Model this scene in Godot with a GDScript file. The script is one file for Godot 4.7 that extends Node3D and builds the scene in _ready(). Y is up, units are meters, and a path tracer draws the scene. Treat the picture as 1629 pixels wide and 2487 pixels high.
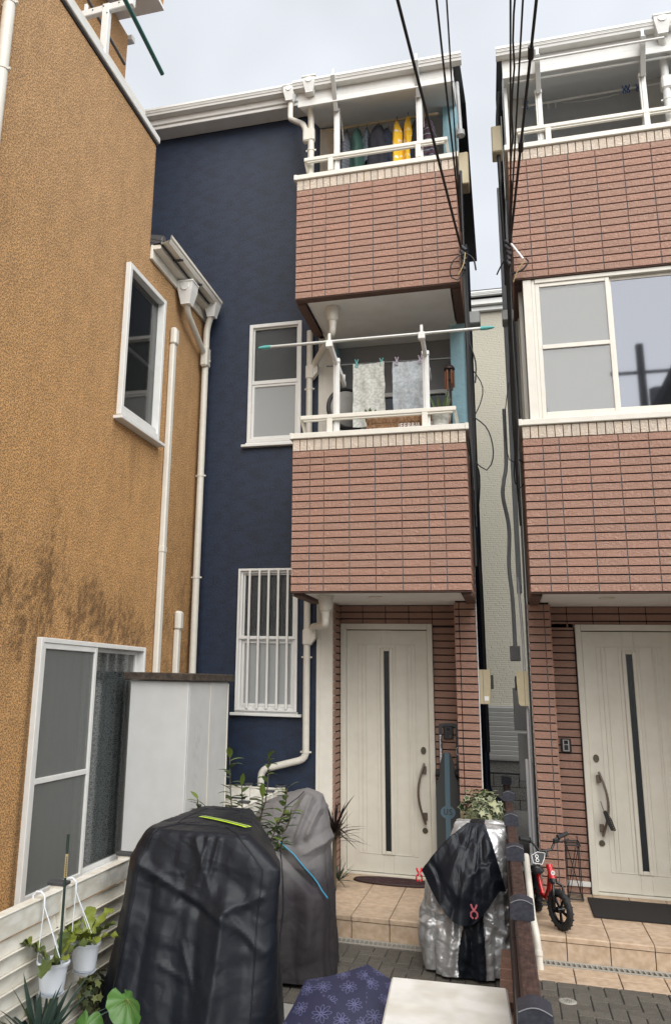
extends Node3D
# A narrow Japanese lane of three-storey houses under an overcast sky, built in metres (y up, +z towards the viewer).

var M := {}
var taken := {}
var cache := {}

func _ready():
	# ---- camera (a lens shifted off centre, as the photograph is a crop) ----
	var cam := Camera3D.new()
	cam.name = "camera"
	add_child(cam)
	cam.position = Vector3(0, 1.975, 7.33)
	cam.basis = Basis(Vector3.UP, deg_to_rad(16.3635)) * Basis(Vector3.RIGHT, deg_to_rad(13.9759)) * Basis(Vector3.BACK, deg_to_rad(1.32645))
	var nr := 0.05
	cam.set_frustum(nr * 2487.0 / 2017.3, Vector2(170.74, -95.5) / 2017.3 * nr, nr, 400.0)
	cam.current = true
	# ---- overcast sky ----
	var env := Environment.new()
	env.background_mode = Environment.BG_SKY
	var sky := Sky.new()
	var pan := PanoramaSkyMaterial.new()
	pan.panorama = ImageTexture.create_from_image(sky_image())
	sky.sky_material = pan
	env.sky = sky
	env.background_energy_multiplier = 1.0
	env.ambient_light_source = Environment.AMBIENT_SOURCE_SKY
	env.tonemap_mode = Environment.TONE_MAPPER_LINEAR
	env.tonemap_exposure = 3.2
	env.sdfgi_enabled = true
	env.ssao_enabled = true
	env.ssil_enabled = true
	var we := WorldEnvironment.new()
	we.name = "world_environment"
	we.environment = env
	add_child(we)
	# ---- the sun behind thick cloud ----
	var sun := DirectionalLight3D.new()
	sun.name = "sun"
	sun.light_energy = 0.5
	sun.light_color = Color(1.0, 0.99, 0.97)
	sun.light_angular_distance = 70.0
	sun.shadow_enabled = true
	add_child(sun)
	sun.look_at_from_position(Vector3(6.0, 8.6, 9.2), Vector3.ZERO)
	materials()
	ground()
	blue_house()
	brick_house()
	orange_house()
	far_house()
	street_behind()
	yard()
	covers()
	porch_things()
	bike()
	plants()
	balcony_things()
	wires()

# ------------------------------------------------------------------ colour and textures
func lin(r: float, g: float, b: float, a := 1.0) -> Color:
	var c := Color(r, g, b).linear_to_srgb()
	c.a = a
	return c

func nz(seed_: int, freq: float, octs := 4, type := FastNoiseLite.TYPE_SIMPLEX_SMOOTH) -> FastNoiseLite:
	var n := FastNoiseLite.new()
	n.seed = seed_
	n.frequency = freq
	n.noise_type = type
	n.fractal_octaves = octs
	return n

func sky_image() -> Image:
	var w := 512
	var h := 256
	var im := Image.create(w, h, false, Image.FORMAT_RGBF)
	var n1 := nz(5, 1.3, 5)
	var n2 := nz(9, 3.5, 4)
	for y in h:
		var th := PI * (y + 0.5) / h
		var up := cos(th)
		for x in w:
			var ph := TAU * (x + 0.5) / w
			var d := Vector3(sin(th) * sin(ph), up * 1.6, sin(th) * cos(ph))
			var c := n1.get_noise_3dv(d) * 0.5 + n2.get_noise_3dv(d) * 0.3
			var v := 0.278 + 0.13 * c
			var col := Color(v * 0.955, v * 1.0, v * 1.075)
			if up < 0.0:
				col = col.lerp(Color(0.12, 0.12, 0.12), clampf(-up * 12.0, 0, 1))
			im.set_pixel(x, y, col)
	return im

func tex(im: Image) -> ImageTexture:
	im.generate_mipmaps()
	return ImageTexture.create_from_image(im)

func speckle(s: int, a: Color, b: Color, freq: float, seed_: int, contrast := 1.6, dark := 0.0, cloud := 0.14) -> ImageTexture:
	# a and b are sRGB colours of the two tones
	var n := nz(seed_, freq, 3)
	var big := nz(seed_ + 1, 0.012, 4)
	var i1 := n.get_seamless_image(s, s)
	var i2 := big.get_seamless_image(s, s)
	var im := Image.create(s, s, false, Image.FORMAT_RGB8)
	for y in s:
		for x in s:
			var t := clampf((i1.get_pixel(x, y).r - 0.5) * contrast + 0.5, 0, 1)
			var k := 1.0 - cloud * 0.5 + cloud * i2.get_pixel(x, y).r
			var c := a.lerp(b, t)
			if dark > 0.0 and t < dark:
				c = c.darkened(0.45)
			im.set_pixel(x, y, Color(c.r * k, c.g * k, c.b * k))
	return tex(im)

func bump(s: int, freq: float, seed_: int, strength: float, type := FastNoiseLite.TYPE_SIMPLEX_SMOOTH, octs := 4) -> ImageTexture:
	var n := nz(seed_, freq, octs, type)
	var im := n.get_seamless_image(s, s)
	im.convert(Image.FORMAT_RGB8)
	im.bump_map_to_normal_map(strength)
	return tex(im)

func cleft_bump() -> ImageTexture:
	# diagonal split-stone relief, as on the moulded tiles
	var s := 1024
	var n := nz(31, 1.0, 4)
	n.fractal_type = FastNoiseLite.FRACTAL_RIDGED
	var n2 := nz(35, 1.0, 3)
	var im := Image.create(s, s, false, Image.FORMAT_L8)
	for y in s:
		for x in s:
			var u := (x * 0.82 - y * 0.57) / 70.0
			var v := (x * 0.57 + y * 0.82) / 24.0
			var wob := n2.get_noise_2d(x / 60.0, y / 60.0) * 0.9
			var h := n.get_noise_2d(u * 0.75, v * 0.75 + wob) * 0.35 + n2.get_noise_2d(x / 14.0, y / 9.0) * 0.12
			im.set_pixel(x, y, Color(0.5 + h, 0, 0))
	im.convert(Image.FORMAT_RGB8)
	im.bump_map_to_normal_map(16.0)
	return tex(im)

func crease_bump() -> ImageTexture:
	# thin cloth that was folded and packed: flat facets between straight sharp creases (wraps seamlessly)
	var s := 512
	var im := Image.create(s, s, false, Image.FORMAT_L8)
	var rng := RandomNumberGenerator.new()
	rng.seed = 1207
	var ks := []
	for k in 9:
		var kx := rng.randi_range(-4, 4)
		var ky := rng.randi_range(-4, 4)
		if absi(kx) + absi(ky) < 2:
			kx = 3
		ks.append([kx, ky, rng.randf(), 1.0 / (1.5 + sqrt(kx * kx + ky * ky))])
	var n := nz(1208, 0.008, 2).get_seamless_image(s, s)
	var n2 := nz(1209, 0.013, 2).get_seamless_image(s, s)
	for y in s:
		var v := float(y) / s
		for x in s:
			var u := float(x) / s
			var m := n.get_pixel(x, y).r
			var m2 := n2.get_pixel(x, y).r
			var h := 0.0
			var wp := m * 0.35
			for k in 9:
				var q: Array = ks[k]
				var f := absf(fposmod(q[0] * u + q[1] * v + q[2] + wp, 1.0) * 2.0 - 1.0)
				var e := clampf((m if k % 2 == 0 else m2) * 4.5 - 1.9, 0.0, 1.0)
				h += f * q[3] * e
				wp += (f - 0.5) * 0.16
			# fold lines left from the packet
			var gx := absf(fposmod(u * 3.0 + 0.02 * m2, 1.0) - 0.5) * 2.0
			var gy := absf(fposmod(v * 4.0 + 0.02 * m, 1.0) - 0.5) * 2.0
			h += 0.05 * (smoothstep(0.93, 1.0, gx) + smoothstep(0.91, 1.0, gy)) * m2
			im.set_pixel(x, y, Color(clampf(h * 0.55, 0, 1), 0, 0))
	im.convert(Image.FORMAT_RGB8)
	im.bump_map_to_normal_map(14.0)
	return tex(im)

func stucco_tex() -> ImageTexture:
	# fine rendered coat: small dark pits and pale grains scattered over an even tan
	var s := 512
	var pits := nz(62, 0.17, 1, FastNoiseLite.TYPE_CELLULAR)
	pits.cellular_return_type = FastNoiseLite.RETURN_DISTANCE
	var grains := nz(63, 0.21, 1, FastNoiseLite.TYPE_CELLULAR)
	grains.cellular_return_type = FastNoiseLite.RETURN_CELL_VALUE
	var i1 := pits.get_seamless_image(s, s)
	var i2 := grains.get_seamless_image(s, s)
	var i3 := nz(64, 0.009, 4).get_seamless_image(s, s)
	var im := Image.create(s, s, false, Image.FORMAT_RGB8)
	for y in s:
		for x in s:
			var d := 1.0 - smoothstep(0.16, 0.42, i1.get_pixel(x, y).r)
			var k := (0.93 + 0.14 * i2.get_pixel(x, y).r) * (0.96 + 0.08 * i3.get_pixel(x, y).r)
			k *= 1.0 - 0.42 * d
			im.set_pixel(x, y, Color(0.785 * k, 0.625 * k, 0.445 * k))
	return tex(im)

func siding_bump() -> ImageTexture:
	# rough-split narrow stone siding seen far off: rows 35 mm high
	var s := 512
	var n := nz(44, 0.03, 3)
	var im := Image.create(s, s, false, Image.FORMAT_L8)
	var rng := RandomNumberGenerator.new()
	rng.seed = 4
	var rows := 24
	var offs := []
	var hts := []
	for r in rows:
		offs.append(rng.randf())
		var row := []
		for k in 9:
			row.append(rng.randf())
		hts.append(row)
	for y in s:
		var r := int(y * rows / s)
		var fy := fmod(float(y) * rows / s, 1.0)
		for x in s:
			var uu: float = fmod(float(x) / s * 8.0 + offs[r], 8.0)
			var hh: float = hts[r][int(uu)]
			var e := smoothstep(0.0, 0.16, minf(fy, 1.0 - fy)) * smoothstep(0.0, 0.06, minf(fmod(uu, 1.0), 1.0 - fmod(uu, 1.0)))
			im.set_pixel(x, y, Color(clampf(e * (0.55 + 0.4 * hh) + n.get_noise_2d(x, y) * 0.12, 0, 1), 0, 0))
	im.convert(Image.FORMAT_RGB8)
	im.bump_map_to_normal_map(5.0)
	return tex(im)

func wood_tex(a: Color, b: Color, seed_: int) -> ImageTexture:
	var s := 512
	var n := nz(seed_, 1.0, 5)
	var im := Image.create(s, s, false, Image.FORMAT_RGB8)
	for y in s:
		for x in s:
			var t := n.get_noise_2d(x / 7.0, y / 160.0) * 0.6 + n.get_noise_2d(x / 60.0 + 40.0, y / 60.0) * 0.7 + 0.5
			var c := a.lerp(b, clampf(t, 0, 1))
			im.set_pixel(x, y, c)
	return tex(im)

func flower_tex() -> ImageTexture:
	# navy umbrella cloth printed with pale outline daisies
	var s := 1024
	var im := Image.create(s, s, false, Image.FORMAT_RGB8)
	im.fill(Color(0.165, 0.175, 0.275))
	var rng := RandomNumberGenerator.new()
	rng.seed = 12
	var ink := Color(0.40, 0.41, 0.56)
	var n := 9
	for gy in n:
		for gx in n:
			var cx := (gx + 0.5 + (0.5 if gy % 2 == 1 else 0.0)) * s / n + rng.randf_range(-14, 14)
			var cy := (gy + 0.5) * s / n + rng.randf_range(-12, 12)
			var R := rng.randf_range(38, 54)
			var a0 := rng.randf() * TAU
			var petals := 9
			for p in petals:
				var ang := a0 + TAU * p / petals
				var len_ := R * rng.randf_range(0.8, 1.05)
				for k in 90:
					var t := TAU * k / 90.0
					var ex := len_ * (0.56 + 0.44 * cos(t))
					var ey := len_ * 0.17 * sin(t)
					var px := cx + cos(ang) * ex - sin(ang) * ey
					var py := cy + sin(ang) * ex + cos(ang) * ey
					im.fill_rect(Rect2i(posmod(int(px), s - 4), posmod(int(py), s - 4), 2, 2), ink)
	return tex(im)

func blob_print(base: Color, ink: Color, ink2: Color, seed_: int) -> ImageTexture:
	var s := 256
	var im := Image.create(s, s, false, Image.FORMAT_RGB8)
	im.fill(base)
	var rng := RandomNumberGenerator.new()
	rng.seed = seed_
	for k in 26:
		var c := Vector2(rng.randf() * s, rng.randf() * s)
		var r := rng.randf_range(7, 15)
		for y in range(int(-r), int(r)):
			for x in range(int(-r), int(r)):
				if x * x + y * y * 1.6 < r * r:
					im.set_pixel(posmod(int(c.x) + x, s), posmod(int(c.y) + y, s), ink)
		im.fill_rect(Rect2i(posmod(int(c.x), s - 8), posmod(int(c.y), s - 8), 5, 4), ink2)
	return tex(im)

func lace_tex() -> ImageTexture:
	var s := 256
	var n := nz(77, 0.06, 2)
	n.fractal_type = FastNoiseLite.FRACTAL_RIDGED
	var i1 := n.get_seamless_image(s, s)
	var im := Image.create(s, s, false, Image.FORMAT_RGB8)
	for y in s:
		for x in s:
			var t := clampf((i1.get_pixel(x, y).r - 0.45) * 3.0, 0, 1)
			var v := 0.40 + 0.50 * t
			im.set_pixel(x, y, Color(v * 0.94, v, v * 1.0))
	return tex(im)

func stripe_tex(a: Color, b: Color, c: Color) -> ImageTexture:
	var s := 128
	var im := Image.create(s, s, false, Image.FORMAT_RGB8)
	for y in s:
		for x in s:
			var k := (y % 32)
			im.set_pixel(x, y, b if k < 3 else (c if k > 14 and k < 18 else a))
	return tex(im)

func sm(called: String, c: Color, rough: float, o := {}) -> StandardMaterial3D:
	var m := StandardMaterial3D.new()
	m.resource_name = called
	m.albedo_color = c
	m.roughness = rough
	m.metallic_specular = o.get("spec", 0.5)
	m.metallic = o.get("metal", 0.0)
	if o.has("tex"):
		m.albedo_texture = o.tex
	if o.has("nrm"):
		m.normal_enabled = true
		m.normal_texture = o.nrm
		m.normal_scale = o.get("ns", 1.0)
	if o.has("tri"):
		m.uv1_triplanar = true
		m.uv1_world_triplanar = true
		m.uv1_scale = o.tri
	if o.has("vc"):
		m.vertex_color_use_as_albedo = true
	if o.has("uvs"):
		m.uv1_scale = o.uvs
	if o.has("back"):
		m.backlight_enabled = true
		m.backlight = o.back
	if o.has("rim"):
		m.rim_enabled = true
		m.rim = o.rim
	m.cull_mode = BaseMaterial3D.CULL_DISABLED
	if c.a < 1.0:
		m.transparency = BaseMaterial3D.TRANSPARENCY_ALPHA
	M[called] = m
	return m

func materials():
	var dirt := speckle(256, Color(0.975, 0.973, 0.967), Color(1, 1, 1), 0.03, 3, 1.2, 0.0, 0.03)
	var fineb := bump(256, 0.05, 21, 2.5)
	var stucco_n := bump(512, 0.11, 61, 6.0, FastNoiseLite.TYPE_SIMPLEX_SMOOTH, 3)
	sm("orange_stucco", Color.WHITE, 0.92, {"tex": stucco_tex(), "nrm": stucco_n, "ns": 0.05, "tri": Vector3.ONE * 0.85, "vc": true})
	sm("navy_stucco", lin(0.0095, 0.0205, 0.048), 0.55, {"nrm": bump(512, 0.05, 64, 5.0, FastNoiseLite.TYPE_SIMPLEX_SMOOTH, 3), "ns": 0.28, "spec": 0.5, "tri": Vector3(1.5, 2.9, 1.5), "tex": speckle(256, Color(0.88, 0.88, 0.88), Color(1, 1, 1), 0.06, 65, 1.6, 0.0, 0.30)})
	var cl := cleft_bump()
	for k in 5:
		var f: float = [1.0, 0.95, 1.05, 0.97, 1.02][k]
		var w: float = [0.0, 0.004, -0.004, 0.006, -0.002][k]
		sm("tile%d" % k, lin(0.385 * f, (0.226 + w) * f, (0.171 + w) * f), 0.55, {"nrm": cl, "ns": 1.0, "tri": Vector3.ONE * 1.25, "spec": 0.4})
		sm("cap%d" % k, lin(0.66 * f, (0.56 + w) * f, (0.46 + w) * f), 0.62, {"nrm": cl, "ns": 1.2, "tri": Vector3.ONE * 1.35})
	sm("grout", lin(0.020, 0.016, 0.018), 0.85)
	sm("joint_grey", lin(0.115, 0.105, 0.105), 0.85)
	sm("lane_concrete", lin(0.36, 0.35, 0.33), 0.9, {"tex": dirt, "tri": Vector3.ONE})
	sm("tile_side", lin(0.12, 0.07, 0.055), 0.8, {"nrm": fineb, "tri": Vector3.ONE * 3.0})
	sm("white", lin(0.74, 0.74, 0.72), 0.42, {"tex": dirt, "tri": Vector3.ONE * 0.8, "nrm": fineb, "ns": 0.1})
	sm("cream_metal", lin(0.72, 0.69, 0.62), 0.4, {"tex": dirt, "tri": Vector3.ONE * 1.1})
	sm("cream_pipe", lin(0.68, 0.65, 0.58), 0.38, {"tex": dirt, "tri": Vector3.ONE * 1.7})
	sm("soffit", lin(0.86, 0.86, 0.85), 0.85, {"tex": dirt, "tri": Vector3.ONE * 0.6})
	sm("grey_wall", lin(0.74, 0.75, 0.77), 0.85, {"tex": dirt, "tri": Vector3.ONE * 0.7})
	sm("light_blue", lin(0.36, 0.60, 0.70), 0.8, {"tex": dirt, "tri": Vector3.ONE, "nrm": fineb, "ns": 0.4})
	sm("door_cream", lin(0.70, 0.67, 0.585), 0.42, {"tex": dirt, "tri": Vector3.ONE * 0.9, "nrm": fineb, "ns": 0.06})
	sm("door_glass", lin(0.012, 0.016, 0.018), 0.22, {"nrm": bump(128, 0.2, 71, 3.0), "ns": 0.3, "tri": Vector3(30, 12, 30)})
	sm("bronze", lin(0.20, 0.155, 0.125), 0.32, {"metal": 0.7})
	sm("brass", lin(0.16, 0.14, 0.10), 0.35, {"metal": 0.8})
	sm("black_plastic", lin(0.012, 0.012, 0.014), 0.42)
	sm("black_rubber", lin(0.020, 0.020, 0.021), 0.75, {"nrm": fineb, "ns": 0.5, "tri": Vector3.ONE * 9.0})
	sm("charcoal", lin(0.045, 0.048, 0.055), 0.6)
	sm("glass", Color(0.13, 0.15, 0.15, 0.24), 0.03, {"spec": 0.6})
	sm("mirror_glass", Color(0.35, 0.36, 0.385, 0.66), 0.03, {"metal": 0.85})
	sm("dark_glass", Color(0.10, 0.115, 0.115, 0.34), 0.05, {"spec": 1.0, "metal": 0.25})
	sm("patterned_glass", Color(0.15, 0.17, 0.18, 0.72), 0.28, {"nrm": bump(256, 0.09, 72, 6.0, FastNoiseLite.TYPE_CELLULAR, 1), "ns": 0.7, "tri": Vector3.ONE * 5.0, "spec": 0.6})
	sm("screen_mesh", Color(0.50, 0.51, 0.50, 0.50), 0.8)
	sm("thin_screen", Color(0.72, 0.73, 0.73, 0.58), 0.8)
	sm("lace", Color(0.8, 0.8, 0.8), 0.9, {"tex": lace_tex(), "uvs": Vector3(3, 5, 1)})
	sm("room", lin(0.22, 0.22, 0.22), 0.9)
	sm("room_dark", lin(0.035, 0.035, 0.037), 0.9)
	sm("shed", lin(0.56, 0.565, 0.56), 0.45, {"tex": dirt, "tri": Vector3.ONE * 0.7})
	sm("shed_cap", lin(0.085, 0.065, 0.05), 0.6, {"tex": speckle(256, Color(0.62, 0.6, 0.58), Color(1, 1, 1), 0.04, 66), "tri": Vector3.ONE * 1.5})
	sm("fence_white", lin(0.80, 0.78, 0.72), 0.45, {"tex": speckle(256, Color(0.92, 0.91, 0.88), Color(1, 1, 1), 0.02, 67, 2.0, 0.0, 0.06), "tri": Vector3(1.2, 3.0, 1.2)})
	sm("far_siding", lin(0.43, 0.405, 0.33), 0.9, {"nrm": siding_bump(), "ns": 0.45, "tri": Vector3(0.55, 1.15, 0.55)})
	sm("grey_panel", lin(0.36, 0.355, 0.34), 0.6, {"tex": dirt, "tri": Vector3.ONE})
	sm("grey_conduit", lin(0.46, 0.465, 0.475), 0.5)
	sm("floor_grey", lin(0.62, 0.62, 0.61), 0.8)
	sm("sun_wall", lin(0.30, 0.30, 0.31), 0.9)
	sm("concrete", lin(0.16, 0.155, 0.145), 0.9, {"tex": speckle(512, Color(0.72, 0.71, 0.7), Color(1, 1, 1), 0.06, 69, 2.0), "tri": Vector3.ONE * 1.2})
	sm("meter_box", lin(0.47, 0.40, 0.26), 0.5, {"tex": dirt, "tri": Vector3.ONE * 3.0})
	sm("cable", lin(0.010, 0.010, 0.011), 0.55)
	sm("cable_grey", lin(0.3, 0.3, 0.3), 0.5)
	sm("cable_tan", lin(0.42, 0.33, 0.16), 0.6)
	sm("fence_wood", lin(0.24, 0.24, 0.24), 0.72, {"tex": wood_tex(Color(0.42, 0.29, 0.24), Color(0.72, 0.56, 0.49), 81), "tri": Vector3.ONE * 1.6, "nrm": fineb, "ns": 0.8})
	M.fence_wood.albedo_color = Color(0.46, 0.43, 0.43)
	sm("fence_dark", lin(0.040, 0.022, 0.020), 0.55)
	sm("post_cap", lin(0.040, 0.042, 0.058), 0.5, {"tex": speckle(128, Color(0.75, 0.75, 0.78), Color(1, 1, 1), 0.05, 82), "tri": Vector3.ONE * 6.0})
	sm("edge_worn", lin(0.20, 0.205, 0.22), 0.5)
	var pv := speckle(512, Color(0.66, 0.65, 0.63), Color(1, 1, 1), 0.13, 83, 2.0, 0.1)
	var pb := bump(256, 0.14, 84, 4.0)
	for k in 4:
		var f: float = [1.0, 0.86, 1.1, 0.94][k]
		sm("paver%d" % k, lin(0.185 * f, 0.168 * f, 0.142 * f), 0.9, {"tex": pv, "nrm": pb, "ns": 0.7, "tri": Vector3.ONE * 2.2})
		sm("porch%d" % k, lin(0.58 * (0.9 + 0.1 * f), 0.44 * (0.9 + 0.1 * f), 0.32 * (0.9 + 0.1 * f)), 0.5, {"tex": speckle(256, Color(0.90, 0.88, 0.85), Color(1, 1, 1), 0.035, 90 + k, 1.8, 0.0, 0.10), "tri": Vector3.ONE * 1.3})
	sm("porch_joint", lin(0.07, 0.055, 0.045), 0.9)
	sm("bed", lin(0.055, 0.05, 0.043), 0.95)
	sm("drain_metal", lin(0.33, 0.31, 0.27), 0.6)
	sm("drain_dark", lin(0.01, 0.01, 0.01), 0.9)
	sm("manhole", lin(0.36, 0.34, 0.30), 0.7)
	sm("asphalt", lin(0.055, 0.055, 0.054), 0.95, {"tex": pv, "nrm": pb, "ns": 0.8, "tri": Vector3.ONE * 1.3})
	var crs := crease_bump()
	sm("black_nylon", lin(0.0088, 0.0112, 0.0168), 0.44, {"nrm": crs, "ns": 0.42, "tri": Vector3.ONE * 0.8, "spec": 0.4})
	sm("grey_nylon", Color.WHITE, 0.6, {"nrm": crs, "ns": 0.35, "tri": Vector3.ONE * 1.2, "vc": true, "spec": 0.3})
	sm("silver_sheet", lin(0.66, 0.66, 0.66), 0.44, {"metal": 0.65, "nrm": crs, "ns": 1.0, "tri": Vector3.ONE * 1.5})
	sm("hi_vis", lin(0.62, 0.90, 0.03), 0.5)
	sm("reflector", lin(0.33, 0.34, 0.33), 0.3, {"metal": 0.3})
	sm("cord_blue", lin(0.03, 0.25, 0.42), 0.5)
	sm("clip_pink", lin(0.62, 0.16, 0.20), 0.4)
	sm("clip_red", lin(0.70, 0.02, 0.04), 0.35)
	sm("umbrella_cloth", Color.WHITE, 0.6, {"tex": flower_tex()})
	sm("box_white", lin(0.80, 0.785, 0.75), 0.6, {"tex": speckle(256, Color(0.93, 0.92, 0.89), Color(1, 1, 1), 0.012, 95, 1.5, 0.0, 0.08), "tri": Vector3.ONE * 1.6, "nrm": fineb, "ns": 0.03})
	sm("red_paint", lin(0.50, 0.008, 0.012), 0.22, {"spec": 0.6})
	sm("black_gloss", lin(0.008, 0.008, 0.009), 0.2)
	sm("decal_white", lin(0.78, 0.78, 0.78), 0.5)
	sm("board_grey", lin(0.036, 0.040, 0.042), 0.7)
	sm("board_blue", lin(0.082, 0.145, 0.185), 0.65)
	sm("mat_dark", lin(0.020, 0.017, 0.016), 0.95, {"nrm": bump(256, 0.2, 97, 6.0), "ns": 1.0, "tri": Vector3(4, 4, 12)})
	sm("mat_red", Color.WHITE, 0.95, {"tex": blob_print(Color(0.20, 0.09, 0.10), Color(0.36, 0.28, 0.30), Color(0.12, 0.03, 0.05), 8), "tri": Vector3(3.0, 3.0, 9.0)})
	sm("pot_white", lin(0.70, 0.74, 0.80), 0.35)
	sm("soil", lin(0.03, 0.022, 0.016), 1.0)
	sm("stake_green", lin(0.012, 0.028, 0.020), 0.45)
	sm("leaf_lime", lin(0.150, 0.180, 0.022), 0.45, {"back": Color(0.16, 0.2, 0.03)})
	sm("leaf_olive", lin(0.060, 0.085, 0.018), 0.45, {"back": Color(0.07, 0.1, 0.02)})
	sm("leaf_blue", lin(0.040, 0.072, 0.058), 0.5)
	sm("leaf_taro", lin(0.062, 0.150, 0.028), 0.42, {"back": Color(0.08, 0.18, 0.03)})
	sm("leaf_shrub", lin(0.052, 0.095, 0.022), 0.35, {"back": Color(0.07, 0.14, 0.03)})
	sm("leaf_young", lin(0.125, 0.175, 0.035), 0.38, {"back": Color(0.12, 0.18, 0.03)})
	sm("leaf_vc", Color.WHITE, 0.5, {"vc": true, "back": Color(0.06, 0.08, 0.04)})
	sm("leaf_maroon", lin(0.016, 0.008, 0.009), 0.5)
	sm("stem", lin(0.10, 0.08, 0.05), 0.8)
	sm("stem_green", lin(0.09, 0.14, 0.04), 0.6)
	sm("towel", lin(0.66, 0.66, 0.62), 0.95, {"tex": speckle(256, Color(0.84, 0.85, 0.84), Color(1, 1, 1), 0.035, 98, 2.0), "tri": Vector3.ONE * 3.0, "nrm": fineb, "ns": 0.5})
	sm("towel_blue", lin(0.54, 0.57, 0.59), 0.95, {"tex": speckle(256, Color(0.86, 0.88, 0.9), Color(1, 1, 1), 0.035, 99, 2.0), "tri": Vector3.ONE * 3.0, "nrm": fineb, "ns": 0.5})
	sm("peg_teal", lin(0.10, 0.38, 0.36), 0.4)
	sm("peg_mauve", lin(0.42, 0.36, 0.44), 0.4)
	sm("peg_blue", lin(0.05, 0.12, 0.32), 0.4)
	sm("cloth_dark", lin(0.020, 0.020, 0.028), 0.95)
	sm("cloth_navy", lin(0.016, 0.02, 0.035), 0.95)
	sm("cloth_green", lin(0.035, 0.085, 0.07), 0.95)
	sm("cloth_denim", lin(0.22, 0.26, 0.30), 0.95, {"tex": speckle(128, Color(0.6, 0.62, 0.64), Color(1, 1, 1), 0.06, 101, 2.0), "tri": Vector3.ONE * 4.0})
	sm("cloth_grey", Color.WHITE, 0.95, {"tex": stripe_tex(Color(0.36, 0.37, 0.40), Color(0.52, 0.53, 0.55), Color(0.26, 0.27, 0.3)), "tri": Vector3.ONE * 6.0})
	sm("cloth_stripe", Color.WHITE, 0.95, {"tex": stripe_tex(Color(0.22, 0.17, 0.22), Color(0.55, 0.60, 0.62), Color(0.30, 0.14, 0.18)), "tri": Vector3.ONE * 4.0})
	sm("cloth_yellow", Color.WHITE, 0.95, {"tex": blob_print(Color(0.93, 0.74, 0.20), Color(0.95, 0.94, 0.90), Color(0.6, 0.55, 0.5), 6), "tri": Vector3.ONE * 3.2})
	sm("cloth_indigo", lin(0.14, 0.17, 0.36), 0.95)
	sm("pole_wood", lin(0.52, 0.42, 0.26), 0.6)
	sm("pole_steel", lin(0.60, 0.60, 0.57), 0.3, {"metal": 0.5})
	sm("pole_teal", lin(0.02, 0.10, 0.09), 0.4)
	sm("pole_grey", lin(0.10, 0.10, 0.10), 0.4)
	sm("crate_wood", Color(0.85, 0.8, 0.75), 0.8, {"tex": wood_tex(Color(0.52, 0.40, 0.30), Color(0.80, 0.68, 0.56), 85), "tri": Vector3(3, 3, 3)})
	sm("chime_wood", lin(0.20, 0.075, 0.035), 0.5)
	sm("chime_dark", lin(0.035, 0.018, 0.012), 0.5)
	sm("pole_concrete", lin(0.24, 0.24, 0.23), 0.9)
	sm("roof_dark", lin(0.06, 0.06, 0.065), 0.8)
	sm("sticker", lin(0.76, 0.76, 0.76), 0.6)

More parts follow.
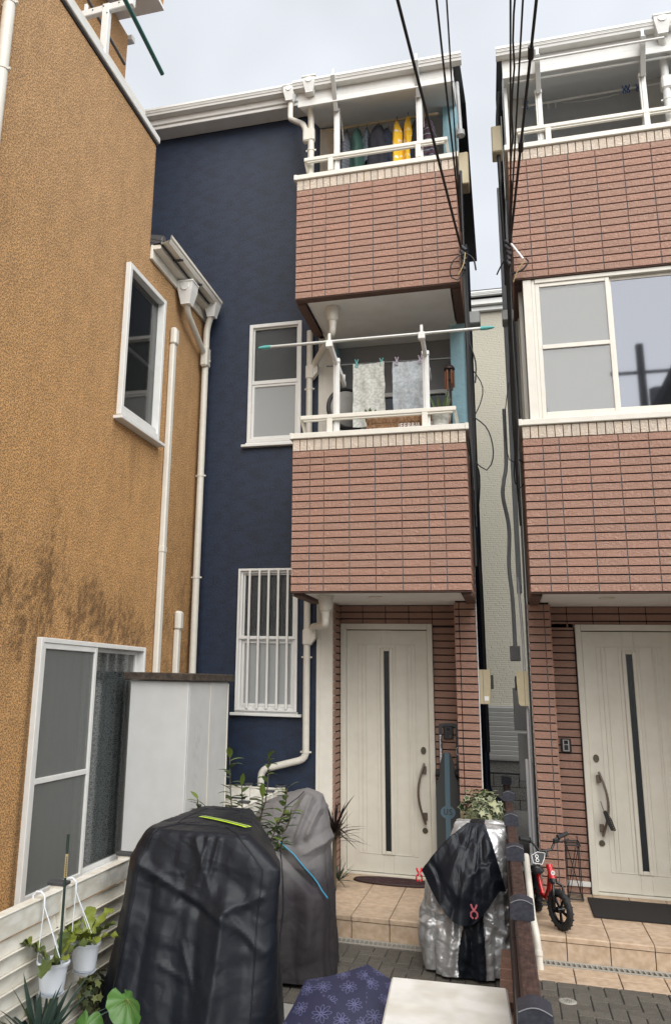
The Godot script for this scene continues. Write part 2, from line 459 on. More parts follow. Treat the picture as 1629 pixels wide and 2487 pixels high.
# ------------------------------------------------------------------ mesh building
class MB:
	var v := PackedVector3Array()
	var n := PackedVector3Array()
	var c := PackedColorArray()
	var t := PackedVector2Array()
	var col := Color.WHITE
	var xf := Transform3D.IDENTITY
	func tri(a: Vector3, b: Vector3, d: Vector3, na: Vector3, nb: Vector3, nd: Vector3, ua := Vector2.ZERO, ub := Vector2.ZERO, ud := Vector2.ZERO):
		var A := xf * a
		var B := xf * b
		var D := xf * d
		var q := xf.basis
		var NA := (q * na).normalized()
		var NB := (q * nb).normalized()
		var ND := (q * nd).normalized()
		if (B - A).cross(D - A).dot(NA + NB + ND) > 0.0:
			v.push_back(A); v.push_back(D); v.push_back(B)
			n.push_back(NA); n.push_back(ND); n.push_back(NB)
			t.push_back(ua); t.push_back(ud); t.push_back(ub)
		else:
			v.push_back(A); v.push_back(B); v.push_back(D)
			n.push_back(NA); n.push_back(NB); n.push_back(ND)
			t.push_back(ua); t.push_back(ub); t.push_back(ud)
		c.push_back(col); c.push_back(col); c.push_back(col)
	func flat(a: Vector3, b: Vector3, d: Vector3, out: Vector3):
		var nn := (b - a).cross(d - a).normalized()
		if nn.dot(out) < 0.0:
			nn = -nn
		tri(a, b, d, nn, nn, nn)
	func quad(a: Vector3, b: Vector3, d: Vector3, e: Vector3, nn: Vector3):
		tri(a, b, d, nn, nn, nn, Vector2(0, 1), Vector2(1, 1), Vector2(1, 0))
		tri(a, d, e, nn, nn, nn, Vector2(0, 1), Vector2(1, 0), Vector2(0, 0))
	func box(mn: Vector3, mx: Vector3, bev := 0.0):
		var ctr := (mn + mx) * 0.5
		var h := (mx - mn) * 0.5
		bev = minf(bev, minf(h.x, minf(h.y, h.z)) * 0.9)
		if bev <= 0.0:
			for ax in 3:
				for s in [-1.0, 1.0]:
					var nn := Vector3.ZERO
					nn[ax] = s
					var a1 := (ax + 1) % 3
					var a2 := (ax + 2) % 3
					var pts := []
					for k in [[-1, -1], [1, -1], [1, 1], [-1, 1]]:
						var p := Vector3.ZERO
						p[ax] = s * h[ax]; p[a1] = k[0] * h[a1]; p[a2] = k[1] * h[a2]
						pts.append(ctr + p)
					quad(pts[0], pts[1], pts[2], pts[3], nn)
			return
		for ax in 3:
			var a1 := (ax + 1) % 3
			var a2 := (ax + 2) % 3
			for s in [-1.0, 1.0]:
				var nn := Vector3.ZERO
				nn[ax] = s
				var pts := []
				for k in [[-1, -1], [1, -1], [1, 1], [-1, 1]]:
					var p := Vector3.ZERO
					p[ax] = s * h[ax]; p[a1] = k[0] * (h[a1] - bev); p[a2] = k[1] * (h[a2] - bev)
					pts.append(ctr + p)
				quad(pts[0], pts[1], pts[2], pts[3], nn)
			for s1 in [-1.0, 1.0]:
				for s2 in [-1.0, 1.0]:
					var nn := Vector3.ZERO
					nn[a1] = s1; nn[a2] = s2
					nn = nn.normalized()
					var p1 := Vector3.ZERO
					p1[a1] = s1 * h[a1]; p1[a2] = s2 * (h[a2] - bev); p1[ax] = -(h[ax] - bev)
					var p2 := p1; p2[ax] = h[ax] - bev
					var p3 := Vector3.ZERO
					p3[a1] = s1 * (h[a1] - bev); p3[a2] = s2 * h[a2]; p3[ax] = h[ax] - bev
					var p4 := p3; p4[ax] = -(h[ax] - bev)
					quad(ctr + p1, ctr + p2, ctr + p3, ctr + p4, nn)
		for sx in [-1.0, 1.0]:
			for sy in [-1.0, 1.0]:
				for sz in [-1.0, 1.0]:
					var k := Vector3(sx, sy, sz)
					var a := ctr + k * Vector3(h.x, h.y - bev, h.z - bev)
					var b := ctr + k * Vector3(h.x - bev, h.y, h.z - bev)
					var d := ctr + k * Vector3(h.x - bev, h.y - bev, h.z)
					tri(a, b, d, k, k, k)
	func bar(a: Vector3, b: Vector3, w: float, hgt: float, up := Vector3.UP, bev := 0.0):
		var d := b - a
		var L := d.length()
		var z := d / L
		var x := up.cross(z)
		if x.length() < 0.01:
			x = Vector3.RIGHT.cross(z)
		x = x.normalized()
		var y := z.cross(x)
		var keep := xf
		xf = xf * Transform3D(Basis(x, y, z), (a + b) * 0.5)
		box(Vector3(-w, -hgt, -L) * 0.5, Vector3(w, hgt, L) * 0.5, bev)
		xf = keep
	func tube(pts: Array, r0: float, r1 := -1.0, seg := 8, caps := true, ry := 1.0):
		if r1 < 0.0:
			r1 = r0
		var m := pts.size()
		var rings := []
		var nrm := []
		var tg: Vector3 = (pts[1] - pts[0]).normalized()
		var x := tg.cross(Vector3.UP)
		if x.length() < 0.05:
			x = tg.cross(Vector3.RIGHT)
		x = x.normalized()
		for i in m:
			var d: Vector3
			if i == 0:
				d = pts[1] - pts[0]
			elif i == m - 1:
				d = pts[m - 1] - pts[m - 2]
			else:
				d = (pts[i + 1] - pts[i]).normalized() + (pts[i] - pts[i - 1]).normalized()
			d = d.normalized()
			x = (x - d * x.dot(d)).normalized()
			var y := d.cross(x)
			var r: float = lerpf(r0, r1, float(i) / (m - 1))
			var ring := []
			var rn := []
			for k in seg:
				var a := TAU * k / seg
				var q := x * cos(a) + y * sin(a) * ry
				ring.append(pts[i] + q * r)
				rn.append((x * cos(a) * ry + y * sin(a)).normalized())
			rings.append(ring)
			nrm.append(rn)
		for i in m - 1:
			for k in seg:
				var k2 := (k + 1) % seg
				tri(rings[i][k], rings[i][k2], rings[i + 1][k2], nrm[i][k], nrm[i][k2], nrm[i + 1][k2])
				tri(rings[i][k], rings[i + 1][k2], rings[i + 1][k], nrm[i][k], nrm[i + 1][k2], nrm[i + 1][k])
		if caps:
			for e in [0, m - 1]:
				var nn: Vector3 = (pts[0] - pts[1]).normalized() if e == 0 else (pts[m - 1] - pts[m - 2]).normalized()
				for k in seg:
					tri(pts[e], rings[e][k], rings[e][(k + 1) % seg], nn, nn, nn)
	func lathe(prof: Array, seg := 16):
		# profile of Vector2(radius, height)
		for i in prof.size() - 1:
			var p: Vector2 = prof[i]
			var q: Vector2 = prof[i + 1]
			var d := (q - p).normalized()
			var nr := Vector2(d.y, -d.x)
			if nr.x < 0.0 and absf(d.y) > 0.01:
				nr = -nr
			for k in seg:
				var a := TAU * k / seg
				var b := TAU * (k + 1) / seg
				var ca := Vector3(cos(a), 0, sin(a))
				var cb := Vector3(cos(b), 0, sin(b))
				var A := ca * p.x + Vector3.UP * p.y
				var B := cb * p.x + Vector3.UP * p.y
				var C := cb * q.x + Vector3.UP * q.y
				var D := ca * q.x + Vector3.UP * q.y
				var na := ca * nr.x + Vector3.UP * nr.y
				var nb := cb * nr.x + Vector3.UP * nr.y
				if p.x > 0.0001:
					tri(A, B, C, na, nb, nb)
				if q.x > 0.0001:
					tri(A, C, D, na, nb, na)
	func prism(poly: PackedVector2Array, z0: float, z1: float):
		var idx := Geometry2D.triangulate_polygon(poly)
		for i in range(0, idx.size(), 3):
			var a := poly[idx[i]]
			var b := poly[idx[i + 1]]
			var d := poly[idx[i + 2]]
			tri(Vector3(a.x, a.y, z1), Vector3(b.x, b.y, z1), Vector3(d.x, d.y, z1), Vector3.BACK, Vector3.BACK, Vector3.BACK)
			tri(Vector3(a.x, a.y, z0), Vector3(b.x, b.y, z0), Vector3(d.x, d.y, z0), Vector3.FORWARD, Vector3.FORWARD, Vector3.FORWARD)
		var cw := Geometry2D.is_polygon_clockwise(poly)
		for i in poly.size():
			var a := poly[i]
			var b := poly[(i + 1) % poly.size()]
			var e := (b - a).normalized()
			var nn := Vector3(e.y, -e.x, 0)
			if cw:
				nn = -nn
			quad(Vector3(a.x, a.y, z0), Vector3(b.x, b.y, z0), Vector3(b.x, b.y, z1), Vector3(a.x, a.y, z1), nn)
	func sheet(rows: Array, wrap := false, cols := []):
		# a grid of points with smooth normals
		var R := rows.size()
		var C: int = rows[0].size()
		var ns := []
		for i in R:
			var nr := []
			for j in C:
				var a: Vector3 = rows[i][(j + 1) % C if wrap else mini(j + 1, C - 1)] - rows[i][(j - 1 + C) % C if wrap else maxi(j - 1, 0)]
				var b: Vector3 = rows[mini(i + 1, R - 1)][j] - rows[maxi(i - 1, 0)][j]
				nr.append(a.cross(b).normalized())
			ns.append(nr)
		for i in R - 1:
			for j in (C if wrap else C - 1):
				var k := (j + 1) % C
				var u0 := float(j) / (C - 1)
				var u1 := float(j + 1) / (C - 1)
				var w0 := float(i) / (R - 1)
				var w1 := float(i + 1) / (R - 1)
				if cols.size() > 0:
					col = cols[i][j]
				tri(rows[i][j], rows[i][k], rows[i + 1][k], ns[i][j], ns[i][k], ns[i + 1][k], Vector2(u0, w0), Vector2(u1, w0), Vector2(u1, w1))
				tri(rows[i][j], rows[i + 1][k], rows[i + 1][j], ns[i][j], ns[i + 1][k], ns[i + 1][j], Vector2(u0, w0), Vector2(u1, w1), Vector2(u0, w1))
	func mesh() -> ArrayMesh:
		var arr := []
		arr.resize(Mesh.ARRAY_MAX)
		arr[Mesh.ARRAY_VERTEX] = v
		arr[Mesh.ARRAY_NORMAL] = n
		arr[Mesh.ARRAY_COLOR] = c
		arr[Mesh.ARRAY_TEX_UV] = t
		var m := ArrayMesh.new()
		m.add_surface_from_arrays(Mesh.PRIMITIVE_TRIANGLES, arr)
		return m

func numbered(called: String, parent: Node) -> String:
	var k := str(parent.get_instance_id()) + called
	var i: int = taken.get(k, 0)
	taken[k] = i + 1
	return called if i == 0 else "%s_%03d" % [called, i]

func put(called: String, mesh: Mesh, m: String, parent: Node, at := Transform3D.IDENTITY) -> MeshInstance3D:
	var o := MeshInstance3D.new()
	o.mesh = mesh
	o.material_override = M[m]
	o.name = numbered(called, parent)
	o.transform = at
	parent.add_child(o, true)
	return o

func obj(called: String, b: MB, m: String, parent: Node = self) -> MeshInstance3D:
	return put(called, b.mesh(), m, parent)

func tag(o: Node, label: String, category: String, group := "") -> Node:
	o.set_meta("label", label)
	o.set_meta("category", category)
	if group != "":
		o.set_meta("group", group)
	return o

func thing(called: String, label: String, category: String, at := Vector3.ZERO, turn := 0.0, group := "") -> Node3D:
	var o := Node3D.new()
	o.name = numbered(called, self)
	o.position = at
	o.rotation.y = turn
	add_child(o, true)
	var kinds := {"covered_bicycle": "bicycles parked under covers", "overhead_cable": "cables strung over the lane", "laundry_pole": "laundry poles on the balconies", "townhouse": "townhouses round the forecourt", "potted_plant": "potted plants on the second-floor balcony", "cable_bundle": "cable tangles at the house corners", "ivy": "ivy in the forecourt"}
	tag(o, label, category, kinds.get(called, "") if group == "" else group)
	return o

func again(src: Node3D, called: String, label: String, at: Vector3, turn := 0.0) -> Node3D:
	var o: Node3D = src.duplicate()
	o.name = numbered(called, self)
	add_child(o, true)
	o.position = at
	o.rotation.y = turn
	o.set_meta("label", label)
	return o

func structure(o: Node) -> Node:
	o.set_meta("kind", "structure")
	return o

func stuff(o: Node) -> Node:
	o.set_meta("kind", "stuff")
	return o

func bx(mn: Vector3, mx: Vector3, bev := 0.0) -> MB:
	var b := MB.new()
	b.box(mn, mx, bev)
	return b

func V(x: float, y: float, z: float) -> Vector3:
	return Vector3(x, y, z)

func side(x: float) -> Transform3D:
	# local x runs along -z, local z points to +x: for walls that face +x
	return Transform3D(Basis(V(0, 0, -1), V(0, 1, 0), V(1, 0, 0)), V(x, 0, 0))

func text_mesh(s: String, size: float, depth := 0.002, serif := false) -> TextMesh:
	var t := TextMesh.new()
	t.text = s
	var f := SystemFont.new()
	f.font_names = PackedStringArray(["Droid Serif" if serif else "Droid Sans"])
	f.font_weight = 700
	t.font = f
	t.font_size = 64
	t.pixel_size = size / 46.0
	t.depth = depth
	return t

func arc(a: Vector3, corner: Vector3, b: Vector3, r: float, k := 5) -> Array:
	# points of a rounded bend between two straight runs
	var da := (a - corner).normalized() * r
	var db := (b - corner).normalized() * r
	var out := []
	for i in k + 1:
		var t := float(i) / k
		out.append((corner + da).lerp(corner, t).lerp(corner.lerp(corner + db, t), t))
	return out

func run(pts: Array, r: float) -> Array:
	# a pipe's path with its corners rounded
	var out := [pts[0]]
	for i in range(1, pts.size() - 1):
		out.append_array(arc(pts[i - 1], pts[i], pts[i + 1], r))
	out.append(pts[pts.size() - 1])
	return out

# ------------------------------------------------------------------ the setting
func ground():
	var g := obj("ground", bx(V(-90, -0.6, -90), V(90, -0.035, 90)), "asphalt")
	structure(g)
	# joint bed under the block paving and the blocks themselves, laid in herringbone
	for part in [[-2.1, -0.14, 0.27, 1.55], [-0.02, 1.75, 0.605, 2.3]]:
		var x0: float = part[0]
		var x1: float = part[1]
		var z0: float = part[2]
		var z1: float = part[3]
		var pav := obj("pavement", bx(V(x0, -0.034, z0), V(x1, -0.010, z1)), "bed")
		structure(pav)
		pavers(pav, x0, x1, z0, z1)
	var walk := obj("path", bx(V(-3.2, -0.034, 1.55), V(-0.14, -0.012, 12)), "lane_concrete")
	structure(walk)
	var lane := obj("lane", bx(V(-0.02, -0.034, 2.3), V(6, -0.011, 12)), "lane_concrete")
	structure(lane)
	# porches: a joint-coloured slab and the tiles on it
	porch(-1.72, -0.13, -1.01, -0.30, 0)
	porch(0.055, 2.3, 0.0, 0.0, 2)
	# drain channels in front of the steps
	for d in [[-2.0, -0.13], [0.06, 2.3]]:
		var ch := obj("drain_channel", bx(V(d[0], -0.034, 0.136), V(d[1], -0.022, 0.265)), "drain_dark")
		structure(ch)
		var rim := MB.new()
		rim.box(V(d[0], -0.022, 0.136), V(d[1], 0.003, 0.160), 0.002)
		rim.box(V(d[0], -0.022, 0.242), V(d[1], 0.003, 0.265), 0.002)
		obj("rim", rim, "drain_metal", ch)
		var bm := bx(V(-0.006, -0.020, 0.161), V(0.006, 0.001, 0.241), 0.001).mesh()
		var x: float = d[0] + 0.02
		while x < d[1]:
			put("grate_bar", bm, "drain_metal", ch, Transform3D(Basis.IDENTITY.rotated(Vector3.UP, 0.12), V(x, 0, 0.201 * 0.0)).translated_local(V(0, 0, 0)))
			x += 0.036
	# the strip of tiles between drain and blocks on the right
	var strip := obj("tile_strip", bx(V(0.03, -0.034, 0.266), V(2.3, -0.012, 0.604)), "porch_joint")
	structure(strip)
	for r in 2:
		var x := 0.03
		var k := r
		while x < 2.3:
			var w := 0.30
			var ms := tile_mesh(w - 0.008, 0.158, 0.012, 0.002)
			put("tile", ms, "porch%d" % (k % 4), strip, Transform3D(Basis(Vector3.RIGHT, Vector3.FORWARD, Vector3.UP), V(x + 0.15, -0.012, 0.352 + r * 0.168)))
			x += w
			k += 3
	# manhole lid
	var mh := MB.new()
	mh.lathe([Vector2(0.0, 0.004), Vector2(0.052, 0.004), Vector2(0.056, 0.0), Vector2(0.056, -0.02)], 24)
	var lid := obj("manhole_lid", mh, "manhole")
	lid.position = V(0.252, 0.0, 0.975)
	tag(lid, "small round pale drain lid set in the block paving by the wooden fence", "manhole lid")
	var rg := MB.new()
	for k in 4:
		var r := 0.012 + 0.011 * k
		for a in 14:
			if (a + k) % 3 == 0:
				continue
			rg.box(V(-0.0018, 0.004, 0), V(0.0018, 0.0065, 0.004))
			var q := Transform3D(Basis(Vector3.UP, TAU * a / 14.0), Vector3.ZERO)
			rg.xf = q.translated_local(V(r, 0, 0))
	obj("relief", rg, "concrete", lid)

func pavers(parent: Node, x0: float, x1: float, z0: float, z1: float):
	var g := 0.1
	var meshes := [bx(V(-0.0965, -0.03, -0.0465), V(0.0965, 0.0, 0.0465), 0.004).mesh(), bx(V(-0.0465, -0.03, -0.0965), V(0.0465, 0.0, 0.0965), 0.004).mesh()]
	var rng := RandomNumberGenerator.new()
	rng.seed = int(x0 * 10) + 77
	for i in range(-24, 24):
		for j in range(-4, 26):
			var t := posmod(i - j, 4)
			var hor := t == 0
			if not hor and t != 2:
				continue
			var c := V(i * g + 0.1, 0, j * g + 0.05) if hor else V(i * g + 0.05, 0, j * g)
			var hx := 0.1 if hor else 0.05
			var hz := 0.05 if hor else 0.1
			if c.x - hx < x0 - 0.06 or c.x + hx > x1 + 0.06 or c.z - hz < z0 - 0.001 or c.z + hz > z1 + 0.06:
				# trim the edge blocks to fit
				var ax0 := maxf(c.x - hx, x0) + 0.0035
				var ax1 := minf(c.x + hx, x1) - 0.0035
				var az0 := maxf(c.z - hz, z0) + 0.0035
				var az1 := minf(c.z + hz, z1) - 0.0035
				if ax1 - ax0 > 0.02 and az1 - az0 > 0.02:
					put("paver", bx(V(ax0, -0.03, az0), V(ax1, -rng.randf() * 0.003, az1), 0.004).mesh(), "paver%d" % rng.randi_range(0, 3), parent)
				continue
			put("paver", meshes[0 if hor else 1], "paver%d" % rng.randi_range(0, 3), parent, Transform3D(Basis.IDENTITY, c + V(0, -rng.randf() * 0.003, 0)))

func porch(x0: float, x1: float, jx: float, xr: float, sd: int):
	var p := obj("porch", bx(V(x0, -0.034, -1.345), V(x1, 0.157, 0.118)), "porch_joint")
	structure(p)
	var zs := [-1.34, -0.94, -0.605, -0.27, 0.05]
	var x := jx
	while x > x0:
		x -= 0.302
	var k := sd
	while x < x1:
		var a := maxf(x, x0) + 0.003
		var b := minf(x + 0.302, x1) - 0.003
		if b - a > 0.03:
			for r in 4:
				put("porch_tile", bx(V(a, 0.15, zs[r] + 0.0025), V(b, 0.166, zs[r + 1] - 0.0025), 0.002).mesh(), "porch%d" % (k % 4), p)
				k += 1
			# nosing tile, rounded at the front, and the riser tile under it
			var ns := MB.new()
			var poly := PackedVector2Array([Vector2(-0.052, 0.15), Vector2(-0.052, 0.167), Vector2(-0.123, 0.167), Vector2(-0.131, 0.164), Vector2(-0.134, 0.157), Vector2(-0.134, 0.128), Vector2(-0.118, 0.128), Vector2(-0.118, 0.15)])
			ns.xf = Transform3D(Basis(V(0, 0, -1), V(0, 1, 0), V(1, 0, 0)), Vector3.ZERO)
			ns.prism(poly, a, b)
			put("nosing_tile", ns.mesh(), "porch%d" % (k % 4), p)
			put("riser_tile", bx(V(a, -0.03, 0.112), V(b, 0.122, 0.130), 0.002).mesh(), "porch%d" % ((k + 1) % 4), p)
		k += 1
		x += 0.302

# ------------------------------------------------------------------ tiles
func tile_mesh(w: float, h: float, d: float, bev: float) -> ArrayMesh:
	# a tile with chamfered edges whose back lies at local z = 0
	var key := "t%.4f_%.4f_%.4f" % [w, h, d]
	if cache.has(key):
		return cache[key]
	var b := MB.new()
	var x := w * 0.5
	var y := h * 0.5
	var o := [V(-x, -y, 0), V(x, -y, 0), V(x, y, 0), V(-x, y, 0)]
	var m := [V(-x, -y, d - bev), V(x, -y, d - bev), V(x, y, d - bev), V(-x, y, d - bev)]
	var i := [V(-x + bev, -y + bev, d), V(x - bev, -y + bev, d), V(x - bev, y - bev, d), V(-x + bev, y - bev, d)]
	b.quad(i[0], i[1], i[2], i[3], Vector3.BACK)
	var ns := [Vector3.DOWN, Vector3.RIGHT, Vector3.UP, Vector3.LEFT]
	for k in 4:
		var k2 := (k + 1) % 4
		b.quad(o[k], o[k2], m[k2], m[k], ns[k])
		b.quad(m[k], m[k2], i[k2], i[k], (ns[k] + Vector3.BACK).normalized())
	cache[key] = b.mesh()
	return cache[key]

func tile_rows(parent: Node, xf: Transform3D, cols: Array, rows: int, pitch: float, called: String, mat: String, rng: RandomNumberGenerator):
	# laid from local (0,0) upward; xf's local z points out of the wall
	for r in rows:
		var x := 0.0
		for w in cols:
			var ms := tile_mesh(w - 0.0075, pitch - 0.0115, 0.014, 0.0015)
			put(called, ms, "%s%d" % [mat, rng.randi_range(0, 4)], parent, xf * Transform3D(Basis.IDENTITY, V(x + w * 0.5, (r + 0.5) * pitch, rng.randf() * 0.0012)))
			x += w
	# pointed upright joints, paler than the shadowed bed joints
	var jb := MB.new()
	var xx := 0.0
	for k in cols.size() - 1:
		xx += cols[k]
		jb.box(V(xx - 0.0036, 0.002, -0.001), V(xx + 0.0036, rows * pitch - 0.002, 0.0075))
	jb.xf = Transform3D.IDENTITY
	var jo := obj("upright_joints", jb, "joint_grey", parent)
	jo.transform = xf

func tile_joined(b: MB, xf: Transform3D, cols: Array, rows: int, pitch: float):
	var keep := b.xf
	for r in rows:
		var x := 0.0
		for w in cols:
			b.xf = xf * Transform3D(Basis.IDENTITY, V(x, r * pitch, 0))
			b.box(V(0.0035, 0.006, 0), V(w - 0.0035, pitch - 0.006, 0.013), 0.003)
			x += w
	b.xf = keep

func balcony(house: Node, x0: float, x1: float, y0: float, rows: int, pitch: float, cols: Array, rng: RandomNumberGenerator, left_side: bool, right_side: bool) -> MeshInstance3D:
	# a tiled parapet with its beige soldier course, coping and ceiling below
	var yt := y0 + rows * pitch
	var yb := yt + 0.117
	var w := MB.new()
	w.box(V(x0 + 0.012, y0, -0.11), V(x1 - 0.012, yb, -0.0125))
	w.box(V(x0 + 0.0125, y0 - 0.002, -0.88), V(x0 + 0.10, yb, -0.112))
	w.box(V(x1 - 0.10, y0 - 0.002, -0.88), V(x1 - 0.0125, yb, -0.112))
	var wall := obj("balcony_wall", w, "grout", house)
	var lip := MB.new()
	lip.box(V(x0 + 0.001, y0 - 0.006, -0.10), V(x1 - 0.001, y0 - 0.0025, -0.003))
	lip.box(V(x0 + 0.001, y0 - 0.030, -0.885), V(x0 + 0.085, y0 - 0.003, -0.101))
	lip.box(V(x1 - 0.085, y0 - 0.030, -0.885), V(x1 - 0.001, y0 - 0.003, -0.101))
	obj("bottom_edge", lip, "tile_side", wall)
	tile_rows(wall, Transform3D(Basis.IDENTITY, V(x0, y0, -0.0125)), cols, rows, pitch, "tile", "tile", rng)
	var x := x0
	var n := int(round((x1 - x0) / 0.0685))
	var cw := (x1 - x0) / n
	for k in n:
		put("cap_tile", tile_mesh(cw - 0.0065, 0.111, 0.012, 0.003), "cap%d" % rng.randi_range(0, 4), wall, Transform3D(Basis.IDENTITY, V(x + cw * 0.5, yt + 0.0585, -0.0125)))
		x += cw
	for s in 2:
		if (s == 0 and not left_side) or (s == 1 and not right_side):
			continue
		var b := MB.new()
		var xf := Transform3D(Basis(V(0, 0, 1), V(0, 1, 0), V(-1, 0, 0)), V(x0 + 0.0125, y0, -0.88)) if s == 0 else Transform3D(Basis(V(0, 0, -1), V(0, 1, 0), V(1, 0, 0)), V(x1 - 0.0125, y0, -0.013))
		tile_joined(b, xf, [0.13, 0.237, 0.237, 0.26], rows, pitch)
		stuff(obj("side_tiles", b, "tile1", wall))
	var cp := MB.new()
	cp.box(V(x0 - 0.022, yb + 0.002, -0.135), V(x1 + 0.022, yb + 0.056, 0.022), 0.005)
	cp.box(V(x0 - 0.022, yb + 0.002, -0.88), V(x0 + 0.115, yb + 0.056, -0.137), 0.005)
	cp.box(V(x1 - 0.115, yb + 0.002, -0.88), V(x1 + 0.022, yb + 0.056, -0.137), 0.005)
	cp.box(V(x0 - 0.026, yb, -0.140), V(x0 + 0.006, yb + 0.060, 0.026), 0.004)
	cp.box(V(x1 - 0.006, yb, -0.140), V(x1 + 0.026, yb + 0.060, 0.026), 0.004)
	obj("coping", cp, "cream_metal", wall)
	return wall

func ceiling_panel(house: Node, x0: float, x1: float, y: float, with_lamp: float):
	var s := obj("soffit", bx(V(x0 + 0.086, y - 0.012, -1.34), V(x1 - 0.086, y + 0.1, -0.101)), "soffit", house)
	# the panel closes the space between the two dropped sides
	if with_lamp > -90.0:
		var d := MB.new()
		d.lathe([Vector2(0.062, 0.0), Vector2(0.066, -0.008), Vector2(0.058, -0.011), Vector2(0.045, -0.003), Vector2(0.044, 0.02), Vector2(0.0, 0.02)], 28)
		var l := obj("downlight", d, "cream_metal", s)
		l.position = V(with_lamp, y - 0.0125, -0.44)

func railing(house: Node, x0: float, x1: float, y: float, ps: Array):
	# the low aluminium rail on top of the parapet: y is the top of the coping
	var b := MB.new()
	b.box(V(x0, y + 0.145, -0.085), V(x1, y + 0.187, -0.045), 0.006)
	for x in [x0 + 0.012, x1 - 0.012]:
		b.bar(V(x, y + 0.155, -0.085), V(x + 0.02, y + 0.01, -0.20), 0.022, 0.035)
	var r := obj("railing", b, "cream_metal", house)
	var g := MB.new()
	g.box(V(x0 + 0.03, y + 0.128, -0.083), V(x1 - 0.03, y + 0.143, -0.055), 0.003)
	obj("lower_trim", g, "cream_metal", r)
	for x in ps:
		obj("rail_post", bx(V(x - 0.026, y, -0.075), V(x + 0.026, y + 0.146, -0.043), 0.004), "cream_metal", r)

func laundry_post(house: Node, x: float, y: float, top: float, kind: int):
	# aluminium post with an arm that carries the drying poles
	var b := MB.new()
	b.box(V(x - 0.030, y, -0.128), V(x + 0.030, top, -0.094), 0.004)
	b.box(V(x - 0.012, y, -0.0935), V(x + 0.012, top - 0.02, -0.086), 0.002)
	var p := obj("laundry_post", b, "white", house)
	var a := MB.new()
	if kind == 0:
		# arm tipped up at the street end
		a.bar(V(x, top - 0.10, -0.52), V(x, top + 0.045, 0.24), 0.034, 0.055, Vector3.UP, 0.004)
		a.box(V(x - 0.030, top + 0.0, 0.205), V(x + 0.030, top + 0.065, 0.262), 0.004)
		a.box(V(x - 0.013, top + 0.066, 0.225), V(x + 0.013, top + 0.14, 0.245), 0.004)
		a.box(V(x - 0.013, top - 0.075, -0.50), V(x + 0.013, top + 0.0, -0.48), 0.004)
	else:
		# arm folded upright
		a.bar(V(x, top - 0.04, -0.07), V(x, top + 0.27, 0.10), 0.046, 0.06, Vector3.BACK, 0.004)
		a.box(V(x - 0.014, top + 0.262, 0.085), V(x + 0.014, top + 0.34, 0.112), 0.003)
		a.bar(V(x + 0.026, top + 0.1, -0.10), V(x + 0.026, top - 0.36, -0.46), 0.014, 0.03, Vector3.BACK, 0.003)
	if kind == 2:
		a = MB.new()
		a.bar(V(x, top - 0.12, -0.50), V(x, top + 0.0, -0.13), 0.034, 0.055, Vector3.UP, 0.004)
		a.box(V(x - 0.014, top - 0.02, -0.47), V(x + 0.014, top + 0.1, -0.44), 0.003)
	obj("arm", a, "white" if kind == 0 else "pole_steel", p)
	var c := bx(V(x - 0.034, top - 0.02, -0.132), V(x + 0.034, top + 0.02, -0.084), 0.003)
	obj("knob", c, "white", p)

func gutter_x(house: Node, x0: float, x1: float, y: float, z: float, called := "gutter"):
	# ogee gutter running along x, its top lip at y and its front at z
	var b := MB.new()
	var poly := PackedVector2Array([Vector2(-z, y), Vector2(-z, y - 0.028), Vector2(-z + 0.012, y - 0.034), Vector2(-z + 0.012, y - 0.052), Vector2(-z + 0.022, y - 0.060), Vector2(-z + 0.028, y - 0.082), Vector2(-z + 0.11, y - 0.082), Vector2(-z + 0.11, y - 0.02), Vector2(-z + 0.10, y - 0.02), Vector2(-z + 0.10, y - 0.074), Vector2(-z + 0.008, y - 0.04), Vector2(-z + 0.006, y)])
	b.xf = Transform3D(Basis(V(0, 0, -1), V(0, 1, 0), V(1, 0, 0)), Vector3.ZERO)
	b.prism(poly, x0, x1)
	return obj(called, b, "white", house)

func hopper(parent: Node, p: Vector3, w: float, h: float):
	# rainwater head: a square funnel with a flange and a spout
	var b := MB.new()
	var a := w * 0.5
	var c := w * 0.30
	b.box(p + V(-a - 0.008, -0.020, -a - 0.008), p + V(a + 0.008, 0.0, a + 0.008), 0.003)
	var t := [p + V(-a, -0.0205, a), p + V(a, -0.0205, a), p + V(a, -0.0205, -a), p + V(-a, -0.0205, -a)]
	var m := [p + V(-a * 0.92, -h * 0.45, a * 0.92), p + V(a * 0.92, -h * 0.45, a * 0.92), p + V(a * 0.92, -h * 0.45, -a * 0.92), p + V(-a * 0.92, -h * 0.45, -a * 0.92)]
	var u := [p + V(-c, -h, c), p + V(c, -h, c), p + V(c, -h, -c), p + V(-c, -h, -c)]
	for k in 4:
		var k2 := (k + 1) % 4
		var out: Vector3 = ((t[k] + t[k2]) * 0.5 - p) * V(1, 0, 1)
		b.flat(t[k], t[k2], m[k2], out)
		b.flat(t[k], m[k2], m[k], out)
		b.flat(m[k], m[k2], u[k2], out)
		b.flat(m[k], u[k2], u[k], out)
	b.box(p + V(-c, -h - 0.012, -c), p + V(c, -h - 0.0005, c))
	# raised octagon on the face
	var poly := PackedVector2Array()
	for k in 8:
		var ang := TAU * (k + 0.5) / 8.0
		poly.push_back(Vector2(p.x + cos(ang) * a * 0.55, p.y - h * 0.27 + sin(ang) * h * 0.20))
	b.prism(poly, p.z + a * 0.9, p.z + a + 0.004)
	return obj("rain_head", b, "white", parent)

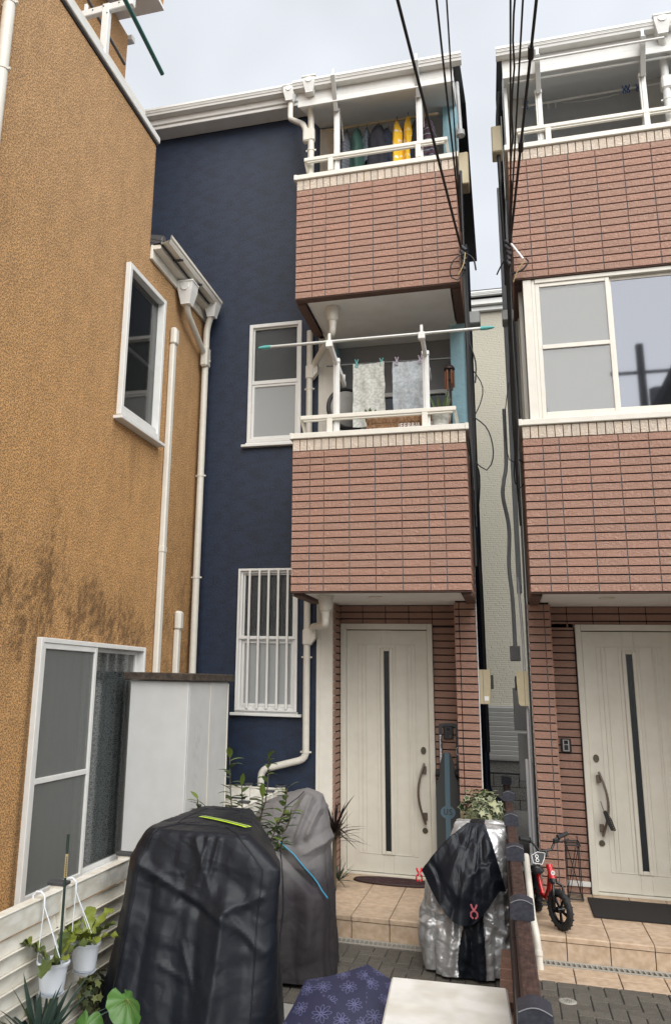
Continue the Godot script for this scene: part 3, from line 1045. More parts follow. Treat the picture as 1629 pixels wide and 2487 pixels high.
func downpipe(house: Node, pts: Array, r: float, m := "cream_pipe", bands := []) -> MeshInstance3D:
	var b := MB.new()
	b.tube(run(pts, r * 2.2), r, -1.0, 14)
	var o := obj("downpipe", b, m, house)
	for p in bands:
		var k := MB.new()
		k.tube([p - V(0, 0.011, 0), p + V(0, 0.011, 0)], r + 0.005, -1.0, 14)
		k.box(p + V(-r - 0.02, -0.008, -0.012), p + V(-r, 0.008, 0.0))
		k.box(p + V(r, -0.008, -0.012), p + V(r + 0.02, 0.008, 0.0))
		obj("pipe_clip", k, m, o)
	return o

func cone_drain(house: Node, p: Vector3, y_joint: Vector3):
	# fluted funnel under a balcony, with its slanting pipe to the downpipe
	var b := MB.new()
	b.lathe([Vector2(0.078, 0.0), Vector2(0.080, -0.012), Vector2(0.070, -0.016), Vector2(0.052, -0.135), Vector2(0.040, -0.15), Vector2(0.036, -0.20)], 22)
	for k in 18:
		b.xf = Transform3D(Basis(Vector3.UP, TAU * k / 18.0), Vector3.ZERO)
		b.bar(V(0.0685, -0.02, 0), V(0.0545, -0.125, 0), 0.008, 0.006, Vector3.RIGHT)
	b.xf = Transform3D.IDENTITY
	var o := obj("drain_funnel", b, "cream_pipe", house)
	o.position = p
	var t := MB.new()
	t.tube(run([p + V(0, -0.17, 0), p + V(0, -0.27, 0), y_joint + V(0.06, 0.10, 0.02), y_joint + V(0.035, 0.0, 0.0)], 0.06), 0.034, -1.0, 14)
	obj("drain_pipe", t, "cream_pipe", house)
	var j := MB.new()
	j.box(y_joint + V(-0.046, -0.085, -0.042), y_joint + V(0.046, 0.075, 0.042), 0.014)
	var w := [y_joint + V(0.046, 0.07, 0), y_joint + V(0.088, 0.06, 0)]
	j.prism(PackedVector2Array([Vector2(y_joint.x + 0.04, y_joint.y + 0.07), Vector2(w[1].x, w[1].y), Vector2(w[1].x, y_joint.y - 0.01), Vector2(y_joint.x + 0.04, y_joint.y - 0.075)]), y_joint.z - 0.036, y_joint.z + 0.036)
	obj("pipe_joint", j, "cream_pipe", house)

# ------------------------------------------------------------------ windows and doors
func holed_wall(b: MB, u0: float, u1: float, v0: float, v1: float, holes: Array, thick: float):
	# wall in the local xy plane with rectangular openings [u0, v0, u1, v1]
	var us := [u0, u1]
	var vs := [v0, v1]
	for h in holes:
		for k in [0, 2]:
			if not us.has(h[k]):
				us.append(h[k])
		for k in [1, 3]:
			if not vs.has(h[k]):
				vs.append(h[k])
	us.sort()
	vs.sort()
	for i in us.size() - 1:
		for j in vs.size() - 1:
			var c := Vector2((us[i] + us[i + 1]) * 0.5, (vs[j] + vs[j + 1]) * 0.5)
			var skip := false
			for h in holes:
				if c.x > h[0] and c.x < h[2] and c.y > h[1] and c.y < h[3]:
					skip = true
			if not skip:
				b.quad(V(us[i], vs[j], 0), V(us[i + 1], vs[j], 0), V(us[i + 1], vs[j + 1], 0), V(us[i], vs[j + 1], 0), Vector3.BACK)
				b.quad(V(us[i], vs[j], -thick), V(us[i + 1], vs[j], -thick), V(us[i + 1], vs[j + 1], -thick), V(us[i], vs[j + 1], -thick), Vector3.FORWARD)
	for h in holes:
		b.quad(V(h[0], h[1], 0), V(h[0], h[3], 0), V(h[0], h[3], -thick), V(h[0], h[1], -thick), Vector3.RIGHT)
		b.quad(V(h[2], h[1], 0), V(h[2], h[3], 0), V(h[2], h[3], -thick), V(h[2], h[1], -thick), Vector3.LEFT)
		b.quad(V(h[0], h[1], 0), V(h[2], h[1], 0), V(h[2], h[1], -thick), V(h[0], h[1], -thick), Vector3.UP)
		b.quad(V(h[0], h[3], 0), V(h[2], h[3], 0), V(h[2], h[3], -thick), V(h[0], h[3], -thick), Vector3.DOWN)

func frame_rect(b: MB, x0: float, y0: float, x1: float, y1: float, w: float, z0: float, z1: float, bev := 0.003):
	b.box(V(x0, y0, z0), V(x0 + w, y1, z1), bev)
	b.box(V(x1 - w, y0, z0), V(x1, y1, z1), bev)
	b.box(V(x0 + w, y0, z0 + 0.001), V(x1 - w, y0 + w, z1 - 0.001), bev)
	b.box(V(x0 + w, y1 - w, z0 + 0.001), V(x1 - w, y1, z1 - 0.001), bev)

func placed(o: MeshInstance3D, xf: Transform3D) -> MeshInstance3D:
	o.transform = xf
	return o

func hung_window(house: Node, xf: Transform3D, w: float, h: float, mid: float, grille: bool, label := ""):
	var b := MB.new()
	frame_rect(b, 0, 0, w, h, 0.042, -0.05, 0.032)
	var o := placed(obj("window", b, "white", house), xf)
	if label != "":
		o.set_meta("label", label)
	var s := MB.new()
	frame_rect(s, 0.043, mid - 0.01, w - 0.043, h - 0.043, 0.016, -0.03, 0.006)
	s.box(V(0.043, mid - 0.03, -0.032), V(w - 0.043, mid + 0.014, 0.018), 0.003)
	obj("upper_sash", s, "white", o)
	var s2 := MB.new()
	frame_rect(s2, 0.043, 0.043, w - 0.043, mid - 0.031, 0.026, -0.034, 0.010)
	obj("lower_sash", s2, "white", o)
	obj("pane", bx(V(0.058, mid + 0.013, -0.016), V(w - 0.058, h - 0.058, -0.011)), "patterned_glass", o)
	obj("pane", bx(V(0.068, 0.068, -0.022), V(w - 0.068, mid - 0.056, -0.017)), "patterned_glass", o)
	obj("insect_screen", bx(V(0.068, 0.068, -0.006), V(w - 0.068, mid - 0.056, -0.004)), "thin_screen", o)
	var sl := MB.new()
	sl.box(V(-0.055, -0.050, -0.01), V(w + 0.055, -0.022, 0.060), 0.004)
	sl.box(V(-0.012, -0.021, 0.0), V(w + 0.012, -0.002, 0.036), 0.002)
	obj("sill", sl, "white", o)
	if grille:
		var g := MB.new()
		frame_rect(g, -0.006, -0.004, w + 0.006, h + 0.006, 0.024, 0.036, 0.060)
		g.box(V(0.018, mid - 0.015, 0.038), V(w - 0.018, mid + 0.015, 0.050), 0.002)
		var gr := obj("grille_frame", g, "white", o)
		var bar := bx(V(-0.0115, 0.02, 0.052), V(0.0115, h - 0.018, 0.074), 0.004).mesh()
		for x in [0.124, 0.229, 0.329, 0.432, 0.532]:
			put("grille_bar", bar, "white", gr, Transform3D(Basis.IDENTITY, V(x, 0, 0)))

func front_door(house: Node, x0: float, y0: float, z: float, flip: bool):
	# x0 is the left edge of the frame; 0.935 wide, the handle on the right unless flipped
	var W := 0.935
	var H := 2.392
	var f := MB.new()
	for s in 2:
		var a := 0.0 if s == 0 else W - 0.052
		f.box(V(a, 0, -0.06), V(a + 0.052, H, 0.034), 0.004)
		f.box(V(a + (0.044 if s == 0 else -0.004), 0, -0.05), V(a + (0.056 if s == 0 else 0.008), H - 0.06, 0.022), 0.002)
	f.box(V(0.053, H - 0.058, -0.06), V(W - 0.053, H, 0.033), 0.004)
	f.box(V(0.053, 0, -0.06), V(W - 0.053, 0.022, 0.030), 0.004)
	var frame := placed(obj("door_frame", f, "door_cream", house), Transform3D(Basis.IDENTITY, V(x0, y0, z)))
	var x1 := 0.058
	var x2 := W - 0.058
	var d := MB.new()
	var gx := W * 0.5
	d.box(V(x1, 0.026, -0.045), V(gx - 0.047, H - 0.066, 0.0), 0.003)
	d.box(V(gx + 0.047, 0.026, -0.045), V(x2, H - 0.066, 0.0), 0.003)
	d.box(V(gx - 0.0469, 0.026, -0.045), V(gx + 0.0469, 0.214, -0.0002))
	d.box(V(gx - 0.0469, 2.122, -0.045), V(gx + 0.0469, H - 0.066, -0.0002))
	var leaf := obj("door_leaf", d, "door_cream", frame)
	leaf.position = V(0, 0, -0.008)
	# raised mouldings: panel outline, fluted stiles and the surround of the glass strip
	var m := MB.new()
	for s in [-1.0, 1.0]:
		m.box(V(gx + s * 0.285 - 0.006, 0.20, 0.0005), V(gx + s * 0.285 + 0.006, 2.18, 0.004), 0.003)
		m.box(V(gx + s * 0.235 - 0.014, 0.20, 0.0005), V(gx + s * 0.235 + 0.014, 2.178, 0.006), 0.003)
		m.box(V(gx + s * 0.205 - 0.004, 0.20, 0.0005), V(gx + s * 0.205 + 0.004, 2.178, 0.005), 0.002)
		m.box(V(gx + s * 0.092 - 0.004, 0.20, 0.0005), V(gx + s * 0.092 + 0.004, 2.178, 0.005), 0.002)
		m.box(V(gx + s * 0.046 - 0.001 - 0.018, 0.190, 0.0006), V(gx + s * 0.046 + 0.001 + 0.018, 2.150, 0.013), 0.006)
	m.box(V(gx - 0.29, 2.180, 0.0005), V(gx + 0.29, 2.188, 0.005), 0.002)
	m.box(V(gx - 0.29, 0.190, 0.0005), V(gx - 0.066, 0.199, 0.005), 0.002)
	m.box(V(gx + 0.066, 0.190, 0.0005), V(gx + 0.29, 0.199, 0.005), 0.002)
	m.box(V(gx - 0.0268, 2.117, 0.0007), V(gx + 0.0268, 2.150, 0.0128), 0.006)
	m.box(V(gx - 0.0268, 0.190, 0.0007), V(gx + 0.0268, 0.223, 0.0128), 0.006)
	var mo := obj("moulding", m, "door_cream", frame)
	mo.position = V(0, 0, -0.008)
	obj("door_glass", bx(V(gx - 0.0468, 0.2145, -0.03), V(gx + 0.0468, 2.1215, -0.012)), "door_glass", frame)
	var hx := W - 0.115 if not flip else 0.115
	var sgn := -1.0 if not flip else 1.0
	var hb := MB.new()
	hb.box(V(hx - 0.012, 0.955, -0.006), V(hx + 0.026, 1.022, 0.030), 0.004)
	hb.box(V(hx - 0.012, 0.530, -0.006), V(hx + 0.026, 0.597, 0.030), 0.004)
	var pts := []
	for k in 17:
		var t := float(k) / 16.0
		var yy := lerpf(1.052, 0.500, t)
		pts.append(V(hx + 0.010 + sgn * 0.062 * sin(PI * t), yy, 0.034 + 0.022 * sin(PI * t)))
	for k in 16:
		hb.bar(pts[k], pts[k + 1] + (pts[k + 1] - pts[k]) * 0.12, 0.020, 0.034, Vector3.BACK, 0.005)
	obj("door_handle", hb, "bronze", frame)
	for y in [1.165, 0.432]:
		var l := MB.new()
		l.xf = Transform3D(Basis(V(1, 0, 0), V(0, 0, 1), V(0, -1, 0)), Vector3.ZERO)
		l.xf = Transform3D(Basis(Vector3.RIGHT, PI / 2), V(hx, y, -0.007)) * Transform3D(Basis.from_scale(V(1, 1, 1.35 if y > 1 else 1.0)), Vector3.ZERO)
		l.lathe([Vector2(0.026, 0.0), Vector2(0.026, 0.008), Vector2(0.022, 0.012), Vector2(0.016, 0.012), Vector2(0.015, 0.008), Vector2(0.008, 0.008), Vector2(0.007, 0.013), Vector2(0.0, 0.013)], 20)
		obj("door_lock", l, "brass", frame)
	for y in [0.25, 1.62, 2.02]:
		var hg := MB.new()
		var xx := 0.054 if not flip else W - 0.054
		hg.tube([V(xx, y, 0.026), V(xx, y + 0.13, 0.026)], 0.009, -1.0, 8)
		obj("hinge", hg, "door_cream", frame)

# ------------------------------------------------------------------ the navy house
func blue_house():
	var rng := RandomNumberGenerator.new()
	rng.seed = 41
	var h := thing("townhouse", "navy stuccoed three-storey house with a brown tiled balcony bay and cream door", "house")
	var w := MB.new()
	w.xf = Transform3D(Basis.IDENTITY, V(0, 0, -1.02))
	holed_wall(w, -6.0, -1.86, -0.03, 8.62, [[-2.695, 1.668, -2.063, 3.092], [-2.662, 4.478, -2.058, 5.867]], 0.12)
	w.xf = Transform3D.IDENTITY
	w.box(V(-6.0, -0.03, -4.8), V(-5.88, 8.6, -1.141))
	w.box(V(-5.879, -0.03, -4.8), V(-0.40, 8.35, -4.68))
	w.box(V(-0.52, -0.03, -4.679), V(-0.40, 8.4, -1.47))
	obj("wall", w, "navy_stucco", h)
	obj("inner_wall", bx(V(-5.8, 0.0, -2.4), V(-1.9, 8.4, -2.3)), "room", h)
	var rf := MB.new()
	for q in [[V(-6.2, 8.62, -0.72), V(-1.94, 8.62, -0.72), V(-1.94, 9.15, -1.9), V(-6.2, 9.15, -1.9)], [V(-1.93, 8.06, 0.02), V(-0.22, 8.06, 0.02), V(-0.22, 9.0, -1.9), V(-1.93, 9.0, -1.9)], [V(-6.2, 9.15, -1.9), V(-0.22, 9.0, -1.9), V(-0.22, 8.4, -4.9), V(-6.2, 8.4, -4.9)]]:
		rf.flat(q[0], q[1], q[2], Vector3.UP)
		rf.flat(q[0], q[2], q[3], Vector3.UP)
	obj("roof", rf, "roof_dark", h)
	# eaves of the navy wall
	obj("eaves", bx(V(-6.1, 8.50, -1.018), V(-1.90, 8.60, -0.80), 0.004), "white", h)
	obj("eaves", bx(V(-6.1, 8.545, -0.799), V(-1.90, 8.70, -0.775), 0.004), "white", h)
	gutter_x(h, -6.1, -1.99, 8.70, -0.66)
	# balcony bay, floor by floor
	var cols := [0.170, 0.134, 0.237, 0.237, 0.237, 0.237, 0.142, 0.202]
	var b2 := balcony(h, -1.888, -0.292, 2.750, 19, 0.0694, cols, rng, false, true)
	b2.set_meta("label", "second-floor balcony parapet of the navy house, tiled brown")
	var b3 := balcony(h, -1.886, -0.293, 5.632, 17, 0.0709, cols, rng, true, true)
	b3.set_meta("label", "top-floor balcony parapet of the navy house, tiled brown")
	ceiling_panel(h, -1.888, -0.292, 2.760, -1.185)
	ceiling_panel(h, -1.886, -0.293, 5.642, -99)
	# floors behind the parapets
	obj("balcony_floor", bx(V(-1.79, 2.86, -1.34), V(-0.395, 3.05, -0.112)), "floor_grey", h)
	obj("balcony_floor", bx(V(-1.79, 5.745, -1.34), V(-0.395, 5.92, -0.112)), "floor_grey", h)
	# back walls of the bay at each floor
	obj("bay_wall", bx(V(-1.70, -0.03, -1.47), V(-0.318, 2.748, -1.363)), "grout", h)
	var bw := MB.new()
	bw.xf = Transform3D(Basis.IDENTITY, V(0, 0, -1.35))
	holed_wall(bw, -1.72, -0.41, 2.86, 5.65, [[-1.25, 3.06, -0.50, 5.06]], 0.1)
	bw.xf = Transform3D.IDENTITY
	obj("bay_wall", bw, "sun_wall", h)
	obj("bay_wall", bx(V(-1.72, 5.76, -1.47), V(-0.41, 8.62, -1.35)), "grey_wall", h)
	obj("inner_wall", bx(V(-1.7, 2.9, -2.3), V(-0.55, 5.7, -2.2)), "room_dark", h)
	# sliding door behind the laundry
	var sd := MB.new()
	frame_rect(sd, -1.25, 3.06, -0.50, 5.06, 0.045, -1.40, -1.33)
	sd.box(V(-0.90, 3.105, -1.385), V(-0.85, 5.015, -1.335), 0.003)
	var sdo := obj("balcony_window", sd, "white", h)
	obj("pane", bx(V(-1.205, 3.105, -1.37), V(-0.90, 5.015, -1.365)), "dark_glass", sdo)
	obj("pane", bx(V(-0.85, 3.105, -1.37), V(-0.545, 5.015, -1.365)), "dark_glass", sdo)
	# ceiling that follows the roof on the top floor
	var cl := MB.new()
	cl.flat(V(-1.87, 7.83, -0.012), V(-0.30, 7.83, -0.012), V(-0.30, 8.46, -1.35), Vector3.DOWN)
	cl.flat(V(-1.87, 7.83, -0.012), V(-0.30, 8.46, -1.35), V(-1.87, 8.46, -1.35), Vector3.DOWN)
	cl.flat(V(-1.87, 7.832, -0.012), V(-1.87, 8.46, -1.35), V(-1.87, 8.56, -1.0), Vector3.LEFT)
	cl.flat(V(-1.87, 7.832, -0.012), V(-1.87, 8.56, -1.0), V(-1.87, 8.02, -0.012), Vector3.LEFT)
	cl.flat(V(-0.30, 7.832, -0.012), V(-0.30, 8.46, -1.35), V(-0.30, 8.56, -1.0), Vector3.RIGHT)
	cl.flat(V(-0.30, 7.832, -0.012), V(-0.30, 8.56, -1.0), V(-0.30, 8.02, -0.012), Vector3.RIGHT)
	obj("ceiling", cl, "soffit", h)
	var fa := MB.new()
	fa.box(V(-1.885, 7.825, -0.010), V(-0.285, 7.90, 0.008), 0.003)
	fa.box(V(-1.885, 7.901, -0.010), V(-0.285, 8.03, 0.003), 0.003)
	obj("fascia", fa, "white", h)
	gutter_x(h, -1.92, -0.20, 8.075, 0.115)
	# pillars: tiled below, painted above; white corner posts
	obj("pillar", bx(V(-0.490, -0.03, -1.362), V(-0.315, 2.748, -0.892)), "grout", h)
	var pt := MB.new()
	tile_joined(pt, Transform3D(Basis.IDENTITY, V(-0.502, 0.17, -0.892)), [0.047, 0.152], 37, 0.0694)
	stuff(obj("pillar_tiles", pt, "tile0", h))
	var dt := MB.new()
	tile_joined(dt, Transform3D(Basis.IDENTITY, V(-0.748, 0.17, -1.362)), [0.246], 34, 0.0694)
	tile_joined(dt, Transform3D(Basis.IDENTITY, V(-1.694, 2.54, -1.362)), [0.237, 0.237, 0.237, 0.235, 0.246], 3, 0.0694)
	tile_joined(dt, Transform3D(Basis(V(0, 0, 1), V(0, 1, 0), V(-1, 0, 0)), V(-0.490, 0.17, -1.35)), [0.22, 0.237], 37, 0.0694)
	tile_joined(dt, Transform3D(Basis(V(0, 0, -1), V(0, 1, 0), V(1, 0, 0)), V(-0.316, 0.17, -0.880)), [0.22, 0.237], 37, 0.0694)
	tile_joined(dt, side(-1.702) * Transform3D(Basis.IDENTITY, V(1.012, 0.17, 0)), [0.335], 37, 0.0694)
	stuff(obj("porch_wall_tiles", dt, "tile3", h))
	obj("pillar", bx(V(-0.455, 2.87, -1.30), V(-0.303, 5.64, -0.95)), "light_blue", h).set_meta("label", "pale blue painted pillar of the bay, second floor")
	obj("pillar", bx(V(-0.455, 5.76, -1.30), V(-0.303, 8.40, -0.95)), "light_blue", h).set_meta("label", "pale blue painted pillar of the bay, top floor")
	for y in [[-0.03, 2.745], [3.06, 5.63], [5.93, 8.28]]:
		var cp := MB.new()
		cp.box(V(-1.862, y[0], -1.16), V(-1.702, y[1], -1.005), 0.004)
		cp.box(V(-1.866, y[0], -1.0045), V(-1.848, y[1], -0.996), 0.003)
		cp.box(V(-1.828, y[0], -1.0045), V(-1.822, y[1], -1.000), 0.001)
		obj("corner_post", cp, "cream_metal", h)
	for q in [[2.87, 5.6], [5.76, 8.3]]:
		obj("side_wall", bx(V(-1.72, q[0], -1.348), V(-1.703, q[1], -1.161)), "light_blue", h)
	front_door(h, -1.684, 0.166, -1.35, false)
	hung_window(h, Transform3D(Basis.IDENTITY, V(-2.695, 1.668, -1.02)), 0.632, 1.424, 0.722, true, "ground-floor window with five white upright bars")
	hung_window(h, Transform3D(Basis.IDENTITY, V(-2.662, 4.478, -1.02)), 0.604, 1.389, 0.700, false, "second-floor window without bars")
	# rainwater goods
	downpipe(h, [V(-1.952, 5.7, -0.94), V(-1.952, 1.235, -0.94), V(-2.398, 1.115, -0.94), V(-2.398, 0.1, -0.94)], 0.034, "cream_pipe", [V(-1.952, 5.03, -0.94), V(-1.952, 2.20, -0.94), V(-1.952, 1.30, -0.94)])
	cone_drain(h, V(-1.56, 5.628, -0.27), V(-1.945, 5.22, -0.94))
	cone_drain(h, V(-1.63, 2.746, -0.32), V(-1.945, 2.40, -0.94))
	var up := downpipe(h, [V(-1.772, 7.90, -0.02), V(-1.775, 7.80, -0.15), V(-1.775, 5.9, -0.15)], 0.034, "cream_pipe", [V(-1.775, 7.40, -0.15)])
	hopper(up, V(-1.745, 8.11, 0.05), 0.135, 0.17)
	var up2 := downpipe(h, [V(-2.16, 8.48, -0.72), V(-2.16, 8.27, -0.72), V(-1.86, 7.73, -0.15), V(-1.80, 7.55, -0.15)], 0.031)
	hopper(up2, V(-2.165, 8.675, -0.70), 0.135, 0.18)
	obj("pipe_joint", bx(V(-1.86, 7.50, -0.19), V(-1.735, 7.66, -0.11), 0.015), "cream_pipe", up)
	# rails and drying posts
	railing(h, -1.832, -0.373, 4.246, [-1.545, -0.656])
	railing(h, -1.825, -0.367, 7.014 + 0.046, [-1.545, -0.656])
	for x in [-1.489, -0.640]:
		laundry_post(h, x, 4.20, 4.99, 0)
		laundry_post(h, x, 7.02, 7.80, 1)
	# right-hand flank: flashing, boxes, air-conditioning hoses
	obj("corner_trim", bx(V(-0.300, 0.0, -0.915), V(-0.292, 8.0, -0.90)), "white", h)
	obj("flank_trim", bx(V(-0.400, 0.0, -1.48), V(-0.31, 8.3, -1.366)), "navy_stucco", h)
	obj("drain_hose", tube_mb([V(-0.33, 8.2, -2.4), V(-0.33, 5.4, -2.2), V(-0.31, 4.5, -2.0), V(-0.27, 4.25, -1.6), V(-0.245, 4.12, -1.5), V(-0.26, 3.85, -1.5), V(-0.31, 3.6, -1.7), V(-0.28, 3.3, -1.8), V(-0.27, 2.9, -1.8), V(-0.27, 2.2, -1.9), V(-0.27, 1.3, -2.0)], 0.026), "cable", h)
	var nv := MB.new()
	nv.tube(run([V(-0.345, 8.0, -3.7), V(-0.345, 0.72, -3.7), V(-0.17, 0.58, -3.6)], 0.09), 0.045, -1.0, 10)
	obj("downpipe", nv, "navy_stucco", h)
	meter(h, V(-0.245, 1.955, -0.92), 1.0, true)
	var jb := MB.new()
	jb.box(V(-0.285, 6.93, -0.62), V(-0.185, 7.30, -0.42), 0.01)
	obj("junction_box", jb, "meter_box", h)
	obj("entry_cap", lathe_mb([Vector2(0.0, 0.05), Vector2(0.04, 0.03), Vector2(0.045, -0.03), Vector2(0.0, -0.05)], V(-0.245, 7.40, -0.25)), "cable_grey", h)
	obj("conduit", tube_mb([V(-0.27, 8.2, -0.5), V(-0.245, 7.5, -0.3), V(-0.245, 7.4, -0.25)], 0.02), "grey_conduit", h)
	obj("conduit", tube_mb([V(-0.262, 7.0, -0.30), V(-0.262, 3.0, -0.30)], 0.016), "cable", h)
	obj("vent_cap", bx(V(-0.30, 5.78, -1.5), V(-0.15, 5.92, -1.3), 0.01), "white", h)

func tube_mb(pts: Array, r: float, smooth_it := true, seg := 7) -> MB:
	var b := MB.new()
	if smooth_it and pts.size() > 2:
		var cv := Curve3D.new()
		for i in pts.size():
			var tg: Vector3 = (pts[mini(i + 1, pts.size() - 1)] - pts[maxi(i - 1, 0)]) * 0.18
			cv.add_point(pts[i], -tg, tg)
		cv.bake_interval = 0.04
		var out := []
		var L := cv.get_baked_length()
		var n := clampi(int(L / 0.06), 6, 120)
		for i in n + 1:
			out.append(cv.sample_baked(L * i / n, true))
		b.tube(out, r, -1.0, seg)
	else:
		b.tube(pts, r, -1.0, seg)
	return b

func lathe_mb(prof: Array, at := Vector3.ZERO, seg := 16) -> MB:
	var b := MB.new()
	b.xf = Transform3D(Basis.IDENTITY, at)
	b.lathe(prof, seg)
	return b

func meter(h: Node, p: Vector3, sgn: float, stick: bool):
	# beige moulded meter cover seen edge-on from the lane; it bulges towards the gap
	var b := MB.new()
	var poly := PackedVector2Array([Vector2(-0.045, -0.155), Vector2(0.030, -0.155), Vector2(0.045, -0.135), Vector2(0.055, 0.05), Vector2(0.055, 0.140), Vector2(0.045, 0.155), Vector2(-0.045, 0.155)])
	if sgn < 0.0:
		for i in poly.size():
			poly[i] = Vector2(-poly[i].x, poly[i].y)
	b.xf = Transform3D(Basis.IDENTITY, p)
	b.prism(poly, -0.18, 0.0)
	var o := obj("meter_cover", b, "meter_box", h)
	o.set_meta("label", "beige meter cover on the side of the navy house" if sgn > 0 else "beige meter cover on the side of the brick house")
	var c := MB.new()
	c.xf = b.xf
	c.box(V(-0.012 * sgn - 0.0015, -0.152, 0.0004), V(-0.012 * sgn + 0.0015, 0.153, 0.001))
	obj("seam", c, "charcoal", o)
	obj("bracket", bx(p + V(0.05 * sgn - 0.02, -0.02, -0.3), p + V(0.05 * sgn + 0.025, 0.11, -0.2), 0.004), "charcoal", o)
	if stick:
		obj("sticker", bx(p + V(-0.006, -0.125, 0.0003), p + V(0.034, -0.085, 0.0012)), "sticker", o)

# ------------------------------------------------------------------ the brown house on the right
func brick_house():
	var rng := RandomNumberGenerator.new()
	rng.seed = 57
	var h := thing("townhouse", "brown tiled three-storey house with an aluminium sunroom on its middle floor", "house")
	var X0 := 0.186
	var X1 := 2.30
	var cols := [0.165, 0.135, 0.237, 0.237, 0.237, 0.237, 0.237, 0.237, 0.237, 0.155]
	var b2 := balcony(h, X0, X1, 2.732, 19, 0.0704, cols, rng, true, false)
	b2.set_meta("label", "middle-floor parapet under the sunroom of the brown tiled house")
	var b3 := balcony(h, X0 + 0.004, X1, 5.600, 17, 0.0722, cols, rng, true, false)
	b3.set_meta("label", "top-floor balcony parapet of the brown tiled house")
	ceiling_panel(h, X0, X1, 2.742, 0.823)
	ceiling_panel(h, X0, X1, 5.610, -99)
	obj("balcony_floor", bx(V(X0 + 0.11, 2.86, -1.34), V(X1, 3.05, -0.112)), "floor_grey", h)
	obj("balcony_floor", bx(V(X0 + 0.11, 5.715, -1.34), V(X1, 5.90, -0.112)), "floor_grey", h)
	var w := MB.new()
	w.box(V(0.215, -0.03, -4.8), V(0.33, 8.4, -1.38))
	w.box(V(0.331, -0.03, -4.8), V(2.6, 8.35, -4.68))
	w.box(V(2.301, -0.03, -4.679), V(2.6, 8.2, -0.0))
	obj("wall", w, "grey_panel", h)
	obj("bay_wall", bx(V(0.331, -0.03, -1.47), V(2.30, 2.73, -1.363)), "grout", h)
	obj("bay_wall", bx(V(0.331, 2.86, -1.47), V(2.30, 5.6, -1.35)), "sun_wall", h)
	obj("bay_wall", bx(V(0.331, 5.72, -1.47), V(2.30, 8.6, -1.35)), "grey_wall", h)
	# tiled pillar and porch wall
	obj("pillar", bx(V(0.182, -0.03, -1.362), V(0.360, 2.73, -0.892)), "grout", h)
	tile_rows(h, Transform3D(Basis.IDENTITY, V(0.170, 0.16, -0.892)), [0.145, 0.057], 36, 0.0710, "pillar_tile", "tile", rng)
	var dt := MB.new()
	tile_joined(dt, Transform3D(Basis.IDENTITY, V(0.372, 0.16, -1.362)), [0.226], 34, 0.0710)
	tile_joined(dt, Transform3D(Basis.IDENTITY, V(0.372, 2.52, -1.362)), [0.170, 0.237, 0.237, 0.237, 0.237, 0.237, 0.237], 3, 0.0710)
	tile_joined(dt, side(0.360) * Transform3D(Basis.IDENTITY, V(0.88, 0.16, 0)), [0.22, 0.25], 36, 0.0710)
	tile_joined(dt, Transform3D(Basis(V(0, 0, 1), V(0, 1, 0), V(-1, 0, 0)), V(0.182, 0.16, -1.35)), [0.22, 0.25], 36, 0.0710)
	tile_joined(dt, Transform3D(Basis.IDENTITY, V(1.545, 0.16, -1.362)), [0.237, 0.237, 0.237], 34, 0.0710)
	stuff(obj("porch_wall_tiles", dt, "tile3", h))
	front_door(h, 0.606, 0.166, -1.35, true)
	obj("base_trim", bx(V(0.372, 0.225, -1.36), V(0.60, 0.268, -1.325), 0.003), "white", h)
	# sunroom of the middle floor
	var f := MB.new()
	var y0 := 4.249
	var y1 := 5.590
	f.box(V(0.262, y0, -0.075), V(0.336, y1, -0.020), 0.004)
	f.box(V(0.337, y0, -0.085), V(0.366, y1, -0.030), 0.003)
	f.box(V(0.367, y0, -0.085), V(2.30, y0 + 0.028, -0.022), 0.003)
	f.box(V(0.367, y1 - 0.040, -0.085), V(2.30, y1, -0.022), 0.003)
	var sun := obj("sunroom_frame", f, "cream_metal", h)
	# side return of the sunroom, set back, with its own posts
	var sr := MB.new()
	sr.box(V(0.225, y0, -0.90), V(0.262, y1, -0.82), 0.003)
	sr.box(V(0.225, y0, -0.30), V(0.262, y1, -0.22), 0.003)
	sr.box(V(0.238, y0, -0.819), V(0.250, y1, -0.301))
	obj("side_return", sr, "cream_metal", sun)
	# left sliding leaf, with a middle rail; behind it the second leaf
	var l1 := MB.new()
	frame_rect(l1, 0.367, y0 + 0.029, 1.000, y1 - 0.041, 0.036, -0.062, -0.034)
	l1.box(V(0.403, 4.905, -0.060), V(0.964, 4.945, -0.030), 0.003)
	obj("window_leaf", l1, "cream_metal", sun)
	obj("pane", bx(V(0.403, y0 + 0.065, -0.050), V(0.964, 4.905, -0.046)), "glass", sun)
	obj("pane", bx(V(0.403, 4.945, -0.050), V(0.964, y1 - 0.077, -0.046)), "glass", sun)
	obj("insect_screen", bx(V(0.403, y0 + 0.065, -0.058), V(0.964, y1 - 0.10, -0.056)), "thin_screen", sun)
	var l2 := MB.new()
	frame_rect(l2, 0.985, y0 + 0.029, 1.72, y1 - 0.041, 0.030, -0.088, -0.064)
	l2.box(V(1.001, y0 + 0.0285, -0.100), V(1.69, y0 + 0.075, -0.060), 0.003)
	obj("window_leaf", l2, "cream_metal", sun)
	obj("pane", bx(V(1.015, y0 + 0.059, -0.078), V(1.69, y1 - 0.071, -0.074)), "mirror_glass", sun)
	var l3 := MB.new()
	frame_rect(l3, 1.70, y0 + 0.029, 2.29, y1 - 0.041, 0.030, -0.062, -0.036)
	obj("window_leaf", l3, "cream_metal", sun)
	obj("pane", bx(V(1.73, y0 + 0.059, -0.050), V(2.26, y1 - 0.071, -0.046)), "glass", sun)
	for x in [0.56, 1.46]:
		laundry_post(h, x, 4.20, 5.12, 2)
	# top floor: white corner post, ceiling, fascia, gutter
	var cp := MB.new()
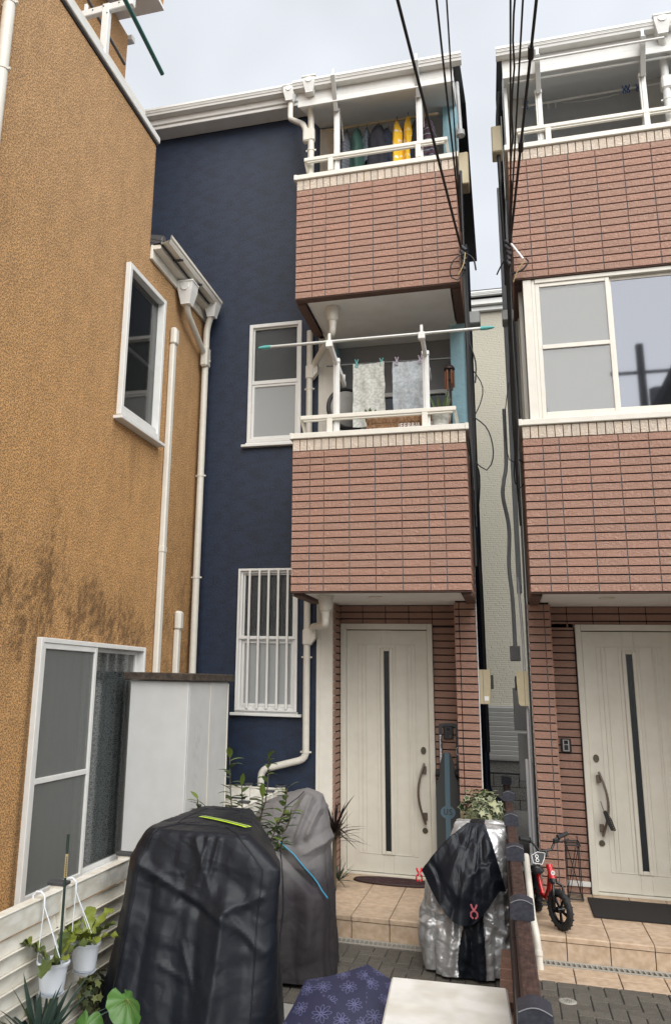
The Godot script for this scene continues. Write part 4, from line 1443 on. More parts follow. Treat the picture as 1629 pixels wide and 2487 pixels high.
	cp.box(V(0.192, 7.10, -0.20), V(0.222, 7.76, -0.14))
	cp.box(V(0.195, 5.9, -0.99), V(0.400, 8.25, -0.90), 0.004)
	obj("corner_post", cp, "white", h)
	var cl := MB.new()
	for q in [[V(0.20, 7.76, -0.012), V(2.30, 7.76, -0.012), V(2.30, 8.40, -1.35), Vector3.DOWN], [V(0.20, 7.76, -0.012), V(2.30, 8.40, -1.35), V(0.20, 8.40, -1.35), Vector3.DOWN], [V(0.20, 7.762, -0.012), V(0.20, 8.40, -1.35), V(0.20, 8.50, -1.0), Vector3.LEFT], [V(0.20, 7.762, -0.012), V(0.20, 8.50, -1.0), V(0.20, 7.95, -0.012), Vector3.LEFT]]:
		cl.flat(q[0], q[1], q[2], q[3])
	obj("ceiling", cl, "soffit", h)
	var fa := MB.new()
	fa.box(V(0.185, 7.755, -0.010), V(2.30, 7.83, 0.008), 0.003)
	fa.box(V(0.185, 7.831, -0.010), V(2.30, 7.99, 0.003), 0.003)
	obj("fascia", fa, "white", h)
	gutter_x(h, 0.13, 2.30, 8.045, 0.115)
	var rf := MB.new()
	for q in [[V(0.14, 8.045, 0.03), V(2.6, 8.045, 0.03), V(2.6, 9.0, -1.9), V(0.14, 9.0, -1.9)], [V(0.14, 9.0, -1.9), V(2.6, 9.0, -1.9), V(2.6, 8.4, -4.9), V(0.14, 8.4, -4.9)]]:
		rf.flat(q[0], q[1], q[2], Vector3.UP)
		rf.flat(q[0], q[2], q[3], Vector3.UP)
	obj("roof", rf, "roof_dark", h)
	var up := downpipe(h, [V(1.625, 7.88, 0.04), V(1.66, 7.74, -0.16), V(1.66, 5.9, -0.16)], 0.036, "white", [V(1.66, 7.36, -0.16)])
	hopper(up, V(1.625, 8.075, 0.06), 0.15, 0.18)
	obj("pipe_joint", bx(V(1.615, 7.46, -0.21), V(1.74, 7.60, -0.11), 0.015), "white", up)
	obj("corner_post", bx(V(1.63, 5.9, -1.0), V(1.79, 8.25, -0.95), 0.004), "white", h)
	railing(h, 0.269, 2.2, 7.02 + 0.007, [0.575, 1.445])
	for x in [0.512, 1.448]:
		laundry_post(h, x, 7.0, 7.62, 1)
	# left flank: conduit, boxes and hoses in the gap
	obj("corner_trim", bx(V(0.166, 0.0, -0.915), V(0.174, 8.0, -0.90)), "white", h)
	meter(h, V(0.098, 1.948, -0.92), -1.0, false)
	obj("conduit", tube_mb([V(0.10, 3.0, -1.2), V(0.11, 2.75, -1.0), V(0.118, 2.4, -0.98), V(0.118, 2.1, -0.98)], 0.012), "grey_conduit", h)
	obj("conduit", tube_mb([V(0.125, 1.8, -0.98), V(0.125, 0.55, -0.98), V(0.14, 0.35, -0.9), V(0.16, 0.2, -0.85)], 0.012), "grey_conduit", h)
	obj("conduit", bx(V(0.085, 0.12, -1.12), V(0.145, 1.32, -1.02), 0.006), "grey_conduit", h)
	obj("switch_box", bx(V(-0.005, 2.235, -2.6), V(0.105, 2.40, -2.5), 0.006), "grey_panel", h)
	obj("duct_cover", bx(V(0.005, 1.52, -2.2), V(0.135, 1.95, -2.1), 0.006), "grey_panel", h)
	obj("duct_cover", bx(V(0.035, 1.05, -1.9), V(0.14, 1.50, -1.8), 0.006), "grey_panel", h)
	obj("duct_cover", bx(V(0.105, 3.0, -2.7), V(0.16, 8.2, -2.6), 0.005), "grey_conduit", h)
	obj("drain_hose", tube_mb([V(0.06, 5.2, -2.6), V(0.055, 4.55, -2.6), V(0.02, 4.3, -2.5), V(0.0, 4.1, -2.5), V(0.05, 3.75, -2.6), V(0.03, 3.3, -2.6), V(0.05, 2.95, -2.6), V(0.055, 2.4, -2.6)], 0.022), "grey_conduit", h)
	obj("junction_box", bx(V(0.055, 7.25, -0.62), V(0.155, 7.55, -0.42), 0.01), "meter_box", h)
	obj("conduit", tube_mb([V(0.16, 8.0, -0.5), V(0.12, 7.5, -0.5), V(0.13, 6.2, -0.5), V(0.13, 5.8, -0.5)], 0.02), "cable", h)
	obj("vent_cap", bx(V(0.08, 5.78, -1.5), V(0.2, 5.9, -1.3), 0.01), "white", h)

# ------------------------------------------------------------------ the orange house on the left
func stain(z: float, y: float, n: FastNoiseLite, n2: FastNoiseLite, n3: FastNoiseLite) -> Color:
	var streak := n.get_noise_2d(z * 7.0, y * 0.35)
	var blot := n2.get_noise_2d(z * 2.2, y * 1.6)
	var fine := float(rand_from_seed(int(z * 1000.0 + 9000.0) * 7919 + int(y * 1000.0 + 500.0) * 104729)[0]) / 2147483648.0 - 1.0
	fine = fine * 0.55 + n3.get_noise_2d(z * 3.0, y * 2.0) * 0.5
	var s := 0.0
	# soot and mould over and beside the sliding door, thinning upward
	var over := exp(-pow((y - 2.36) / 0.34, 2.0)) * smoothstep(-0.6, 0.6, z)
	s += over * clampf(0.36 + blot * 0.5 + streak * 0.3 + fine * 0.8, 0, 1)
	s += exp(-pow((y - 2.85) / 0.45, 2.0)) * smoothstep(0.7, 2.0, z) * clampf(0.02 + blot * 0.8 + streak * 0.3 + fine * 0.8, 0, 1) * 0.5
	s += smoothstep(4.5, 3.4, y) * smoothstep(0.2, 1.2, z) * clampf(streak * 1.3 - 0.55 + blot * 0.8 + fine * 0.6, 0, 1) * 0.42
	# drip line beside the window and under its sill
	s += exp(-pow((z - 1.10) / 0.022, 2.0)) * smoothstep(4.0, 4.3, y) * smoothstep(5.75, 5.6, y) * 0.65
	s += exp(-pow((z - 2.07) / 0.035, 2.0)) * smoothstep(2.4, 2.1, y) * 0.75
	# rain streaks below the ends of the sill
	s += exp(-pow((z - 1.08) / 0.05, 2.0)) * smoothstep(4.14, 4.05, y) * smoothstep(3.0, 4.0, y) * clampf(0.45 + streak * 0.8 + fine * 0.2, 0, 1) * 0.6
	s += smoothstep(0.15, 0.3, z) * smoothstep(1.1, 1.0, z) * smoothstep(4.14, 4.05, y) * smoothstep(3.3, 4.0, y) * clampf(streak * 1.6 + 0.05, 0, 1) * 0.5
	# damp low corner near the pipes
	s += smoothstep(4.6, 2.2, y) * smoothstep(0.35, -0.7, z) * clampf(0.34 + blot * 0.5 + fine * 0.6 + streak * 0.3, 0, 1) * 0.75
	s += exp(-pow((z - 0.6) / 0.02, 2.0)) * smoothstep(5.9, 6.3, y) * 0.3
	s = clampf(s, 0, 0.72)
	var base := Color(0.90, 0.90, 0.90).lerp(Color(1.0, 0.93, 0.78), smoothstep(6.6, 3.0, y))
	base = base * (1.0 + blot * 0.07 + streak * 0.05)
	return base.lerp(Color(0.16, 0.14, 0.10), s)

func orange_house():
	var X := -3.2
	var h := thing("townhouse", "orange stuccoed house with mould stains and white downpipes, at the left", "house")
	var n := nz(201, 1.0, 3)
	var n2 := nz(202, 1.0, 4)
	var n3 := nz(203, 1.0, 2)
	var b := MB.new()
	# lower block to z = -0.95, upper block ends at z = 0.6
	var holes := [[0.222, 4.19, 1.07, 5.648], [0.242, 0.46, 2.035, 2.230]]   # z0, y0, z1, y1
	var zs := []
	var z := -0.95
	while z < 7.0:
		zs.append(z)
		z += 0.03 if z < 3.2 else 0.12
	zs.append(7.0)
	var ys := []
	var y := -0.03
	while y < 7.22:
		ys.append(y)
		y += 0.035 if y < 4.6 else 0.09
	ys.append(7.22)
	for q in holes:
		zs.append(q[0]); zs.append(q[2]); ys.append(q[1]); ys.append(q[3])
	zs.append(0.60)
	ys.append(6.06)
	zs.sort()
	ys.sort()
	var cc := []
	for i in zs.size():
		var row := []
		for j in ys.size():
			row.append(stain(zs[i], ys[j], n, n2, n3))
		cc.append(row)
	for i in zs.size() - 1:
		for j in ys.size() - 1:
			var za: float = zs[i]
			var zb: float = zs[i + 1]
			var ya: float = ys[j]
			var yb: float = ys[j + 1]
			if zb - za < 0.0005 or yb - ya < 0.0005:
				continue
			var cz := (za + zb) * 0.5
			var cy := (ya + yb) * 0.5
			if cz < 0.60 and cy > 6.06:
				continue
			var skip := false
			for q in holes:
				if cz > q[0] and cz < q[2] and cy > q[1] and cy < q[3]:
					skip = true
			if skip:
				continue
			var P := [V(X, ya, zb), V(X, ya, za), V(X, yb, za), V(X, yb, zb)]
			var C := [cc[i + 1][j], cc[i][j], cc[i][j + 1], cc[i + 1][j + 1]]
			for k in [[0, 1, 2], [0, 2, 3]]:
				b.tri(P[k[0]], P[k[1]], P[k[2]], Vector3.RIGHT, Vector3.RIGHT, Vector3.RIGHT)
				var m := b.c.size()
				# colours follow the order in which tri() stored the corners
				for e in 3:
					for f in 4:
						if b.v[m - 3 + e].is_equal_approx(P[f]):
							b.c[m - 3 + e] = C[f]
	b.col = Color(0.95, 0.9, 0.8)
	for q in holes:
		b.xf = side(X)
		b.quad(V(-q[2], q[1], 0), V(-q[0], q[1], 0), V(-q[0], q[1], -0.1), V(-q[2], q[1], -0.1), Vector3.UP)
		b.quad(V(-q[2], q[3], 0), V(-q[0], q[3], 0), V(-q[0], q[3], -0.1), V(-q[2], q[3], -0.1), Vector3.DOWN)
		b.quad(V(-q[2], q[1], 0), V(-q[2], q[3], 0), V(-q[2], q[3], -0.1), V(-q[2], q[1], -0.1), Vector3.RIGHT)
		b.quad(V(-q[0], q[1], 0), V(-q[0], q[3], 0), V(-q[0], q[3], -0.1), V(-q[0], q[1], -0.1), Vector3.LEFT)
	b.xf = Transform3D.IDENTITY
	# end walls
	b.quad(V(-6, -0.03, -0.95), V(X, -0.03, -0.95), V(X, 6.06, -0.95), V(-6, 6.06, -0.95), Vector3.FORWARD)
	b.quad(V(-6, 5.9, 0.60), V(X, 5.9, 0.60), V(X, 7.22, 0.60), V(-6, 7.22, 0.60), Vector3.FORWARD)
	obj("wall", b, "orange_stucco", h)
	var core := MB.new()
	core.box(V(-6.0, -0.03, -0.94), V(-5.8, 7.2, 7.0))
	core.box(V(-6.0, -0.03, 7.001), V(X, 7.2, 7.1))
	core.box(V(-5.79, 6.9, 0.61), V(X - 0.01, 7.2, 6.99))
	core.box(V(-5.79, 2.9, -0.94), V(X - 0.11, 3.1, 6.99))
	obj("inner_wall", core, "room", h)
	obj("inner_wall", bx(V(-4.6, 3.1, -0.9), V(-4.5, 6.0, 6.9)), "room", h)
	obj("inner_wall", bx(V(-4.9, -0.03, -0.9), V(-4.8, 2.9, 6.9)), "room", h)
	# parapet coping and its metal rail
	var cp := MB.new()
	cp.box(V(X - 0.16, 7.215, 0.575), V(X + 0.03, 7.285, 7.1), 0.006)
	cp.box(V(-6.0, 7.215, 0.575), V(X - 0.161, 7.285, 0.73), 0.006)
	obj("coping", cp, "white", h)
	obj("drip_edge", bx(V(X - 0.15, 7.185, 0.580), V(X + 0.012, 7.213, 7.1)), "grout", h)
	var rl := MB.new()
	rl.box(V(X - 0.06, 7.345, 0.86), V(X - 0.012, 7.395, 7.1), 0.005)
	for k in 8:
		rl.box(V(X - 0.055, 7.286, 1.02 + k * 0.85), V(X - 0.018, 7.344, 1.10 + k * 0.85), 0.003)
	obj("railing", rl, "cream_metal", h)
	# set-back top storey with its overhanging slab
	var up := MB.new()
	up.col = Color(0.97, 0.9, 0.8)
	up.box(V(-8.0, 7.0, -0.32), V(-4.1, 9.50, 7.0))
	up.box(V(-8.0, 9.56, -0.07), V(-3.54, 9.95, 7.0))
	obj("upper_wall", up, "orange_stucco", h)
	obj("soffit", bx(V(-8.0, 9.515, -0.08), V(-3.53, 9.555, 7.0)), "grey_wall", h)
	var ug := MB.new()
	ug.box(V(-4.3, 9.45, -0.42), V(-4.05, 9.53, -0.33), 0.01)
	ug.box(V(-3.60, 9.86, -0.16), V(-3.48, 9.95, 0.3), 0.01)
	obj("gutter_end", ug, "white", h)
	# laundry bracket on the parapet
	var lb := MB.new()
	lb.box(V(-3.262, 7.285, 1.700), V(-3.196, 7.86, 1.762), 0.004)
	lb.bar(V(-3.56, 7.80, 1.731), V(-2.97, 7.835, 1.731), 0.05, 0.075, Vector3.UP, 0.006)
	lb.box(V(-3.010, 7.79, 1.70), V(-2.965, 7.90, 1.765), 0.004)
	lb.box(V(-3.46, 7.82, 1.715), V(-3.43, 7.92, 1.745), 0.003)
	var lbo := obj("laundry_bracket", lb, "white", h)
	var bolts := MB.new()
	for p in [V(-3.25, 7.83, 1.764), V(-3.21, 7.75, 1.764), V(-3.36, 7.82, 1.758), V(-3.10, 7.84, 1.758)]:
		bolts.box(p - V(0.006, 0.006, 0.004), p + V(0.006, 0.006, 0.004), 0.002)
	obj("bolt", bolts, "charcoal", lbo)
	# low roof beside the upper block with its gutter
	var rf := MB.new()
	rf.flat(V(X + 0.14, 6.10, 0.60), V(X + 0.14, 6.10, -1.0), V(-4.4, 6.55, -1.0), Vector3.UP)
	rf.flat(V(X + 0.14, 6.10, 0.60), V(-4.4, 6.55, -1.0), V(-4.4, 6.55, 0.60), Vector3.UP)
	rf.flat(V(X + 0.14, 6.06, 0.60), V(X + 0.14, 6.06, -1.0), V(-4.4, 6.51, -1.0), Vector3.DOWN)
	rf.flat(V(X + 0.14, 6.06, 0.60), V(-4.4, 6.51, -1.0), V(-4.4, 6.51, 0.60), Vector3.DOWN)
	obj("roof", rf, "roof_dark", h)
	var fl := MB.new()
	fl.prism(PackedVector2Array([Vector2(-3.30, 6.06), Vector2(-3.05, 6.10), Vector2(-3.06, 6.16), Vector2(-3.32, 6.22)]), 0.560, 0.596)
	obj("flashing", fl, "roof_dark", h)
	var fb := MB.new()
	fb.box(V(X + 0.004, 5.93, -0.95), V(X + 0.030, 6.08, 0.595), 0.003)
	fb.box(V(X + 0.0305, 6.03, -0.95), V(X + 0.110, 6.075, 0.59), 0.003)
	obj("fascia", fb, "cream_metal", h)
	var gt := MB.new()
	var gp := PackedVector2Array([Vector2(0.0, 0.0), Vector2(0.0, -0.030), Vector2(-0.012, -0.038), Vector2(-0.014, -0.056), Vector2(-0.026, -0.084), Vector2(-0.11, -0.084), Vector2(-0.11, -0.01), Vector2(-0.10, -0.01), Vector2(-0.10, -0.074), Vector2(-0.012, -0.045), Vector2(-0.008, 0.0)])
	gt.xf = Transform3D(Basis.IDENTITY, V(X + 0.225, 6.155, 0))
	gt.prism(gp, -0.92, 0.60)
	var gut := obj("gutter", gt, "cream_metal", h)
	var gb := MB.new()
	gb.xf = gt.xf
	for zz in [0.25, -0.3]:
		gb.box(V(-0.13, -0.100, zz), V(-0.01, -0.086, zz + 0.03), 0.002)
	obj("gutter_bracket", gb, "charcoal", gut)
	hopper(gut, V(X + 0.115, 6.01, -0.13), 0.17, 0.24)
	hopper(gut, V(X + 0.135, 6.14, -0.83), 0.15, 0.20)
	downpipe(h, [V(X + 0.115, 5.78, -0.13), V(X + 0.10, 5.70, -0.20), V(X + 0.065, 5.50, -0.80)], 0.033)
	downpipe(h, [V(X + 0.125, 5.95, -0.83), V(X + 0.07, 5.82, -0.86), V(X + 0.07, 0.1, -0.86)], 0.037, "cream_pipe", [V(X + 0.07, 5.42, -0.86), V(X + 0.07, 4.1, -0.86), V(X + 0.07, 3.0, -0.86)])
	obj("pipe_joint", bx(V(X + 0.03, 5.34, -0.91), V(X + 0.115, 5.58, -0.78), 0.018), "cream_pipe", h)
	downpipe(h, [V(X + 0.065, 9.9, 3.22), V(X + 0.065, 0.1, 3.22)], 0.043, "cream_pipe", [V(X + 0.065, 6.5, 3.22), V(X + 0.065, 5.96, 3.22)])
	# moulded covers of the air-conditioner lines
	for q in [[-0.02, 5.40], [-0.50, 2.56]]:
		var d := MB.new()
		d.box(V(X + 0.003, 0.15, q[0] - 0.040), V(X + 0.060, q[1] - 0.12, q[0] + 0.040), 0.012)
		d.box(V(X + 0.003, q[1] - 0.13, q[0] - 0.052), V(X + 0.078, q[1] + 0.06, q[0] + 0.052), 0.022)
		d.box(V(X + 0.003, (q[1]) * 0.58, q[0] - 0.044), V(X + 0.064, q[1] * 0.58 + 0.07, q[0] + 0.044), 0.010)
		obj("line_cover", d, "cream_pipe", h)
	# upstairs window
	var xf := side(X)
	var wb := MB.new()
	frame_rect(wb, -1.07, 4.19, -0.222, 5.648, 0.050, -0.07, 0.045, 0.004)
	wb.box(V(-1.02, 4.241, -0.05), V(-0.272, 4.290, 0.030), 0.004)
	var win := placed(obj("window", wb, "white", h), xf)
	win.set_meta("label", "upstairs window of the orange house")
	obj("sill", bx(V(-1.125, 4.135, -0.01), V(-0.165, 4.165, 0.085), 0.004), "white", win)
	obj("pane", bx(V(-1.02, 4.29, -0.030), V(-0.272, 5.598, -0.024)), "dark_glass", win)
	obj("pane", bx(V(-0.99, 4.29, -0.115), V(-0.28, 5.598, -0.110)), "patterned_glass", win)
	obj("mid_rail", bx(V(-1.02, 4.88, -0.060), V(-0.272, 4.92, -0.036), 0.003), "white", win)
	# sliding door with a screen leaf and lace curtains
	var fr := MB.new()
	frame_rect(fr, -2.035, 0.46, -0.242, 2.230, 0.036, -0.09, 0.040, 0.004)
	var dr := placed(obj("sliding_door", fr, "white", h), xf)
	dr.set_meta("label", "ground-floor sliding door of the orange house, half behind an insect screen")
	var sc := MB.new()
	frame_rect(sc, -1.998, 0.497, -1.165, 2.193, 0.040, 0.004, 0.032, 0.003)
	sc.box(V(-1.957, 1.238, 0.006), V(-1.206, 1.276, 0.030), 0.003)
	obj("screen_leaf", sc, "white", dr)
	obj("insect_screen", bx(V(-1.957, 0.538, 0.016), V(-1.206, 1.238, 0.018)), "screen_mesh", dr)
	obj("insect_screen", bx(V(-1.957, 1.276, 0.016), V(-1.206, 2.152, 0.018)), "screen_mesh", dr)
	var gl := MB.new()
	frame_rect(gl, -1.20, 0.497, -0.279, 2.193, 0.032, -0.07, -0.03, 0.003)
	frame_rect(gl, -1.998, 0.497, -1.15, 2.193, 0.032, -0.03, 0.0, 0.003)
	obj("glass_leaf", gl, "white", dr)
	obj("pane", bx(V(-1.168, 0.53, -0.052), V(-0.311, 2.161, -0.047)), "glass", dr)
	obj("pane", bx(V(-1.966, 0.53, -0.018), V(-1.182, 2.161, -0.013)), "glass", dr)
	for q in [[-1.99, -1.19, 3], [-0.98, -0.29, 4]]:
		var rows := []
		for i in 3:
			var row := []
			for k in 60:
				var t := k / 59.0
				row.append(V(lerpf(q[0], q[1], t), lerpf(2.19, 0.5, i / 2.0), -0.115 + 0.022 * sin(t * 44.0 + q[2]) + 0.010 * sin(t * 97.0)))
			rows.append(row)
		var ct := MB.new()
		ct.sheet(rows)
		obj("lace_curtain", ct, "lace", dr)

# ------------------------------------------------------------------ behind the gap, and across the lane
func far_house():
	var h := thing("far_house", "beige stone-sided house closing the end of the narrow gap", "house")
	obj("wall", bx(V(-4, 0.72, -8.9), V(4, 9.25, -8.5)), "far_siding", h)
	obj("foundation", bx(V(-4, -0.03, -8.9), V(4, 0.715, -8.52)), "concrete", h)
	var e := MB.new()
	e.box(V(-4, 9.16, -8.498), V(4, 9.24, -8.40), 0.004)
	e.box(V(-4, 9.251, -8.9), V(4, 9.36, -8.30), 0.004)
	obj("eaves", e, "white", h)
	gutter_x(h, -4, 4, 9.48, -8.18)
	obj("roof", bx(V(-4, 9.40, -12), V(4, 9.56, -8.3)), "roof_dark", h)
	var sh := obj("shutter_box", bx(V(-0.6, 0.70, -8.499), V(0.6, 1.62, -8.46)), "grey_panel", h)
	var sl := MB.new()
	sl.xf = Transform3D(Basis(Vector3.RIGHT, 0.28), Vector3.ZERO)
	sl.box(V(-0.58, -0.036, -0.008), V(0.58, 0.036, 0.008), 0.004)
	var sm_ := sl.mesh()
	for k in 11:
		put("slat", sm_, "grey_panel", sh, Transform3D(Basis.IDENTITY, V(0, 0.755 + k * 0.08, -8.445)))
	# block wall at the end of the passage
	var fb := thing("block_wall", "low dark block wall at the far end of the gap between the houses", "wall", V(-0.06, 0, -7.6))
	obj("core", bx(V(-0.45, -0.03, -0.06), V(0.45, 0.58, 0.04)), "drain_dark", fb)
	var bm := bx(V(-0.195, -0.094, 0), V(0.195, 0.094, 0.06), 0.004).mesh()
	for r in 3:
		for k in 3:
			put("block", bm, "concrete", fb, Transform3D(Basis.IDENTITY, V((k - 1) * 0.4 + (0.2 if r % 2 == 1 else 0.0) - 0.1, 0.07 + r * 0.195, 0.0)))
	var ps := obj("passage", bx(V(-0.40, -0.034, -8.5), V(0.215, 0.02, 0.10)), "concrete")
	structure(ps)

func street_behind():
	# what the windows reflect: a pole and a house over the lane
	var p := thing("utility_pole", "concrete utility pole with crossarms, standing across the lane behind the viewer", "utility pole", V(4.3, 0, 19.0))
	var b := MB.new()
	b.tube([V(0, -0.03, 0), V(0, 12.4, 0)], 0.17, 0.12, 16)
	obj("pole", b, "pole_concrete", p)
	for y in [10.2, 11.5]:
		var a := MB.new()
		a.box(V(-1.6 if y < 8.5 else -0.9, y, 0.14), V(1.2, y + 0.09, 0.23), 0.005)
		obj("crossarm", a, "charcoal", p)
	obj("transformer", lathe_mb([Vector2(0.0, 9.2), Vector2(0.24, 9.15), Vector2(0.25, 8.5), Vector2(0.0, 8.45)], V(0.42, 1.8, 0.1)), "grey_conduit", p)
	var h := thing("house_across", "cream two-storey house across the lane, seen only in window reflections", "house", V(0, 0, 0))
	obj("wall", bx(V(4.0, -0.03, 9.6), V(9.0, 8.6, 16.0)), "cream_metal", h)
	obj("roof", bx(V(3.7, 8.61, 9.3), V(9.3, 8.9, 16.3)), "roof_dark", h)
	for z in [10.2, 12.6]:
		var f := MB.new()
		f.box(V(3.95, 6.3, z), V(3.999, 7.8, z + 1.4))
		obj("window", f, "charcoal", h)

# ------------------------------------------------------------------ fences, shed
func louver_fence(called: String, label: String, at: Vector3, turn: float, spans: Array) -> Node3D:
	# spans: x of the posts along local x; slats tilt outward to local +z
	var f := thing(called, label, "fence", at, turn, "white louvred garden fence")
	for x in spans:
		var p := MB.new()
		p.box(V(x - 0.022, -0.03, -0.045), V(x + 0.022, 0.985, 0.030), 0.003)
		var po := obj("post", p, "fence_white", f)
		obj("post_cap", bx(V(x - 0.032, 0.986, -0.055), V(x + 0.032, 1.002, 0.040), 0.003), "charcoal", po)
	for i in spans.size() - 1:
		var a: float = spans[i] + 0.024
		var b: float = spans[i + 1] - 0.024
		var t := MB.new()
		t.box(V(a, 0.872, 0.000), V(b, 0.965, 0.024), 0.004)
		t.box(V(a, 0.966, -0.020), V(b, 0.974, 0.030), 0.002)
		obj("top_rail", t, "fence_white", f)
		var s := MB.new()
		s.box(V(a, -0.026, -0.005), V(b, 0.032, 0.005), 0.003)
		s.box(V(a, -0.032, -0.007), V(b, -0.0255, 0.022), 0.002)
		var ms := s.mesh()
		for k in 10:
			put("slat", ms, "fence_white", f, Transform3D(Basis(Vector3.RIGHT, -0.24), V(0, 0.825 - 0.0745 * k, 0.004)))
	return f

func yard():
	# local x of the first fence runs along -z (turn +90 degrees), so its slats face +x
	var f: Node3D = louver_fence("louvre_fence", "white louvred fence running along the path in front of the orange house", V(-2.15, 0, 0), PI / 2, [-4.86, -4.115, -3.37, -2.62, -1.87, -1.12, -0.37, 0.38, 0.80])
	var st := MB.new()
	var rng := RandomNumberGenerator.new()
	rng.seed = 5
	for k in 22:
		if k in [3, 6, 10, 16]:
			continue
		var x := -2.995 + k * 0.0105
		st.box(V(x, 0.905 + rng.randf() * 0.006, 0.0242), V(x + 0.003 + rng.randf() * 0.003, 0.935, 0.0246))
	obj("faded_print", st, "shed", f)
	louver_fence("louvre_fence", "white louvred fence section before the navy wall, between shed and path", V(-2.13, 0, -0.78), 0, [-0.66, -0.345, -0.03])
	# storage shed
	var s := thing("storage_shed", "grey steel storage shed with a brown lid beside the sliding door", "shed", V(-2.85, 0, 0.10))
	var b := MB.new()
	b.box(V(-0.265, 0.0, -0.50), V(0.262, 1.945, 0.53), 0.006)
	obj("body", b, "shed", s)
	var cp := MB.new()
	cp.box(V(-0.315, 1.948, -0.56), V(0.305, 2.012, 0.575), 0.006)
	obj("lid", cp, "shed_cap", s)
	var d := MB.new()
	d.box(V(0.2625, 0.05, -0.46), V(0.2655, 1.93, -0.005))
	d.box(V(0.2625, 0.05, 0.012), V(0.2665, 1.93, 0.50))
	obj("door", d, "shed", s)
	obj("door_strip", bx(V(0.266, 0.05, -0.006), V(0.272, 1.93, 0.011), 0.002), "cream_pipe", s)
	obj("corner_strip", bx(V(0.264, 0.05, -0.500), V(0.274, 1.93, -0.482), 0.002), "cream_metal", s)
	var sc := MB.new()
	for k in 40:
		var y := 1.05 + rng.randf() * 0.55
		var z := 0.32 + rng.randf_range(-0.10, 0.06)
		var c := V(0.2668, y, z)
		var pts := []
		for e in 5:
			pts.append(c + V(0.0003, e * 0.013, sin(e * 0.8 + k) * 0.012))
		sc.tube(pts, 0.0007, -1.0, 4)
	obj("scuff", sc, "grey_panel", s)
	wooden_fence()

func wooden_fence():
	# brown slatted divider between the two forecourts; it leans away slightly to the left going back
	var at := V(-0.052, 0, 0.476)
	var f := thing("wooden_fence", "brown timber divider fence with slate-blue post caps between the two forecourts", "fence", at, 0.0185)
	var posts := [3.93, 2.615, 1.30, 0.0, -1.373, -2.70]
	for z in posts:
		var p := MB.new()
		p.box(V(-0.030, -0.03, z - 0.030), V(0.030, 0.985, z + 0.030), 0.004)
		var po := obj("post", p, "fence_dark", f)
		var c := MB.new()
		var poly := PackedVector2Array()
		for k in 9:
			var t := k / 8.0
			poly.push_back(Vector2(lerpf(-0.050, 0.050, t), 1.040 + 0.016 * sin(PI * t)))
		poly.append_array([Vector2(0.052, 0.975), Vector2(0.038, 0.970), Vector2(-0.038, 0.970), Vector2(-0.052, 0.975)])
		c.prism(poly, z - 0.055, z + 0.052)
		var co := obj("post_cap", c, "post_cap", po)
		var e := MB.new()
		var pts := []
		for k in 9:
			var t := k / 8.0
			pts.append(V(lerpf(-0.048, 0.048, t), 1.038 + 0.016 * sin(PI * t), z + 0.054))
		e.tube(pts, 0.0022, -1.0, 5)
		obj("worn_edge", e, "edge_worn", co)
		var u := MB.new()
		u.box(V(-0.034, 0.86, z - 0.047), V(0.034, 0.969, z - 0.0305), 0.003)
		u.box(V(-0.034, 0.86, z + 0.0305), V(0.034, 0.969, z + 0.047), 0.003)
		obj("socket", u, "charcoal", po)
	for i in posts.size() - 1:
		var a: float = posts[i + 1] + 0.050
		var b: float = posts[i] - 0.050
		var mid := (a + b) * 0.5
		var L := (b - a) * 0.5
		put("top_rail", bx(V(-0.032, -0.045, -L), V(0.032, 0.045, L), 0.006).mesh(), "fence_wood", f, Transform3D(Basis(Vector3.BACK, randf_seed(i) * 0.03), V(0, 0.925, mid)))
		var bm := bx(V(-0.008, -0.052, -L - 0.04), V(0.008, 0.052, L + 0.04), 0.003).mesh()
		for k in 8:
			put("board", bm, "fence_dark", f, Transform3D(Basis.IDENTITY, V(-0.040, 0.835 - k * 0.112, mid)))

func randf_seed(i: int) -> float:
	return fmod(sin(i * 12.9898 + 4.1) * 43758.5453, 1.0)

# ------------------------------------------------------------------ draped covers
func bag(rows: Array, C: int, R: int) -> Array:
	# key rings [y, cx, cz, rx, rz, squareness], smoothly resampled to R rings of C points from the top down
	var out := []
	var K := rows.size()
	for i in R:
		var u := float(i) / (R - 1) * (K - 1)
		var k := mini(int(u), K - 2)
		var t := u - k
		var g := []
		for e in 6:
			var p0: float = rows[maxi(k - 1, 0)][e]
			var p1: float = rows[k][e]
			var p2: float = rows[k + 1][e]
			var p3: float = rows[mini(k + 2, K - 1)][e]
			var cr := 0.5 * (2.0 * p1 + (p2 - p0) * t + (2.0 * p0 - 5.0 * p1 + 4.0 * p2 - p3) * t * t + (3.0 * p1 - p0 - 3.0 * p2 + p3) * t * t * t)
			g.append(lerpf(cr, lerpf(p1, p2, t), 0.85))
		var ring := []
		for j in C:
			var a := TAU * j / C
			var ca := cos(a)
			var sa := sin(a)
			var m: float = pow(pow(absf(ca), g[5]) + pow(absf(sa), g[5]), -1.0 / g[5])
			ring.append(V(g[1] + ca * m * g[3], g[0], g[2] + sa * m * g[4]))
		out.append(ring)
	return out

func taper(rows: Array, x0: float, zf: float, k: float) -> Array:
	# narrow a bag towards its far end, holding the side at x0
	for row in rows:
		for j in row.size():
			var p: Vector3 = row[j]
			row[j] = V(x0 + (p.x - x0) * (1.0 - k * clampf(zf - p.z, 0.0, 1.2)), p.y, p.z)
	return rows

func tri_wave(x: float) -> float:
	return absf(fposmod(x, 1.0) * 2.0 - 1.0)

